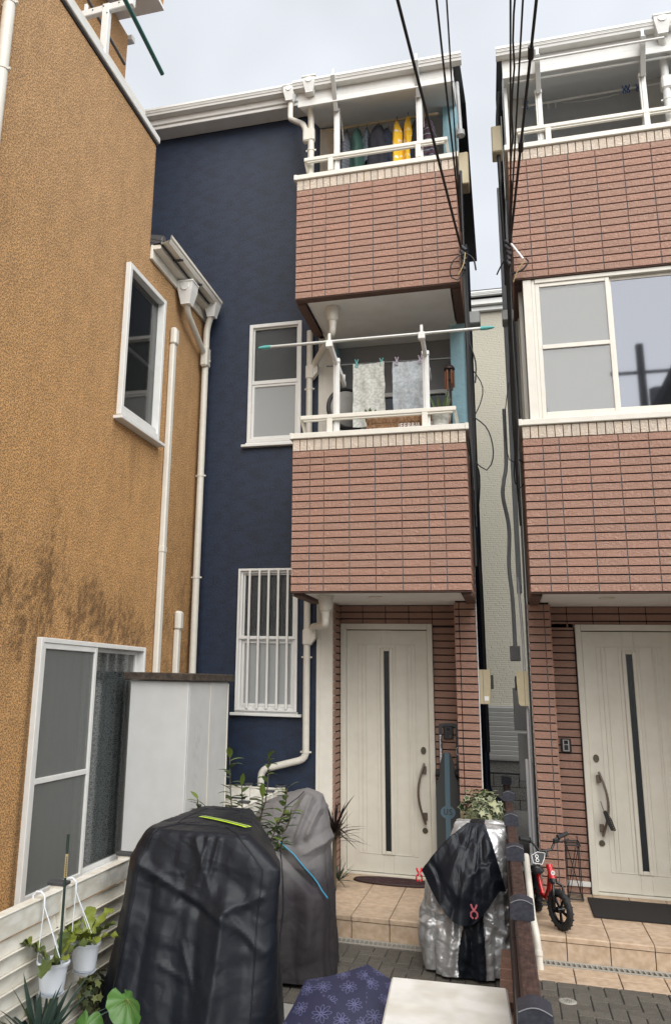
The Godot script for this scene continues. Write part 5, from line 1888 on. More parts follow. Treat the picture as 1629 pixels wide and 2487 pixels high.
func crumple(rows: Array, amp: float, scale_: float, seed_: int, flute: float, folds: Array) -> Array:
	# straight packed-cloth creases, gathered folds towards the hem, and single named folds [from, to, width, height]
	var rng := RandomNumberGenerator.new()
	rng.seed = seed_
	var dirs := []
	for k in 17:
		var a := rng.randf() * PI
		dirs.append([Vector2(cos(a), sin(a)), rng.randf_range(1.4, 6.5) * scale_, rng.randf() * 10.0, rng.randf_range(0.5, 1.0)])
	var n := nz(seed_, 1.7, 3)
	var n2 := nz(seed_ + 1, 2.2, 2)
	var R := rows.size()
	var C: int = rows[0].size()
	var ctr := Vector3.ZERO
	for p in rows[R / 2]:
		ctr += p
	ctr /= C
	var out := []
	for i in R:
		var row := []
		for j in C:
			var p: Vector3 = rows[i][j]
			var a: Vector3 = rows[i][(j + 1) % C] - rows[i][(j - 1 + C) % C]
			var b: Vector3 = rows[mini(i + 1, R - 1)][j] - rows[maxi(i - 1, 0)][j]
			var nn := a.cross(b).normalized()
			if nn.dot(p - ctr) < 0.0:
				nn = -nn
			# cloth coordinates: round the girth and down the drop
			var ang := atan2(p.z - ctr.z, p.x - ctr.x)
			var q := Vector2(ang * 0.42 + 0.25 * n.get_noise_3dv(p * 0.6), p.y)
			var h := 0.0
			var w := 1.0
			for d in dirs:
				var dv: Vector2 = d[0]
				var x := q.dot(dv) * float(d[1]) + float(d[2])
				var mask := clampf(0.45 + 1.3 * n2.get_noise_3d(p.x * 1.3 + float(d[2]), p.y * 1.3, p.z * 1.3), 0.0, 1.0)
				var f := tri_wave(x)
				h += (f - 0.5) * float(d[3]) * mask * w
				q += dv * (f - 0.5) * 0.05
				w *= 0.93
			var drop := float(i) / (R - 1)
			var e := smoothstep(0.30, 1.0, drop)
			var fl := tri_wave(ang * 2.1 + 0.55 * n.get_noise_3d(p.x, p.y * 0.5, p.z)) - 0.5
			fl += 0.5 * (tri_wave(ang * 4.7 + 3.0 + 0.8 * n.get_noise_3d(p.z, p.y * 0.4, p.x)) - 0.5)
			var disp := amp * h * smoothstep(0.0, 0.12, drop) + flute * e * fl
			if nn.z > -0.2:
				for q2 in folds:
					var A := Vector2(q2[0].x, q2[0].y)
					var B := Vector2(q2[1].x, q2[1].y)
					var P := Vector2(p.x, p.y)
					var ab := B - A
					var t := clampf((P - A).dot(ab) / ab.length_squared(), 0, 1)
					var dd := (P - A - ab * t).length() / float(q2[2])
					if dd < 1.0:
						var end := smoothstep(0.0, 0.12, t) * smoothstep(1.0, 0.75, t) if q2.size() < 5 else smoothstep(1.05, 0.6, t)
						disp += float(q2[3]) * pow(1.0 - dd, 1.35) * end
			var y := p + nn * disp
			y.y = maxf(y.y, 0.008)
			row.append(y)
		out.append(row)
	return out

func covers():
	# 1: black bag over a bicycle with a child seat, nearest the lane
	var r1 := crumple(taper(bag([[1.215, -1.59, 2.55, 0.005, 0.01, 3.0], [1.212, -1.59, 2.55, 0.15, 0.24, 5.0], [1.206, -1.59, 2.56, 0.292, 0.43, 9.0], [1.185, -1.59, 2.56, 0.318, 0.45, 10.0], [1.06, -1.552, 2.56, 0.430, 0.478, 9.0], [0.85, -1.565, 2.56, 0.436, 0.52, 7.0], [0.60, -1.580, 2.57, 0.468, 0.57, 5.0], [0.32, -1.60, 2.58, 0.505, 0.63, 4.0], [0.02, -1.60, 2.58, 0.530, 0.70, 3.0]], 260, 180), -1.87, 3.02, 0.50), 0.0045, 1.6, 61, 0.020,
		[[V(-1.40, 0.86, 0), V(-1.43, 0.10, 0), 0.13, 0.060, 1], [V(-1.93, 1.06, 0), V(-1.20, 0.74, 0), 0.035, 0.014], [V(-1.60, 1.20, 0), V(-1.47, 0.90, 0), 0.040, 0.012], [V(-1.52, 1.20, 0), V(-1.56, 0.95, 0), 0.025, 0.010], [V(-1.46, 1.20, 0), V(-1.50, 0.98, 0), 0.022, 0.009], [V(-1.89, 1.06, 0), V(-1.93, 0.2, 0), 0.06, 0.022, 1], [V(-1.80, 0.95, 0), V(-1.82, 0.15, 0), 0.05, -0.018, 1], [V(-1.20, 0.95, 0), V(-1.42, 0.86, 0), 0.035, 0.014], [V(-1.66, 0.92, 0), V(-1.48, 0.84, 0), 0.05, -0.016], [V(-1.40, 0.88, 0), V(-1.18, 0.68, 0), 0.030, 0.014], [V(-1.72, 0.62, 0), V(-1.55, 0.56, 0), 0.02, 0.006], [V(-1.62, 0.74, 0), V(-1.50, 0.48, 0), 0.02, 0.006]])
	var c1 := thing("covered_bicycle", "bicycle under a big black nylon cover with a yellow reflective stripe", "covered bicycle", V(-1.6, 0, 2.56))
	var m1 := MB.new()
	m1.xf = Transform3D(Basis.IDENTITY, V(1.6, 0, -2.56))
	m1.sheet(r1, true)
	obj("cover", m1, "black_nylon", c1)
	seam(c1, r1, 28, true)
	for j in [38, 92]:
		seam(c1, r1, j, false)
	# reflective stripe lying over the front of the top
	var sp := []
	for k in 15:
		var t := k / 14.0
		sp.append(V(lerpf(-1.715, -1.375, t), 0, lerpf(2.60, 2.80, t)))
	strip_on(c1, r1, sp, 0.046, "hi_vis", "reflective_stripe", 0.004)
	strip_on(c1, r1, sp, 0.013, "reflector", "reflector_band", 0.0065)
	# 2: grey bag tied with a blue cord, beside the door
	var r2 := crumple(taper(bag([[1.200, -1.455, 0.92, 0.005, 0.01, 2.0], [1.185, -1.455, 0.92, 0.06, 0.06, 2.0], [1.155, -1.475, 0.90, 0.150, 0.12, 2.3], [1.08, -1.56, 0.86, 0.265, 0.23, 2.6], [0.95, -1.60, 0.80, 0.335, 0.36, 2.8], [0.78, -1.575, 0.74, 0.315, 0.46, 2.8], [0.70, -1.545, 0.73, 0.290, 0.51, 2.8], [0.45, -1.52, 0.73, 0.290, 0.56, 2.8], [0.20, -1.53, 0.74, 0.315, 0.60, 2.8], [0.03, -1.53, 0.74, 0.335, 0.64, 2.8]], 240, 180), -1.86, 1.22, 0.34), 0.0045, 1.4, 64, 0.026,
		[[V(-1.46, 1.18, 0), V(-1.62, 0.84, 0), 0.050, 0.045], [V(-1.43, 1.17, 0), V(-1.53, 0.82, 0), 0.040, 0.042], [V(-1.38, 1.10, 0), V(-1.46, 0.86, 0), 0.040, 0.034], [V(-1.28, 0.90, 0), V(-1.50, 0.76, 0), 0.060, 0.030], [V(-1.75, 0.90, 0), V(-1.55, 0.80, 0), 0.060, 0.028], [V(-1.74, 0.88, 0), V(-1.28, 0.52, 0), 0.050, -0.034], [V(-1.66, 0.70, 0), V(-1.62, 0.10, 0), 0.12, 0.040, 1], [V(-1.38, 0.52, 0), V(-1.40, 0.10, 0), 0.14, 0.035, 1]])
	var c2 := thing("covered_bicycle", "bicycle under a faded grey cover tied with a blue cord beside the front door", "covered bicycle", V(-1.54, 0, 0.7))
	var m2 := MB.new()
	m2.xf = Transform3D(Basis.IDENTITY, V(1.54, 0, -0.7))
	var cols := []
	var cn := nz(44, 2.0, 3)
	for row in r2:
		var cr := []
		for x in row:
			# sun-bleached top, purple-black lower fabric
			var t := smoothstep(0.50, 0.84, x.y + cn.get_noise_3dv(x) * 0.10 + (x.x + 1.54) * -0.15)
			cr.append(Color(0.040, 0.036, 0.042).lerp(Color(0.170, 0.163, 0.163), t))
		cols.append(cr)
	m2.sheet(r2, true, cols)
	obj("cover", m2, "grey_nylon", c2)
	seam(c2, r2, 66, false)
	var cord := []
	for k in 13:
		var t := k / 12.0
		cord.append(V(lerpf(-1.62, -1.28, t), lerpf(0.86, 0.53, t) + 0.03 * sin(PI * t), 1.2))
	cord_on(c2, r2, cord, 0.0052, "cord_blue")
	# 3: silver cover with a black middle strip over a bicycle; a black cap over its basket
	var r3 := crumple(bag([[0.965, -0.275, 0.38, 0.005, 0.01, 3.0], [0.963, -0.275, 0.38, 0.11, 0.12, 3.5], [0.950, -0.275, 0.38, 0.185, 0.22, 4.0], [0.88, -0.28, 0.38, 0.205, 0.29, 4.0], [0.72, -0.31, 0.40, 0.235, 0.34, 3.4], [0.56, -0.375, 0.42, 0.300, 0.36, 3.0], [0.42, -0.385, 0.42, 0.310, 0.36, 3.0], [0.34, -0.40, 0.42, 0.325, 0.37, 3.0], [0.22, -0.405, 0.42, 0.325, 0.40, 3.0], [0.02, -0.395, 0.42, 0.305, 0.42, 2.8]], 230, 160), 0.012, 1.8, 67, 0.045,
		[[V(-0.70, 0.30, 0), V(-0.47, 0.44, 0), 0.05, 0.028], [V(-0.30, 0.44, 0), V(-0.08, 0.24, 0), 0.05, 0.030], [V(-0.60, 0.58, 0), V(-0.42, 0.44, 0), 0.05, 0.025], [V(-0.70, 0.36, 0), V(-0.50, 0.34, 0), 0.05, -0.035], [V(-0.20, 0.55, 0), V(-0.14, 0.05, 0), 0.07, 0.03, 1], [V(-0.36, 0.40, 0), V(-0.38, 0.05, 0), 0.10, 0.03, 1]])
	var c3 := thing("covered_bicycle", "bicycle under a crumpled silver cover with a black middle strip beside the fence", "covered bicycle", V(-0.4, 0, 0.45))
	var sv := MB.new()
	var bk := MB.new()
	split_sheet(r3, sv, bk, V(-0.4, 0, 0.45))
	obj("cover", sv, "silver_sheet", c3)
	obj("black_strip", bk, "black_nylon", c3)
	# black basket cap: a loose cloth over the silver one, clipped at the left corner and the front
	var cap := []
	for i in 70:
		var v := i / 69.0
		var row := []
		for j in 90:
			var u := j / 89.0
			var top := V(lerpf(-0.36, -0.235, u), 0.990, 0.64)
			# lower hem: left corner, front flap with the clip, right corner
			var hx := lerpf(-0.690, -0.105, u)
			var hy := 0.655 - 0.235 * sin(PI * clampf(u * 1.10 - 0.02, 0, 1)) - 0.085 * u
			var hz := 0.74 + 0.22 * sin(PI * u)
			var w := top.lerp(V(hx, hy, hz), v)
			w.y += 0.035 * sin(PI * v)
			w.z += 0.06 * sin(PI * v)
			var gather := exp(-pow((u - 0.60) / 0.10, 2.0)) * smoothstep(0.55, 1.0, v)
			var q := Vector2(u * 0.62, v * 0.50)
			var h := 0.0
			for k in 12:
				var ang := randf_seed(k + 60) * 3.2
				var dv := Vector2(cos(ang), sin(ang))
				var f := tri_wave(q.dot(dv) * (3.0 + absf(randf_seed(k + 31)) * 5.0) + k * 0.37)
				h += (f - 0.5) * (0.5 + 0.5 * randf_seed(k + 90))
				q += dv * (f - 0.5) * 0.03
			w += V(0, 0.35, 0.93) * (0.011 * h * smoothstep(0.0, 0.15, v) + 0.030 * v * (tri_wave(u * 3.2 + 0.2) - 0.5) - 0.05 * gather)
			row.append(w)
		cap.append(row)
	var cb := MB.new()
	cb.sheet(cap)
	var bc := obj("basket_cover", cb, "black_nylon")
	tag(bc, "black nylon basket cover clipped over the silver-covered bicycle", "cover")
	clip(V(-0.318, 0.480, 0.965), 0.0, "clip_pink", "pink plastic clip fastening the black basket cover at the front")
	clip(V(-0.705, 0.640, 0.76), 0.5, "clip_red", "red plastic clip at the left corner of the black basket cover")

func seam(parent: Node3D, rows: Array, k: int, ring: bool):
	# a stitched, slightly raised seam following the cloth: round it (ring) or down it
	var pts := []
	if ring:
		for j in range(0, rows[k].size() + 1, 2):
			pts.append(rows[k][j % rows[k].size()] - parent.position)
	else:
		for i in range(26, rows.size(), 2):
			pts.append(rows[i][k] - parent.position)
	var b := MB.new()
	b.tube(pts, 0.0042, -1.0, 6, false)
	obj("seam", b, "black_nylon", parent)

func clip(p: Vector3, turn: float, m: String, label: String):
	var c := thing("laundry_clip", label, "clip", p, turn, "clips on the bicycle cover")
	for s in [-1.0, 1.0]:
		var b := MB.new()
		b.tube([V(s * 0.020, 0.040, 0.004), V(s * 0.012, 0.018, 0.006), V(0.0, 0.004, 0.004), V(-s * 0.020, -0.014, 0.0), V(-s * 0.022, -0.036, 0.0), V(-s * 0.008, -0.050, 0.0)], 0.0065, -1.0, 8)
		obj("jaw", b, m, c)
	var r := MB.new()
	r.xf = Transform3D(Basis(Vector3.RIGHT, PI / 2), V(0, 0.004, 0.004))
	r.lathe([Vector2(0.0, 0.012), Vector2(0.009, 0.012), Vector2(0.010, 0.0), Vector2(0.0, 0.0)], 14)
	obj("spring", r, "clip_pink", c)

func split_sheet(rows: Array, a: MB, b: MB, org: Vector3):
	# the strip: points that face the lane near the centre line
	var R := rows.size()
	var C: int = rows[0].size()
	var full := MB.new()
	full.sheet(rows, true)
	for t in range(0, full.v.size(), 3):
		var c := (full.v[t] + full.v[t + 1] + full.v[t + 2]) / 3.0
		var half := 0.055 + 0.040 * smoothstep(0.5, 0.1, c.y)
		var dark := c.z > 0.10 and absf(c.x + 0.30 + 0.05 * smoothstep(0.7, 0.1, c.y)) < half
		var m := b if dark else a
		for e in 3:
			m.v.push_back(full.v[t + e] - org)
			m.n.push_back(full.n[t + e])
			m.c.push_back(Color.WHITE)
			m.t.push_back(Vector2.ZERO)

func top_at(rows: Array, x: float, z: float) -> float:
	var best := -1.0
	var bd := 1e9
	for row in rows:
		for p in row:
			var d: float = Vector2(p.x - x, p.z - z).length()
			if d < 0.03 and p.y > best:
				best = p.y
			if best < 0.0 and d < bd:
				bd = d
	return best

func strip_on(parent: Node3D, rows: Array, path: Array, w: float, m: String, called: String, lift: float):
	var fine := rows
	var a := []
	var b := []
	for i in path.size():
		var d: Vector3 = (path[mini(i + 1, path.size() - 1)] - path[maxi(i - 1, 0)]).normalized()
		var s := d.cross(Vector3.UP) * w * 0.5
		for k in 2:
			var q: Vector3 = path[i] + s * (1.0 if k == 0 else -1.0)
			q.y = top_at(fine, q.x, q.z) + lift
			(a if k == 0 else b).append(q - parent.position)
	# keep the ribbon smooth
	for it in 2:
		for arr in [a, b]:
			for i in range(1, arr.size() - 1):
				arr[i].y = (arr[i - 1].y + arr[i].y * 2.0 + arr[i + 1].y) * 0.25 + 0.0006
	var mb := MB.new()
	mb.sheet([a, b])
	obj(called, mb, m, parent)

func cord_on(parent: Node3D, rows: Array, path: Array, r: float, m: String):
	# lay a cord on the outside of the cloth as seen from the lane (towards +z)
	var pts := []
	for p in path:
		var best := V(p.x, p.y, -1e9)
		for row in rows:
			for x in row:
				if Vector2(x.x - p.x, x.y - p.y).length() < 0.03 and x.z > best.z:
					best = x
		if best.z < -1e8:
			best = p
		pts.append(V(p.x, p.y, best.z + r * 0.8) - parent.position)
	obj("cord", tube_mb(pts, r), m, parent)

# ------------------------------------------------------------------ things on the porches and in the lane
func porch_things():
	# white box whose top shows at the bottom of the view
	var w := thing("storage_box", "white storage box with a scuffed flat lid in front of the silver cover", "box", V(-0.30, 0, 3.62), 0.062)
	obj("body", bx(V(-0.235, 0.0, -0.44), V(0.235, 0.655, 0.44), 0.01), "box_white", w)
	obj("lid", bx(V(-0.248, 0.657, -0.455), V(0.248, 0.70, 0.455), 0.008), "box_white", w)
	# open umbrella standing on the ground beside the box
	umbrella()
	# doormats
	var dm := obj("doormat", bx(V(-0.30, 0.0, -0.325), V(0.62, 0.014, 0.325), 0.004), "mat_dark")
	dm.position = V(0.85, 0.1665, -0.83)
	tag(dm, "dark rectangular rubber doormat before the right-hand door", "doormat")
	var mm := MB.new()
	mm.xf = Transform3D(Basis.from_scale(V(1.45, 1, 0.52)), Vector3.ZERO)
	mm.lathe([Vector2(0.0, 0.011), Vector2(0.27, 0.011), Vector2(0.275, 0.006), Vector2(0.275, 0.0)], 40)
	var om := obj("doormat", mm, "mat_red")
	om.position = V(-1.12, 0.1665, -1.10)
	tag(om, "oval maroon patterned doormat before the left-hand door", "doormat")
	var rimb := MB.new()
	var rp := []
	for k in 41:
		var a := TAU * k / 40.0
		rp.append(V(cos(a) * 0.265 * 1.45, 0.012, sin(a) * 0.265 * 0.52))
	rimb.tube(rp, 0.008, -1.0, 6, false)
	obj("border", rimb, "fence_dark", om)
	# skateboards leaning beside the left door
	board("longboard", "grey longboard with a blue centre line and round US emblem beside the door", V(-0.630, 0.168, -1.10), 1.18, 0.108, true)
	board("folding_frame", "black arched folding frame with white lettering on its leg, behind the longboard", V(-0.613, 0.168, -1.20), 1.44, 0.096, false)
	# intercoms
	for s in 2:
		var p := V(-0.618, 1.513, -1.345) if s == 0 else V(0.462, 1.437, -1.345)
		var it := thing("intercom", "black door intercom half hidden by the skateboards" if s == 0 else "silver-edged black door intercom beside the right-hand door", "intercom", p, 0.0, "door intercoms")
		obj("case", bx(V(-0.046, -0.062, 0.0), V(0.046, 0.062, 0.026), 0.005), "black_plastic", it)
		obj("face", bx(V(-0.028, -0.052, 0.0262), V(0.028, 0.052, 0.029), 0.002), "charcoal" if s == 0 else "grey_panel", it)
		obj("lens", bx(V(-0.018, 0.012, 0.0292), V(0.018, 0.046, 0.031), 0.002), "black_gloss", it)
		obj("speaker", bx(V(-0.018, -0.042, 0.0292), V(0.018, 0.004, 0.0305), 0.001), "black_plastic", it)
		obj("button", lathe_mb([Vector2(0.0, 0.004), Vector2(0.008, 0.003), Vector2(0.009, 0.0)], V(0.018 if s == 0 else 0.0, -0.034 if s == 0 else 0.008, 0.031), 12), "reflector", it)
	# rack behind the balance bike
	var rk := thing("wire_rack", "tall black wire rack with crossed sides beside the right-hand door", "rack", V(0.448, 0.166, -1.12))
	var b := MB.new()
	for x in [-0.058, 0.058]:
		b.tube([V(x, 0.01, 0.12), V(x * 0.9, 0.47, 0.10)], 0.004)
		b.tube([V(x, 0.01, -0.12), V(x * 0.9, 0.50, -0.10)], 0.004)
		b.tube([V(x, 0.01, 0.12), V(-x * 0.9, 0.46, 0.10)], 0.003)
		b.tube([V(x, 0.01, -0.12), V(-x * 0.9, 0.46, -0.10)], 0.003)
	obj("frame", b, "black_plastic", rk)
	for y in [0.02, 0.455]:
		var t := MB.new()
		for e in [[V(-0.062, y, -0.125), V(0.062, y, -0.125)], [V(-0.062, y, 0.125), V(0.062, y, 0.125)], [V(-0.062, y, -0.125), V(-0.062, y, 0.125)], [V(0.062, y, -0.125), V(0.062, y, 0.125)]]:
			t.tube(e, 0.006)
		for k in 5:
			t.tube([V(-0.06, y, -0.1 + k * 0.05), V(0.06, y, -0.1 + k * 0.05)], 0.0025)
		obj("shelf", t, "black_plastic", rk)
	# leather key pouch on the right-hand door handle
	var kp := thing("pouch", "black leather pouch hanging from the right-hand door handle", "pouch", V(0.752, 0.885, -1.27), 0.0)
	var pb := MB.new()
	pb.xf = Transform3D(Basis(Vector3.BACK, 0.30), Vector3.ZERO)
	pb.prism(PackedVector2Array([Vector2(-0.014, 0.0), Vector2(0.016, 0.004), Vector2(0.034, -0.07), Vector2(0.036, -0.17), Vector2(0.026, -0.176), Vector2(-0.006, -0.165), Vector2(-0.016, -0.09)]), 0.0, 0.026)
	obj("body", pb, "black_plastic", kp)
	obj("loop", tube_mb([V(0.0, -0.004, 0.012), V(-0.018, 0.045, 0.014), V(-0.026, 0.085, 0.01)], 0.003), "black_plastic", kp)
	var sb := MB.new()
	sb.xf = pb.xf
	for k in 9:
		sb.box(V(0.021, -0.165 + k * 0.017, 0.0262), V(0.024, -0.156 + k * 0.017, 0.0275))
	obj("stitching", sb, "cable_tan", kp)
	# white plastic pipe along the right-hand porch
	var wp := MB.new()
	wp.tube(run([V(0.045, 0.62, -0.35), V(0.068, 0.30, 0.23), V(0.088, 0.22, 0.345), V(0.103, -0.02, 0.375)], 0.07), 0.026, -1.0, 12)
	var wpo := obj("drain_pipe", wp, "cream_pipe")
	tag(wpo, "white plastic drain pipe running down beside the wooden fence to the paving", "pipe")
	var sx := MB.new()
	sx.tube([V(0.0945, 0.115, 0.360), V(0.0965, 0.085, 0.365)], 0.031, -1.0, 12)
	obj("collar", sx, "cream_pipe", wpo)
	# broken brick edging under the white box's right corner
	var bw := thing("brick_edging", "short piece of brown brick edging at the foot of the wooden fence", "edging", V(-0.10, 0, 1.25))
	var bm := bx(V(-0.05, -0.028, -0.10), V(0.05, 0.028, 0.10), 0.004).mesh()
	for r in 4:
		for k in 4:
			put("brick", bm, "tile%d" % ((r + k) % 5), bw, Transform3D(Basis.IDENTITY, V(0, 0.03 + r * 0.066, (k - 1.5) * 0.212 + (0.1 if r % 2 == 1 else 0.0))))

func umbrella():
	var c := V(-0.80, 0.0, 3.36)
	var u := thing("umbrella", "open navy umbrella printed with pale flowers, set down beside the white box", "umbrella", c + V(0.13, 0.52, 0), 0.12)
	var tilt := Basis(V(0.98, 0, -0.1).normalized(), 0.74)
	var R := 0.405
	var dome := func(t: float, a: float, sag: float) -> Vector3:
		# t from the tip to the rim; ribs bow, cloth sags between them
		return tilt * V(cos(a) * R * t * (1.0 - sag), -0.115 * t * t - 0.05 * t, sin(a) * R * t * (1.0 - sag))
	for k in 8:
		var rows := []
		var b := MB.new()
		for i in 11:
			var t := i / 10.0
			var row := []
			for j in 9:
				var s := j / 8.0
				var bow := 1.0 - pow(2.0 * s - 1.0, 2.0)
				row.append(dome.call(t, TAU * (k + s) / 8.0, 0.10 * bow * t))
			rows.append(row)
		b.sheet(rows)
		# lay the print flat across the panel
		for e in b.v.size():
			var q := tilt.inverse() * b.v[e]
			var a := TAU * (k + 0.5) / 8.0
			var x := q.x * cos(a) + q.z * sin(a)
			var y := -q.x * sin(a) + q.z * cos(a)
			b.t[e] = Vector2(x, y) * 1.08 + Vector2(0.37 * k, 0.23 * k)
		obj("panel", b, "umbrella_cloth", u)
		var rb := MB.new()
		var pts := []
		for i in 9:
			pts.append(dome.call(i / 8.0 * 1.015, TAU * k / 8.0, 0.0) - tilt.y * 0.004)
		rb.tube(pts, 0.0025, -1.0, 5)
		obj("rib", rb, "black_plastic", u)
	var tip := MB.new()
	tip.tube([tilt * V(0, -0.01, 0), tilt * V(0, 0.035, 0), tilt * V(0, 0.06, 0)], 0.011, 0.004, 10)
	obj("tip", tip, "black_plastic", u)
	var sh := MB.new()
	sh.tube([tilt * V(0, -0.01, 0), tilt * V(0, -0.56, 0)], 0.006, -1.0, 8)
	obj("shaft", sh, "pole_steel", u)

func board(called: String, label: String, p: Vector3, L: float, hw: float, front: bool):
	var o := thing(called, label, "skateboard" if front else "folding frame", p, 0.0)
	var lean := Transform3D(Basis(Vector3.RIGHT, -0.12), Vector3.ZERO)
	o.transform.basis = Basis(Vector3.RIGHT, -0.10)
	var poly := PackedVector2Array()
	if front:
		# pintail deck with cut-outs for the wheels
		var prof := [[0.0, 0.05], [0.06, 0.095], [0.2, 1.0 * hw], [0.8, hw], [0.90, hw * 0.93], [0.955, hw * 0.68], [0.985, hw * 0.62], [1.02, hw * 0.68], [1.08, hw * 0.58], [1.14, hw * 0.40], [1.17, hw * 0.25]]
		for q in prof:
			poly.push_back(Vector2(q[1], q[0]))
		prof.reverse()
		for q in prof:
			poly.push_back(Vector2(-q[1], q[0]))
	else:
		poly.push_back(Vector2(hw, 0.0))
		for k in 13:
			var a := PI * k / 12.0
			poly.push_back(Vector2(clampf(cos(a) * 1.4, -1, 1) * hw, L - 0.05 + sin(a) * 0.05))
		poly.push_back(Vector2(-hw, 0.0))
		poly.push_back(Vector2(-hw + 0.032, 0.0))
		for k in 9:
			var a := PI - PI * k / 8.0
			poly.push_back(Vector2(clampf(cos(a) * 1.3, -1, 1) * (hw - 0.032), L - 0.06 + sin(a) * 0.03))
		poly.push_back(Vector2(hw - 0.032, 0.0))
	var d := MB.new()
	d.prism(poly, -0.006, 0.006)
	obj("deck" if front else "arch", d, "board_grey" if front else "black_plastic", o)
	if front:
		obj("centre_stripe", bx(V(-0.0225, 0.02, 0.0062), V(0.0225, 1.168, 0.0074)), "board_blue", o)
		var e := MB.new()
		var ep := PackedVector2Array()
		for k in 28:
			var a := TAU * k / 28.0
			ep.push_back(Vector2(cos(a) * 0.068, 0.638 + sin(a) * 0.058))
		e.prism(ep, 0.0062, 0.0086)
		obj("emblem", e, "board_blue", o)
		put("lettering", text_mesh("US", 0.052, 0.001), "board_grey", o, Transform3D(Basis.IDENTITY, V(0, 0.640, 0.0092)))
		for s in [-1.0, 1.0]:
			var wl := MB.new()
			wl.tube([V(s * 0.070, 0.985, -0.055), V(s * 0.112, 0.985, -0.055)], 0.036, -1.0, 16)
			obj("wheel", wl, "black_rubber", o)
		var ax := MB.new()
		ax.tube([V(-0.09, 0.985, -0.055), V(0.09, 0.985, -0.055)], 0.008)
		ax.box(V(-0.03, 0.95, -0.06), V(0.03, 1.02, -0.0065), 0.005)
		obj("truck", ax, "charcoal", o)
	else:
		var st := MB.new()
		for k in 22:
			st.box(V(-hw + 0.006, 1.02 + k * 0.014, 0.0063), V(-hw + 0.020 + 0.006 * randf_seed(k), 1.030 + k * 0.014, 0.0072))
		obj("lettering", st, "decal_white", o)
		var rg := MB.new()
		var rp := []
		for k in 25:
			var a := TAU * k / 24.0
			rp.append(V(hw - 0.016 + cos(a) * 0.013, 1.18 + sin(a) * 0.036, 0.007))
		rg.tube(rp, 0.0026, -1.0, 5, false)
		obj("ring_mark", rg, "decal_white", o)

# ------------------------------------------------------------------ the red balance bike
func torus(b: MB, c: Vector3, ax: Vector3, R: float, r: float, n := 30, m := 10):
	var u := ax.cross(Vector3.UP).normalized()
	var w := ax.cross(u).normalized()
	var rings := []
	var nr := []
	for i in n:
		var a := TAU * i / n
		var d := u * cos(a) + w * sin(a)
		var g := []
		var h := []
		for j in m:
			var e := TAU * j / m
			var q := d * cos(e) + ax * sin(e)
			g.append(c + d * R + q * r)
			h.append(q)
		rings.append(g)
		nr.append(h)
	for i in n:
		var i2 := (i + 1) % n
		for j in m:
			var j2 := (j + 1) % m
			b.tri(rings[i][j], rings[i2][j], rings[i2][j2], nr[i][j], nr[i2][j], nr[i2][j2])
			b.tri(rings[i][j], rings[i2][j2], rings[i][j2], nr[i][j], nr[i2][j2], nr[i][j2])

func wheel_of(o: Node3D, c: Vector3, ax: Vector3):
	var t := MB.new()
	torus(t, c, ax, 0.122, 0.024)
	var k := MB.new()
	for e in 40:
		var u := ax.cross(Vector3.UP).normalized()
		var w := ax.cross(u).normalized()
		var a := TAU * e / 40.0
		var d := u * cos(a) + w * sin(a)
		var s := 0.010 if e % 2 == 0 else -0.010
		k.bar(c + d * 0.143 + ax * (s - 0.009), c + d * 0.143 + ax * (s + 0.009), 0.010, 0.007, d)
	var wh := obj("wheel", t, "black_rubber", o)
	obj("tread", k, "black_rubber", wh)
	var r := MB.new()
	torus(r, c, ax, 0.094, 0.010, 28, 8)
	var u2 := ax.cross(Vector3.UP).normalized()
	var w2 := ax.cross(u2).normalized()
	for e in 5:
		var a := TAU * e / 5.0 + 0.3
		var d := u2 * cos(a) + w2 * sin(a)
		r.bar(c + d * 0.018, c + d * 0.092, 0.024, 0.012, ax, 0.003)
	r.tube([c - ax * 0.03, c + ax * 0.03], 0.022, -1.0, 14)
	obj("rim", r, "black_gloss", wh)

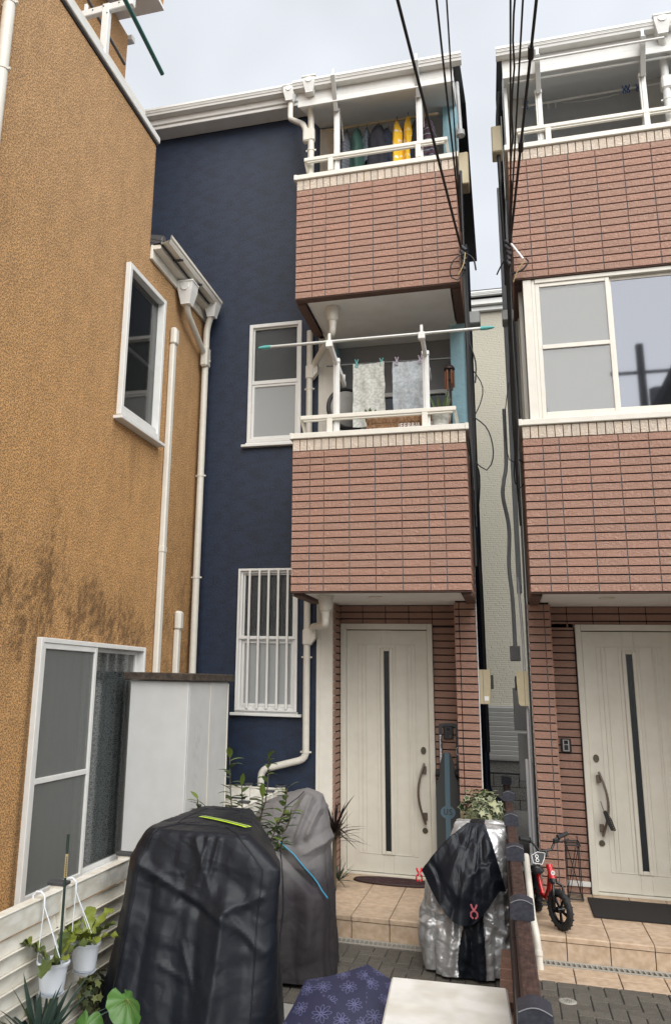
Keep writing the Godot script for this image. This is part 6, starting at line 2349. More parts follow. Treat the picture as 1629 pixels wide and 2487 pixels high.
func bike():
	# local +z is forward, y up, resting on its two wheels; it leans to its right on the fence side
	var o := thing("balance_bike", "small red and black child's balance bike parked on the right-hand porch", "balance bike", V(0.205, 0.167, -0.30), 0.20)
	o.rotation.z = 0.035
	var fw := V(0.020, 0.146, 0.285)
	var fx := V(0.94, 0.0, -0.36).normalized()      # the front wheel is turned a little
	wheel_of(o, fw, fx)
	wheel_of(o, V(-0.03, 0.146, -0.28), V(1, 0, 0))
	var hb := V(0.0, 0.345, 0.215)
	var ht := V(-0.012, 0.445, 0.180)
	var h := MB.new()
	h.tube([hb, ht], 0.026, 0.024, 16)
	obj("head_tube", h, "red_paint", o)
	var lg := MB.new()
	torus(lg, Vector3.ZERO, Vector3.BACK, 0.0125, 0.0042, 16, 6)
	lg.box(V(-0.004, -0.004, -0.003), V(0.004, 0.004, 0.004))
	var lo := obj("badge", lg, "decal_white", o)
	lo.position = V(0.003, 0.392, 0.226)
	var fr := MB.new()
	fr.tube([V(-0.006, 0.40, 0.19), V(-0.012, 0.26, 0.13), V(-0.018, 0.17, 0.02), V(-0.02, 0.165, -0.10), V(-0.028, 0.15, -0.27)], 0.021, 0.017, 12)
	fr.tube([V(-0.020, 0.165, -0.08), V(-0.028, 0.30, -0.17)], 0.017)
	obj("frame", fr, "red_paint", o)
	var ft := obj("footboard", bx(V(-0.065, 0.115, -0.10), V(0.030, 0.128, 0.05), 0.004), "charcoal", o)
	var fm := MB.new()
	for k in 4:
		fm.box(V(-0.05 + k * 0.018, 0.1282, -0.02), V(-0.040 + k * 0.018, 0.1292, 0.03))
	obj("marking", fm, "cable_tan", ft)
	var fk := MB.new()
	for s in [-1.0, 1.0]:
		var fl := MB.new()
		fl.tube([hb + V(0, -0.012, 0.004), fw + V(0, 0.165, -0.012) + fx * s * 0.040, fw + V(0, 0.09, 0.0) + fx * s * 0.047, fw + fx * s * 0.046], 0.011, 0.009, 10)
		obj("fork_leg", fl, "black_gloss", o)
	fk.tube([hb + V(0, -0.03, 0.01), hb + V(0, 0.004, 0.0)], 0.030, 0.032, 14)
	obj("fork_crown", fk, "black_gloss", o)
	var dc := MB.new()
	for k in 5:
		dc.box(fw + fx * 0.0575 + V(-0.004, 0.03 + k * 0.012, -0.004), fw + fx * 0.0605 + V(0.006, 0.037 + k * 0.012, 0.006))
	obj("fork_lettering", dc, "decal_white", o)
	# bars turned with the wheel
	var st := ht + V(-0.010, 0.095, -0.030)
	var ba := V(0.97, 0.05, -0.24).normalized()
	var br := MB.new()
	br.tube([ht + V(-0.004, 0.05, -0.015), st], 0.013, -1.0, 10)
	br.tube([st - ba * 0.19 + V(0, 0.10, -0.02), st - ba * 0.11 + V(0, 0.075, -0.01), st - ba * 0.05, st, st + ba * 0.05, st + ba * 0.10 + V(0, 0.075, -0.01), st + ba * 0.19 + V(0, 0.10, -0.02)], 0.0105, -1.0, 10)
	obj("handlebar", br, "black_gloss", o)
	for s in [-1.0, 1.0]:
		var g := MB.new()
		g.tube([st + ba * s * 0.125 + V(0, 0.086, -0.012), st + ba * s * 0.205 + V(0, 0.106, -0.022)], 0.0165, -1.0, 12)
		g.tube([st + ba * s * 0.118 + V(0, 0.084, -0.012), st + ba * s * 0.126 + V(0, 0.086, -0.012)], 0.022, -1.0, 12)
		obj("grip", g, "black_rubber", o)
	var lv := MB.new()
	lv.tube([st + ba * 0.105 + V(0, 0.07, 0.006), st + ba * 0.13 + V(0, 0.058, 0.03), st + ba * 0.20 + V(0, 0.075, 0.03)], 0.009, 0.005, 8)
	lv.box(st + ba * 0.09 + V(-0.018, 0.048, -0.002), st + ba * 0.09 + V(0.025, 0.085, 0.022), 0.008)
	obj("brake_lever", lv, "black_plastic", o)
	# number plate and seat
	var pl := MB.new()
	pl.xf = Transform3D(Basis(Vector3.RIGHT, -0.35), V(-0.10, 0.50, 0.235))
	pl.prism(PackedVector2Array([Vector2(-0.045, -0.035), Vector2(0.02, -0.045), Vector2(0.045, 0.0), Vector2(0.055, 0.035), Vector2(0.0, 0.045), Vector2(-0.05, 0.02)]), -0.003, 0.003)
	var plo := obj("number_plate", pl, "black_plastic", o)
	var ol := MB.new()
	ol.xf = pl.xf
	ol.tube([V(-0.045, -0.035, 0.005), V(0.02, -0.045, 0.005), V(0.045, 0.0, 0.005), V(0.055, 0.035, 0.005), V(0.0, 0.045, 0.005), V(-0.05, 0.02, 0.005), V(-0.045, -0.035, 0.005)], 0.003, -1.0, 5)
	for q in [V(-0.012, 0.012, 0.006), V(-0.012, -0.016, 0.006)]:
		torus(ol, q, Vector3.BACK, 0.011, 0.0035, 14, 5)
	obj("plate_print", ol, "decal_white", plo)
	var se := MB.new()
	se.xf = Transform3D(Basis.from_scale(V(0.055, 0.028, 0.12)), V(-0.03, 0.335, -0.19))
	se.lathe([Vector2(0.0, 1.0), Vector2(0.6, 0.8), Vector2(0.95, 0.3), Vector2(1.0, 0.0), Vector2(0.8, -0.6), Vector2(0.0, -0.8)], 20)
	obj("saddle", se, "black_plastic", o)

# ------------------------------------------------------------------ plants
func leaf(b: MB, base: Vector3, dir: Vector3, up: Vector3, L: float, w: float, droop: float, seg := 6, fold := 0.15, shape := 0):
	# a curved blade with a shallow midrib fold; shape 0 lance, 1 oval, 2 heart
	var side_ := dir.cross(up).normalized()
	var p := base
	var d := dir.normalized()
	var left := []
	var mid := []
	var right := []
	for i in seg + 1:
		var t := float(i) / seg
		var ww: float
		if shape == 0:
			ww = w * pow(sin(PI * clampf(0.12 + t * 0.88, 0, 1)), 0.8) * (1.0 - 0.25 * t)
		elif shape == 1:
			ww = w * pow(sin(PI * clampf(0.04 + t * 0.96, 0, 1)), 0.75)
		else:
			ww = w * (sqrt(maxf(0.0, sin(PI * pow(clampf(t * 0.97 + 0.03, 0, 1), 0.62)))))
		if i == seg:
			ww = 0.0005
		var u := side_.cross(d).normalized()
		left.append(p - side_ * ww * 0.5 + u * fold * ww)
		mid.append(p)
		right.append(p + side_ * ww * 0.5 + u * fold * ww)
		d = (d + Vector3.DOWN * droop / seg).normalized()
		p += d * L / seg
	b.sheet([left, mid, right])

func heart_leaf(b: MB, at: Transform3D, L: float, w: float):
	# a broad taro leaf with lobes, ribs and a rippled edge, lying in local xz with its tip at +z
	var rows := []
	for i in 9:
		var r := i / 8.0
		var row := []
		for j in 41:
			var a := TAU * (j / 40.0)
			# heart outline: notch at a = 0 (towards -z)
			var q := 1.0 - 0.62 * exp(-pow(sin(a * 0.5) / 0.16, 2.0))
			var rad := q * (0.86 + 0.14 * cos(a - PI))
			var x := sin(a) * w * 0.5 * rad * r
			var z := -cos(a) * L * 0.5 * rad * r
			var y := 0.006 * r * r * sin(a * 9.0) - 0.05 * r * r * absf(sin(a)) * 0.6 - 0.06 * maxf(0.0, z / L) * r
			y += 0.003 * r * cos(a * 14.0)
			row.append(at * V(x, y, z))
		rows.append(row)
	b.sheet(rows)

func plants():
	var rng := RandomNumberGenerator.new()
	rng.seed = 808
	# two hanging pots on the louvred fence
	var pots := [[V(-2.035, 0.60, 3.590), "nearer white hanging pot on the fence, holding sparse wavy olive leaves"], [V(-2.035, 0.60, 3.285), "farther white hanging pot on the fence, holding broad lime-green wavy leaves"]]
	for k in 2:
		var o := thing("hanging_pot", pots[k][1], "hanging pot", pots[k][0], 0.15 * k, "white pots hung on the fence")
		var b := lathe_mb([Vector2(0.0, 0.0), Vector2(0.044, 0.0), Vector2(0.054, 0.012), Vector2(0.066, 0.112), Vector2(0.073, 0.114), Vector2(0.075, 0.124), Vector2(0.069, 0.128), Vector2(0.064, 0.112), Vector2(0.0, 0.105)], Vector3.ZERO, 26)
		obj("pot", b, "pot_white", o)
		obj("soil", lathe_mb([Vector2(0.0, 0.110), Vector2(0.062, 0.107)], Vector3.ZERO, 20), "soil", o)
		var hk := MB.new()
		var top := V(-0.075, 0.392, 0.0)
		hk.tube([V(-0.125, 0.355, 0), V(-0.13, 0.385, 0), V(-0.112, 0.402, 0), V(-0.088, 0.402, 0), V(-0.07, 0.385, 0), V(-0.068, 0.345, 0)], 0.005, -1.0, 8)
		obj("hook", hk, "pot_white", o)
		for e in 3:
			var a := TAU * e / 3.0 + 0.5
			obj("hanger", tube_mb([V(-0.068, 0.345, 0), V(cos(a) * 0.072, 0.12, sin(a) * 0.072)], 0.0022, false, 6), "pot_white", o)
		obj("drip_tray", lathe_mb([Vector2(0.0, -0.008), Vector2(0.052, -0.008), Vector2(0.058, 0.002), Vector2(0.045, -0.001)], Vector3.ZERO, 22), "pot_white", o)
		for e in (11 if k == 1 else 8):
			var a := TAU * (e + rng.randf()) / (11.0 if k == 1 else 8.0)
			var d := V(cos(a) * 0.75, 0.75 + rng.randf() * 0.8, sin(a) * 0.75).normalized()
			var lb := MB.new()
			var L := rng.randf_range(0.15, 0.25)
			wavy_leaf(lb, V(cos(a) * 0.02, 0.11, sin(a) * 0.02), d, L, rng.randf_range(0.045, 0.065), rng.randf_range(0.5, 1.6), rng.randf() * 6.0)
			obj("leaf", lb, ["leaf_lime", "leaf_olive"][0 if (k == 1 and e % 4 != 0) or (k == 0 and e % 3 == 0) else 1], o)
	# green plant stake with its paper band
	var sk := obj("plant_stake", tube_mb([V(-2.00, 0.30, 3.60), V(-2.03, 1.25, 3.55)], 0.0065, false), "stake_green")
	tag(sk, "thin dark green plant stake standing up in front of the louvred fence", "plant stake")
	var bd := MB.new()
	bd.tube([V(-2.0235, 1.065, 3.560), V(-2.0268, 1.165, 3.5545)], 0.0074, -1.0, 10)
	obj("band", bd, "cable_tan", sk)
	var lt := MB.new()
	for k in 9:
		lt.box(V(-2.022, 1.07 + k * 0.010, 3.5675), V(-2.016, 1.076 + k * 0.010, 3.5685))
	obj("lettering", lt, "charcoal", sk)
	# spiky plant at the bottom left
	var ag := thing("spiky_plant", "clump of long blue-green sword leaves at the foot of the louvred fence", "plant", V(-2.03, 0.38, 3.66))
	for k in 46:
		var a := TAU * rng.randf()
		var el := rng.randf_range(0.25, 1.35)
		var d := V(cos(a) * cos(el), sin(el), sin(a) * cos(el))
		var lb := MB.new()
		leaf(lb, V(rng.randf_range(-0.02, 0.02), 0, rng.randf_range(-0.02, 0.02)), d, Vector3.UP if el < 1.2 else Vector3.BACK, rng.randf_range(0.24, 0.36), rng.randf_range(0.022, 0.036), rng.randf_range(0.1, 0.5), 7, 0.22)
		obj("leaf", lb, "leaf_blue" if k % 9 != 0 else "leaf_olive", ag)
	obj("stem", tube_mb([V(0, -0.25, 0), V(0, 0.02, 0)], 0.03, false), "stem", ag)
	# taro: three heart leaves
	var ta := thing("taro_plant", "taro with three big heart-shaped green leaves in front of the black cover", "plant", V(-1.72, 0.0, 3.68))
	var spec := [[V(0.055, 0.615, -0.08), 0.21, 0.20, V(-0.30, 0.9, -1.5)], [V(-0.10, 0.515, -0.02), 0.22, 0.16, V(-1.25, 0.1, 0.5)], [V(0.0, 0.42, 0.10), 0.15, 0.14, V(-0.9, 0.7, 0.2)]]
	for q in spec:
		var lb := MB.new()
		var e: Vector3 = q[3]
		var bas := Basis.from_euler(V(0.55 - e.x * 0.25, e.y, e.z * 0.15))
		heart_leaf(lb, Transform3D(bas, q[0]), q[1], q[2])
		obj("leaf", lb, "leaf_taro", ta)
		var vn := MB.new()
		for s in 7:
			var a := -1.25 + 2.5 * s / 6.0
			var pts := []
			for i in 4:
				var r := i / 3.0 * 0.80
				var z: float = cos(a) * q[1] * 0.46 * r
				pts.append(Transform3D(bas, q[0]) * V(sin(a) * q[2] * 0.46 * r, 0.006 - 0.05 * r * r * absf(sin(a)) * 0.6 - 0.06 * maxf(0.0, z / q[1]) * r, z))
			vn.tube(pts, 0.0016, 0.0006, 5)
		obj("vein", vn, "leaf_young", ta)
		obj("stalk", tube_mb([V(0, 0.02, 0.05), (q[0] as Vector3) * 0.5 + V(0.02, 0.05, 0.03), q[0]], 0.006), "stem_green", ta)
	# ivy at the fence foot
	foliage_clump("ivy", "dark variegated ivy clinging low on the fence beside the black cover", V(-2.06, 0.46, 3.13), V(0.05, 0.10, 0.11), 150, 0.030, [Color(0.03, 0.05, 0.02), Color(0.07, 0.085, 0.035), Color(0.16, 0.18, 0.06)], rng, 11)
	foliage_clump("undergrowth", "low dark green leaves along the bottom of the louvred fence", V(-1.98, 0.16, 3.55), V(0.14, 0.16, 0.55), 420, 0.045, [Color(0.02, 0.04, 0.015), Color(0.04, 0.07, 0.02), Color(0.03, 0.05, 0.03)], rng, 12)
	# cactus-like pad at the left edge
	var cc := thing("cactus", "dark green flat cactus pad rising at the left edge by the fence", "plant", V(-2.04, 0.30, 4.06))
	var cb := MB.new()
	cb.xf = Transform3D(Basis.from_scale(V(0.030, 0.27, 0.05)), V(0, 0.20, 0))
	cb.lathe([Vector2(0.0, 1.0), Vector2(0.5, 0.86), Vector2(0.86, 0.5), Vector2(1.0, 0.0), Vector2(0.86, -0.5), Vector2(0.5, -0.86), Vector2(0.0, -1.0)], 18)
	obj("pad", cb, "leaf_blue", cc)
	# young shrub growing up behind the black cover
	var sb := thing("shrub", "young glossy-leaved shrub growing between the black and the grey covered bicycles", "shrub", V(-1.64, 0.0, 2.02))
	obj("trunk", tube_mb([V(-0.06, 0.0, 0.0), V(-0.03, 0.6, 0.06), V(-0.02, 1.02, 0.10)], 0.012), "stem", sb)
	var tips := [V(0.33, 1.22, 0.12), V(0.30, 1.06, 0.20), V(-0.28, 1.24, 0.10), V(0.02, 1.34, 0.14), V(0.16, 1.28, 0.16), V(-0.06, 1.50, 0.15), V(0.19, 1.51, 0.15), V(0.31, 1.34, 0.15), V(-0.20, 1.20, 0.15), V(0.18, 1.07, 0.20), V(-0.10, 1.16, 0.20), V(0.08, 1.16, 0.2), V(0.26, 1.16, 0.18), V(0.10, 1.02, 0.26), V(-0.24, 1.13, 0.18), V(0.22, 1.02, 0.24)]
	for t in tips:
		var root := V(-0.02 + rng.randf_range(-0.02, 0.05), 0.95, 0.10)
		var mid: Vector3 = root.lerp(t, 0.55) + V((t.x) * 0.25, -0.02, 0)
		var cv := [root, mid, t]
		obj("twig", tube_mb(cv, 0.0035), "stem", sb)
		var len_: float = root.distance_to(t)
		var n := int(len_ / 0.032) + 3
		for i in n:
			var u := lerpf(0.25, 1.0, float(i) / (n - 1))
			var p: Vector3 = (root.lerp(mid, u * 2.0)) if u < 0.5 else mid.lerp(t, u * 2.0 - 1.0)
			var ax: Vector3 = (t - root).normalized()
			var a := rng.randf() * TAU
			var out := (V(cos(a), 0.30, sin(a) * 0.6) + ax * 0.15).normalized()
			if i == n - 1:
				out = (ax + V(cos(a), 0, sin(a)) * 0.4).normalized()
			var lb := MB.new()
			leaf(lb, p, out, Vector3.UP, rng.randf_range(0.065, 0.095), rng.randf_range(0.030, 0.042), rng.randf_range(0.2, 0.9), 5, 0.12, 1)
			obj("leaf", lb, "leaf_young" if i >= n - 2 or rng.randf() < 0.22 else "leaf_shrub", sb)
	# variegated ivy bush in the basket planter behind the silver cover
	foliage_clump("ivy_bush", "bushy cream-edged ivy in a planter between the silver cover and the wooden fence", V(-0.272, 0.92, -0.32), V(0.185, 0.21, 0.15), 420, 0.058, [Color(0.055, 0.085, 0.035), Color(0.10, 0.125, 0.055), Color(0.33, 0.34, 0.19), Color(0.045, 0.07, 0.035)], rng, 13, true)
	var pl := thing("planter", "dark round planter holding the cream-edged ivy, hidden behind the silver cover", "planter", V(-0.265, 0, -0.34))
	obj("pot", lathe_mb([Vector2(0.0, 0.02), Vector2(0.11, 0.02), Vector2(0.14, 0.66), Vector2(0.15, 0.67), Vector2(0.13, 0.68), Vector2(0.0, 0.64)]), "charcoal", pl)
	var aloe := thing("fern", "small bright green pointed leaves at the foot of the cream-edged ivy", "plant", V(-0.30, 0.80, -0.18))
	for k in 12:
		var a := TAU * rng.randf()
		var lb := MB.new()
		leaf(lb, V(0, 0, 0), V(cos(a) * 0.9, 0.55, 0.35 + sin(a) * 0.5), Vector3.UP, 0.13, 0.030, 0.4, 5, 0.2)
		obj("leaf", lb, "leaf_taro", aloe)
	# red-black cordyline beside the door
	var co := thing("cordyline", "spiky dark maroon cordyline beside the grey-covered bicycle and the front door", "plant", V(-1.60, 0.165, -0.62))
	obj("stem", tube_mb([V(0, 0, 0), V(0, 0.48, 0)], 0.018, false), "stem", co)
	for k in 54:
		var a := TAU * rng.randf()
		var el := rng.randf_range(-0.25, 1.35)
		var lb := MB.new()
		leaf(lb, V(0, 0.40 + rng.randf() * 0.12, 0), V(cos(a) * cos(el), sin(el), sin(a) * cos(el)), Vector3.UP if el < 1.1 else Vector3.BACK, rng.randf_range(0.28, 0.40), 0.016, rng.randf_range(0.3, 0.9), 6, 0.2)
		obj("leaf", lb, "leaf_maroon", co)
	var yu := thing("yucca", "low grey-green yucca at the left of the oval doormat", "plant", V(-1.58, 0.165, -0.72))
	for k in 26:
		var a := TAU * rng.randf()
		var el := rng.randf_range(0.1, 1.2)
		var lb := MB.new()
		leaf(lb, V(0, 0.06, 0), V(cos(a) * cos(el), sin(el), sin(a) * cos(el)), Vector3.UP, rng.randf_range(0.16, 0.24), 0.014, 0.4, 5, 0.2)
		obj("leaf", lb, "leaf_blue", yu)
	foliage_clump("ivy", "dark trailing leaves in the gap behind the wooden fence", V(0.03, 0.42, -0.75), V(0.06, 0.16, 0.30), 160, 0.03, [Color(0.015, 0.02, 0.012), Color(0.03, 0.035, 0.025)], rng, 14)
	# potted plants on the second-floor balcony
	var p1 := thing("potted_plant", "small potted plant with one broad spotted leaf on the second-floor balcony", "plant", V(-1.17, 4.30, -0.20))
	obj("pot", lathe_mb([Vector2(0.0, -0.12), Vector2(0.05, -0.12), Vector2(0.065, 0.0), Vector2(0.0, -0.01)]), "charcoal", p1)
	for q in [[V(-0.03, 0.12, 0.02), 0.105, 0.5], [V(0.03, 0.15, 0.0), 0.12, -0.4], [V(0.0, 0.08, 0.03), 0.09, 0.1]]:
		var lb := MB.new()
		leaf(lb, V(0, 0, 0), (q[0] as Vector3).normalized(), Vector3.BACK, 0.21, 0.06, 0.1, 7, 0.1, 1)
		obj("leaf", lb, "leaf_olive", p1)
	var p2 := thing("potted_plant", "tall-leaved plant in the round enamel tub at the balcony's right end", "plant", V(-0.52, 4.38, -0.22))
	for k in 7:
		var a := TAU * k / 7.0
		var lb := MB.new()
		leaf(lb, V(cos(a) * 0.02, 0, sin(a) * 0.02), V(cos(a) * 0.35, 1.0, sin(a) * 0.3), Vector3.BACK, rng.randf_range(0.20, 0.30), 0.030, 0.25, 6, 0.2)
		obj("leaf", lb, "leaf_olive" if k % 2 == 0 else "leaf_shrub", p2)

func wavy_leaf(b: MB, base: Vector3, dir: Vector3, L: float, w: float, droop: float, ph: float):
	var d := dir.normalized()
	var s := d.cross(Vector3.UP).normalized()
	var rows := []
	var p := base
	for i in 15:
		var t := i / 14.0
		var ww := w * clampf(0.25 + 1.5 * t, 0, 1) * (1.0 if t < 0.82 else sqrt(maxf(0.0, 1.0 - pow((t - 0.82) / 0.18, 2.0)))) + 0.001
		ww *= 1.0 + 0.22 * sin(t * 26.0 + ph)
		var u := s.cross(d).normalized()
		var row := []
		for j in 5:
			var x := (j - 2) / 2.0
			row.append(p + s * x * ww * 0.5 + u * (0.14 * ww * absf(x) + 0.20 * ww * sin(t * 22.0 + ph + x * 1.5) * absf(x)))
		rows.append(row)
		d = (d + Vector3.DOWN * droop * 0.075).normalized()
		p += d * L / 14.0
	b.sheet(rows)

func foliage_clump(called: String, label: String, c: Vector3, r: Vector3, n: int, size: float, tones: Array, rng: RandomNumberGenerator, seed_: int, edged := false):
	var o := thing(called, label, "plant", c)
	var nn := nz(seed_, 6.0, 2)
	var b := MB.new()
	for k in n:
		var a := rng.randf() * TAU
		var z := rng.randf_range(-1, 1)
		var q := sqrt(1.0 - z * z)
		var dir := V(cos(a) * q, z, sin(a) * q)
		var rad := pow(rng.randf(), 0.33) * (1.0 + 0.35 * nn.get_noise_3dv(dir))
		var p := dir * r * rad
		var t: Color = tones[rng.randi_range(0, tones.size() - 1)]
		b.col = t
		var out := (dir + V(rng.randf_range(-0.7, 0.7), rng.randf_range(-0.2, 0.8), rng.randf_range(-0.7, 0.7))).normalized()
		var s := size * rng.randf_range(0.7, 1.3)
		ivy_leaf(b, p, out, rng, s, edged)
	obj("foliage", b, "leaf_vc", o)
	var st := MB.new()
	for k in 6:
		var a := TAU * k / 6.0
		st.tube([V(0, -r.y * 1.1, 0), V(cos(a) * r.x * 0.5, 0, sin(a) * r.z * 0.5), V(cos(a) * r.x * 0.8, r.y * 0.5, sin(a) * r.z * 0.8)], 0.004, 0.002, 5)
	obj("stems", st, "stem", o)

func ivy_leaf(b: MB, p: Vector3, nrm: Vector3, rng: RandomNumberGenerator, s: float, edged: bool):
	# five-lobed flat leaf, with a pale margin when edged
	var x := nrm.cross(V(rng.randf_range(-1, 1), rng.randf_range(-1, 1), rng.randf_range(-1, 1))).normalized()
	var y := nrm.cross(x)
	var keep := b.col
	var ring := []
	for k in 10:
		var a := TAU * k / 10.0
		var rr := s * (0.62 if k % 2 == 0 else 0.36)
		if k == 0:
			rr = s * 0.75
		ring.append(p + x * cos(a) * rr + y * sin(a) * rr - nrm * rr * 0.18)
	for k in 10:
		var k2 := (k + 1) % 10
		if edged:
			b.col = Color(0.30, 0.31, 0.19)
			b.tri(ring[k], ring[k2], p.lerp(ring[k2], 0.72), nrm, nrm, nrm)
			b.tri(ring[k], p.lerp(ring[k2], 0.72), p.lerp(ring[k], 0.72), nrm, nrm, nrm)
			b.col = keep
			b.tri(p, p.lerp(ring[k], 0.72), p.lerp(ring[k2], 0.72), nrm, nrm, nrm)
		else:
			b.tri(p, ring[k], ring[k2], nrm, nrm, nrm)
	b.col = keep

# ------------------------------------------------------------------ laundry, poles and pots on the balconies
func pole(label: String, a: Vector3, b: Vector3, r: float, m: String, ends := "") -> Node3D:
	var mid := (a + b) * 0.5
	var o := thing("laundry_pole", label, "laundry pole", mid)
	obj("rod", tube_mb([a - mid, b - mid], r, false, 12), m, o)
	if ends != "":
		var d := (b - a).normalized()
		for s in [a, b]:
			var sg := -1.0 if s == a else 1.0
			var e := MB.new()
			e.tube([s - mid - d * sg * 0.07, s - mid - d * sg * 0.005], r * 1.25, -1.0, 12)
			e.tube([s - mid - d * sg * 0.005, s - mid + d * sg * 0.05], r * 1.25, r * 0.6, 12)
			obj("end_cap", e, ends, o)
	return o

func hung_cloth(called: String, label: String, cat: String, x0: float, x1: float, ytop: float, ybot: float, z: float, m: String, seed_: int, group := ""):
	# flat cloth pegged by its top edge, with slight vertical folds and thickness
	var n := nz(seed_, 1.0, 3)
	var o := thing(called, label, cat, V((x0 + x1) * 0.5, ytop, z), 0.0, group)
	var front := []
	var back := []
	for i in 26:
		var t := i / 25.0
		var ra := []
		var rb := []
		for j in 22:
			var s := j / 21.0
			var x := lerpf(x0, x1, s) - (x0 + x1) * 0.5
			var sag := -0.014 * sin(PI * s) * (1.0 - t)
			var zz := 0.012 * sin(s * 11.0 + seed_) * (0.3 + 0.7 * t) + 0.02 * n.get_noise_2d(s * 2.0, t * 2.0)
			var pos := V(x + 0.008 * n.get_noise_2d(t * 3.0, 5.0) * signf(s - 0.5), -(ytop - ybot) * t + sag, zz)
			ra.append(pos + V(0, 0, 0.002))
			rb.append(pos - V(0, 0, 0.002))
		front.append(ra)
		back.append(rb)
	var b := MB.new()
	b.sheet(front)
	b.sheet(back)
	obj("cloth", b, m, o)
	return o

func peg(p: Vector3, m: String, label: String):
	var o := thing("clothes_peg", label, "clothes peg", p, 0.0, "clothes pegs")
	for s in [-1.0, 1.0]:
		var b := MB.new()
		b.tube([V(s * 0.016, 0.050, 0), V(s * 0.006, 0.016, 0), V(s * 0.004, 0.0, 0), V(s * 0.014, -0.020, 0), V(s * 0.006, -0.038, 0)], 0.006, -1.0, 8)
		obj("jaw", b, m, o)

func garment(label: String, x: float, w: float, dz: float, ytop: float, ybot: float, z: float, m: String, seed_: int, kind := 0):
	# folded garment on a hanger, seen nearly edge-on: a soft fluted tube with shoulders
	var o := thing("garment", label, "garment", V(x, ytop, z), 0.0, "washing on the top-floor pole")
	var n := nz(seed_, 1.0, 3)
	var rows := []
	var H := ytop - ybot
	for i in 24:
		var t := i / 23.0
		var row := []
		for j in 34:
			var a := TAU * j / 34.0
			var sh := pow(clampf(t / 0.32, 0.02, 1.0), 0.45)
			var f := 1.0 + 0.16 * sin(a * 5.0 + seed_) * t + 0.15 * n.get_noise_3d(cos(a), sin(a), t * 2.5)
			var rx := w * 0.72 * sh * f * (0.85 + 0.25 * t)
			var rz := dz * 0.5 * sh * f
			row.append(V(cos(a) * rx + 0.014 * n.get_noise_2d(t * 3.0, 9.0), -H * t - 0.01 * sin(a * 3.0) * t, sin(a) * rz))
		rows.append(row)
	var b := MB.new()
	b.sheet(rows, true)
	obj("cloth", b, m, o)
	var hg := MB.new()
	hg.tube([V(0, -0.005, 0), V(0, 0.022, 0), V(0.0, 0.042, 0.012), V(0.0, 0.058, 0.0), V(0.0, 0.045, -0.014)], 0.0035, -1.0, 6)
	obj("hanger_hook", hg, "black_plastic", o)

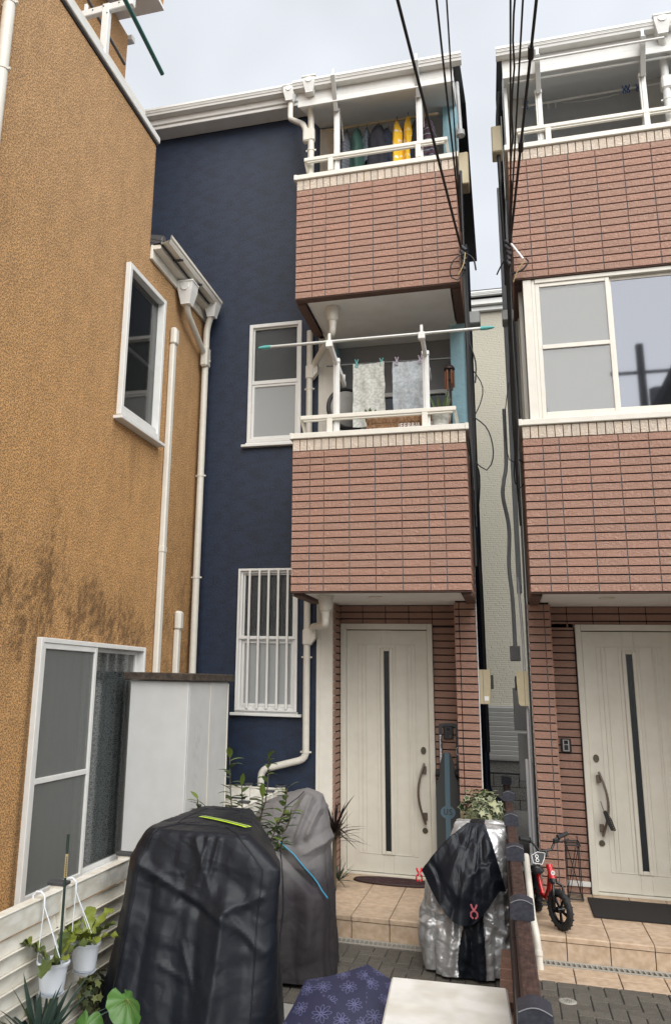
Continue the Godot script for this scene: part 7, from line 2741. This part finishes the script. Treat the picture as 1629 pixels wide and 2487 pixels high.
func balcony_things():
	# second floor, navy house
	pole("long steel laundry pole with pale green tips across the second-floor balcony", V(-2.13, 5.055, 0.222), V(-0.055, 5.050, 0.222), 0.0145, "pole_steel", "peg_teal")
	pole("dark inner laundry pole holding the two towels", V(-1.67, 5.10, -0.50), V(-0.435, 5.075, -0.50), 0.011, "pole_grey")
	hung_cloth("towel", "off-white towel pegged with teal pegs, left of the two", "towel", -1.395, -1.078, 5.095, 4.42, -0.485, "towel", 21, "towels on the second-floor balcony")
	hung_cloth("towel", "bluish-white towel pegged with mauve pegs, right of the two", "towel", -0.998, -0.69, 5.085, 4.40, -0.485, "towel_blue", 22, "towels on the second-floor balcony")
	hung_cloth("towel", "indigo cloth whose hem shows below the bluish-white towel", "towel", -0.99, -0.70, 4.98, 4.365, -0.515, "cloth_indigo", 23, "towels on the second-floor balcony")
	peg(V(-1.358, 5.088, -0.482), "peg_teal", "teal peg at the left corner of the off-white towel")
	peg(V(-1.108, 5.082, -0.482), "peg_teal", "teal peg at the right corner of the off-white towel")
	peg(V(-0.955, 5.080, -0.482), "peg_mauve", "mauve peg at the left corner of the bluish-white towel")
	peg(V(-0.725, 5.076, -0.482), "peg_mauve", "mauve peg at the right corner of the bluish-white towel")
	# wind chime
	var ch := thing("wind_chime", "brown bamboo wind chime hanging at the right end of the inner pole", "wind chime", V(-0.446, 4.96, -0.49))
	obj("cord", tube_mb([V(0, 0.125, 0), V(0, 0.0, 0)], 0.0016, false), "cable", ch)
	obj("dome", lathe_mb([Vector2(0.0, 0.045), Vector2(0.03, 0.036), Vector2(0.050, 0.012), Vector2(0.054, -0.004), Vector2(0.0, -0.004)], Vector3.ZERO, 20), "chime_dark", ch)
	for k in 6:
		var a := TAU * k / 6.0
		var L: float = [0.17, 0.14, 0.21, 0.18, 0.15, 0.19][k]
		var p := V(cos(a) * 0.040, -0.02, sin(a) * 0.040)
		obj("bamboo_tube", tube_mb([p, p + V(0, -L, 0)], 0.0095, false, 10), "chime_wood", ch)
	obj("clapper", lathe_mb([Vector2(0.0, -0.100), Vector2(0.022, -0.104), Vector2(0.022, -0.112), Vector2(0.0, -0.116)], Vector3.ZERO, 14), "chime_dark", ch)
	obj("tail", tube_mb([V(0, 0, 0), V(0, -0.2, 0), V(0, -0.24, 0)], 0.003, false), "chime_dark", ch)
	# wooden crate with stencilled lettering, tub, round fan
	var cr := thing("wooden_crate", "wooden crate stencilled BEER&WINE behind the second-floor rail", "crate", V(-0.82, 4.262, -0.165), 0.05)
	for k in 2:
		put("plank", bx(V(-0.385, 0.0, -0.006), V(0.385, 0.068, 0.006), 0.002).mesh(), "crate_wood", cr, Transform3D(Basis.IDENTITY, V(0, 0.006 + k * 0.073, 0.0)))
		put("plank", bx(V(-0.385, 0.0, -0.006), V(0.385, 0.068, 0.006), 0.002).mesh(), "crate_wood", cr, Transform3D(Basis.IDENTITY, V(0, 0.006 + k * 0.073, -0.22)))
	for x in [-0.379, 0.379]:
		obj("end_board", bx(V(x - 0.006, 0.0, -0.212), V(x + 0.006, 0.165, -0.008), 0.002), "crate_wood", cr)
	for x in [-0.355, -0.10, 0.12]:
		obj("batten", bx(V(x - 0.012, 0.0, 0.0065), V(x + 0.012, 0.10 if x < -0.2 else 0.142, 0.014), 0.002), "crate_wood", cr)
	put("lettering", text_mesh("BEER&WINE", 0.050, 0.001), "decal_white", cr, Transform3D(Basis.from_scale(V(0.85, 1, 1)), V(0.055, 0.045, 0.0072)))
	var tb := thing("enamel_tub", "round white enamel tub behind the second-floor rail, right of the crate", "tub", V(-0.525, 4.30, -0.22))
	obj("body", lathe_mb([Vector2(0.0, -0.03), Vector2(0.083, -0.03), Vector2(0.095, 0.10), Vector2(0.103, 0.105), Vector2(0.098, 0.112), Vector2(0.090, 0.10), Vector2(0.0, 0.085)], Vector3.ZERO, 28), "towel", tb)
	obj("soil", lathe_mb([Vector2(0.0, 0.094), Vector2(0.088, 0.091)], Vector3.ZERO, 20), "soil", tb)
	var ac := thing("round_lid", "large round black-rimmed pan leaning at the left of the second-floor balcony", "pan", V(-1.50, 4.70, -0.75), 0.6)
	var al := MB.new()
	al.xf = Transform3D(Basis(Vector3.RIGHT, PI / 2), Vector3.ZERO)
	al.lathe([Vector2(0.0, 0.09), Vector2(0.12, 0.075), Vector2(0.19, 0.03), Vector2(0.205, 0.0)], 30)
	obj("bowl", al, "grey_panel", ac)
	var ar := MB.new()
	torus(ar, Vector3.ZERO, Vector3.BACK, 0.215, 0.022, 34, 8)
	obj("rim", ar, "black_plastic", ac)
	obj("stand", tube_mb([V(0, -0.2, 0), V(0, -1.55, 0)], 0.02, false), "black_plastic", ac)
	# top floor, navy house: wooden pole and washing
	pole("wooden pole carrying the washing on the top-floor balcony", V(-1.66, 7.87, -0.50), V(-0.475, 7.86, -0.50), 0.014, "pole_wood")
	pole("thin white pole under the gutter of the navy house", V(-1.63, 8.045, 0.03), V(-0.38, 8.05, 0.03), 0.010, "white")
	var y := 7.815
	garment("grey striped shirt at the left end of the top-floor washing", -1.455, 0.10, 0.34, y - 0.03, 7.16, -0.5, "cloth_grey", 31)
	garment("dark green shirt beside the grey striped one", -1.335, 0.12, 0.36, y, 7.14, -0.5, "cloth_green", 32)
	garment("light denim trousers, narrow, beside the green shirt", -1.235, 0.07, 0.20, y, 7.34, -0.5, "cloth_denim", 33)
	garment("wide black jacket left of the yellow clothes", -1.105, 0.17, 0.42, y, 7.16, -0.5, "cloth_dark", 34)
	garment("navy sleeve garment close against the yellow print", -1.005, 0.10, 0.40, y - 0.05, 7.2, -0.52, "cloth_navy", 35)
	garment("yellow print garment, the left one of two", -0.905, 0.095, 0.20, y - 0.015, 7.12, -0.44, "cloth_yellow", 36)
	garment("yellow print garment, the right one of two", -0.785, 0.085, 0.20, y + 0.02, 7.12, -0.44, "cloth_yellow", 37)
	garment("dark brown shirt between the two yellow garments", -0.845, 0.06, 0.30, y - 0.03, 7.2, -0.56, "cloth_dark", 38)
	garment("plain navy trousers right of the yellow clothes", -0.695, 0.12, 0.36, y, 7.15, -0.5, "cloth_navy", 39)
	garment("maroon and blue striped shirt at the right end of the washing", -0.585, 0.13, 0.40, y, 7.14, -0.5, "cloth_stripe", 40)
	# top floor, brown house
	pole("thin white pole under the gutter of the brown house", V(0.30, 7.80, 0.14), V(1.62, 7.80, 0.14), 0.011, "white")
	pole("white pole across the front of the right-hand top balcony", V(0.24, 7.735, -0.05), V(2.1, 7.735, -0.05), 0.012, "white")
	pole("inner pole with blue pegs on the right-hand top balcony", V(0.365, 7.78, -0.50), V(1.70, 7.80, -0.50), 0.012, "white")
	for x in [0.415, 1.35, 1.385, 1.475, 1.53]:
		peg(V(x, 7.775, -0.485), "peg_blue", {0.415: "blue peg at the far left of the inner pole, right-hand balcony", 1.35: "blue peg left of the right drying post, first of a pair", 1.385: "blue peg left of the right drying post, second of a pair", 1.475: "blue peg just behind the right drying post", 1.53: "blue peg right of the right drying post"}[x])
	var cn := thing("laundry_chain", "white twisted hanger chain looped along the inner pole of the right-hand balcony", "chain", V(1.0, 7.765, -0.5))
	var cpts := []
	for k in 50:
		var t := k / 49.0
		cpts.append(V(lerpf(-0.24, 0.30, t), -0.012 - 0.018 * sin(PI * t) + 0.005 * sin(k * 1.9), 0.006 * cos(k * 1.9)))
	var cb := MB.new()
	cb.tube(cpts, 0.0035, -1.0, 5)
	obj("links", cb, "white", cn)
	var rg := thing("curtain_clips", "two clear plastic clip rings on the inner pole of the right-hand balcony", "clip", V(0.66, 7.78, -0.5))
	for x in [-0.03, 0.04]:
		var m := MB.new()
		torus(m, V(x, -0.03, 0), V(1, 0, 0.3).normalized(), 0.036, 0.003, 18, 5)
		obj("ring", m, "white", rg)
	# sunroom of the brown house: washing behind glass
	pole("thin white pole inside the sunroom, upper one", V(0.39, 5.19, -0.45), V(1.9, 5.19, -0.45), 0.008, "white")
	pole("thin white pole inside the sunroom, lower one", V(0.39, 5.02, -0.35), V(1.9, 5.02, -0.35), 0.007, "white")
	hung_cloth("bath_mat", "pale blue bath mat with a white fringe hanging in the sunroom", "mat", 1.02, 1.43, 5.22, 4.92, -0.40, "cloth_indigo", 51)
	hung_cloth("towel", "white towel hanging behind the bath mat in the sunroom", "towel", 1.38, 1.46, 5.23, 4.90, -0.37, "towel", 52)
	# orange house: poles on its roof terrace
	pole("long teal pole overhanging from the orange house's roof terrace", V(-2.99, 7.90, 3.4), V(-2.85, 7.40, 1.30), 0.020, "pole_teal")
	pole("dark pole resting behind the bracket on the orange house's terrace", V(-3.55, 8.25, 2.6), V(-3.58, 8.17, 0.68), 0.016, "pole_grey")

# ------------------------------------------------------------------ overhead cables
func cable(label: String, a: Vector3, b: Vector3, r: float, sag: float, twist := false, m := "cable") -> Node3D:
	var o := thing("overhead_cable", label, "cable", a)
	var pts := []
	var n := 60
	for i in n + 1:
		var t := float(i) / n
		var p := a.lerp(b, t) + V(0, -sag * 4.0 * t * (1.0 - t), 0) - a
		if twist:
			p += V(cos(i * 2.1), sin(i * 2.1), 0) * r * 1.2
		pts.append(p)
	var mb := MB.new()
	mb.tube(pts, r, -1.0, 6)
	obj("line", mb, m, o)
	return o

func wires():
	cable("thick black cable bundle from the navy house's corner up over the lane", V(-0.275, 5.98, 0.03), V(-1.50, 8.16, 13.0), 0.0115, 0.03)
	cable("black cable right of the thick bundle, from the navy house", V(-0.262, 6.13, 0.03), V(-0.36, 8.16, 13.0), 0.0078, 0.0)
	cable("thin cable right of the other two, from the navy house", V(-0.268, 6.14, 0.03), V(0.02, 8.16, 13.0), 0.006, 0.0)
	cable("straight black cable nearest the gap, from the brown house", V(0.180, 6.07, 0.03), V(0.30, 8.16, 13.0), 0.0072, 0.0)
	cable("wavy twisted cable from the brown house", V(0.168, 5.95, 0.03), V(0.46, 8.16, 13.0), 0.007, 0.0, true)
	cable("thin straight cable between the wavy one and the thick bundle", V(0.166, 5.95, 0.03), V(0.75, 8.16, 13.0), 0.007, 0.0)
	var big: Node3D = cable("thick black cable bundle from the brown house with a joint sleeve", V(0.178, 5.99, 0.03), V(1.18, 8.16, 13.0), 0.011, 0.0)
	for t in [0.088, 0.155]:
		var p: Vector3 = (V(1.18, 8.16, 13.0) - V(0.178, 5.99, 0.03)) * t
		obj("sleeve", tube_mb([p - V(0, 0.01, 0.05), p + V(0, 0.01, 0.05)], 0.021, false, 10), "cable", big)
	cable("messenger cable carrying the house drops along the far side of the lane", V(-9.0, 8.25, 13.02), V(3.2, 8.28, 13.15), 0.012, 0.12)
	# clamps, loops and drops at both house corners
	for s in 2:
		var x := -0.255 if s == 0 else 0.150
		var sg := 1.0 if s == 0 else -1.0
		var h := thing("cable_bundle", "tangle of cables with clamps and loops at the navy house's corner" if s == 0 else "tangle of cables with a white-wrapped tail at the brown house's corner", "cables", V(x, 5.95, 0.02))
		var c := MB.new()
		for k in 5:
			c.tube([V(randf_seed(k) * 0.03, 0.04 - k * 0.05, 0.0), V(randf_seed(k + 7) * 0.03, -0.02 - k * 0.05, 0.02)], 0.017, -1.0, 8)
		obj("clamp", c, "charcoal", h)
		var drops := MB.new()
		for k in 6:
			var q := tube_mb([V(0.01 * k * sg - 0.02 * sg, 0.05, 0.0), V(-0.008 * sg + 0.006 * k * sg, -0.4, -0.02 * k), V(0.005 * k * sg, -0.95, -0.03 * k), V(-0.01 * sg + 0.008 * k * sg, -1.6, -0.05 * k - 0.02), V(0.012 * sg, -2.1 - 0.1 * k, -0.06 * k)], 0.006 + 0.002 * (k % 3))
			drops.v.append_array(q.v)
			drops.n.append_array(q.n)
			drops.c.append_array(q.c)
			drops.t.append_array(q.t)
		obj("drop_cables", drops, "cable", h)
		var loops: Array
		if s == 0:
			loops = [[[V(0, -0.05, 0.02), V(-0.10, -0.14, 0.05), V(-0.12, -0.28, 0.05), V(-0.05, -0.32, 0.03), V(0.0, -0.22, 0.02)], 0.006], [[V(0.02, -0.05, 0.02), V(0.09, -0.12, 0.03), V(0.11, -0.24, 0.03)], 0.008], [[V(0.05, -1.15, -0.2), V(0.12, -1.3, -0.2), V(0.10, -1.45, -0.2), V(0.03, -1.6, -0.2)], 0.005], [[V(0.04, -1.60, -0.2), V(0.15, -1.72, -0.2), V(0.19, -1.95, -0.2), V(0.13, -2.10, -0.2), V(0.03, -2.02, -0.2)], 0.006], [[V(0.02, -0.9, -0.1), V(0.07, -1.1, -0.1), V(0.06, -1.3, -0.1)], 0.007]]
		else:
			loops = [[[V(0, -0.10, 0.02), V(-0.08, -0.22, -0.02), V(-0.11, -0.27, -0.05)], 0.007], [[V(0.02, -0.32, 0.03), V(0.12, -0.30, 0.06), V(0.17, -0.22, 0.06), V(0.15, -0.19, 0.06)], 0.008], [[V(-0.05, -1.25, -0.3), V(-0.10, -1.6, -0.3), V(-0.09, -1.95, -0.3), V(-0.03, -2.02, -0.3)], 0.004], [[V(-0.03, -1.95, -0.3), V(-0.04, -2.2, -0.3), V(0.03, -2.25, -0.3), V(0.05, -2.05, -0.3), V(-0.01, -1.98, -0.3)], 0.006], [[V(0.0, -0.5, 0.0), V(-0.03, -0.9, -0.1), V(0.0, -1.3, -0.2)], 0.007]]
		for q in loops:
			obj("loop", tube_mb(q[0], q[1]), "cable", h)
		if s == 0:
			obj("tan_wire", tube_mb([V(0.02, -0.05, 0.03), V(0.0, -0.18, 0.05), V(-0.05, -0.28, 0.05)], 0.005), "cable_tan", h)
		else:
			obj("wrapped_tail", tube_mb([V(0.03, -0.02, 0.04), V(0.07, -0.10, 0.06), V(0.125, -0.20, 0.07)], 0.011), "decal_white", h)
			obj("tan_wire", tube_mb([V(0.14, -0.22, 0.06), V(0.08, -0.29, 0.06), V(0.03, -0.40, 0.03)], 0.005), "cable_tan", h)
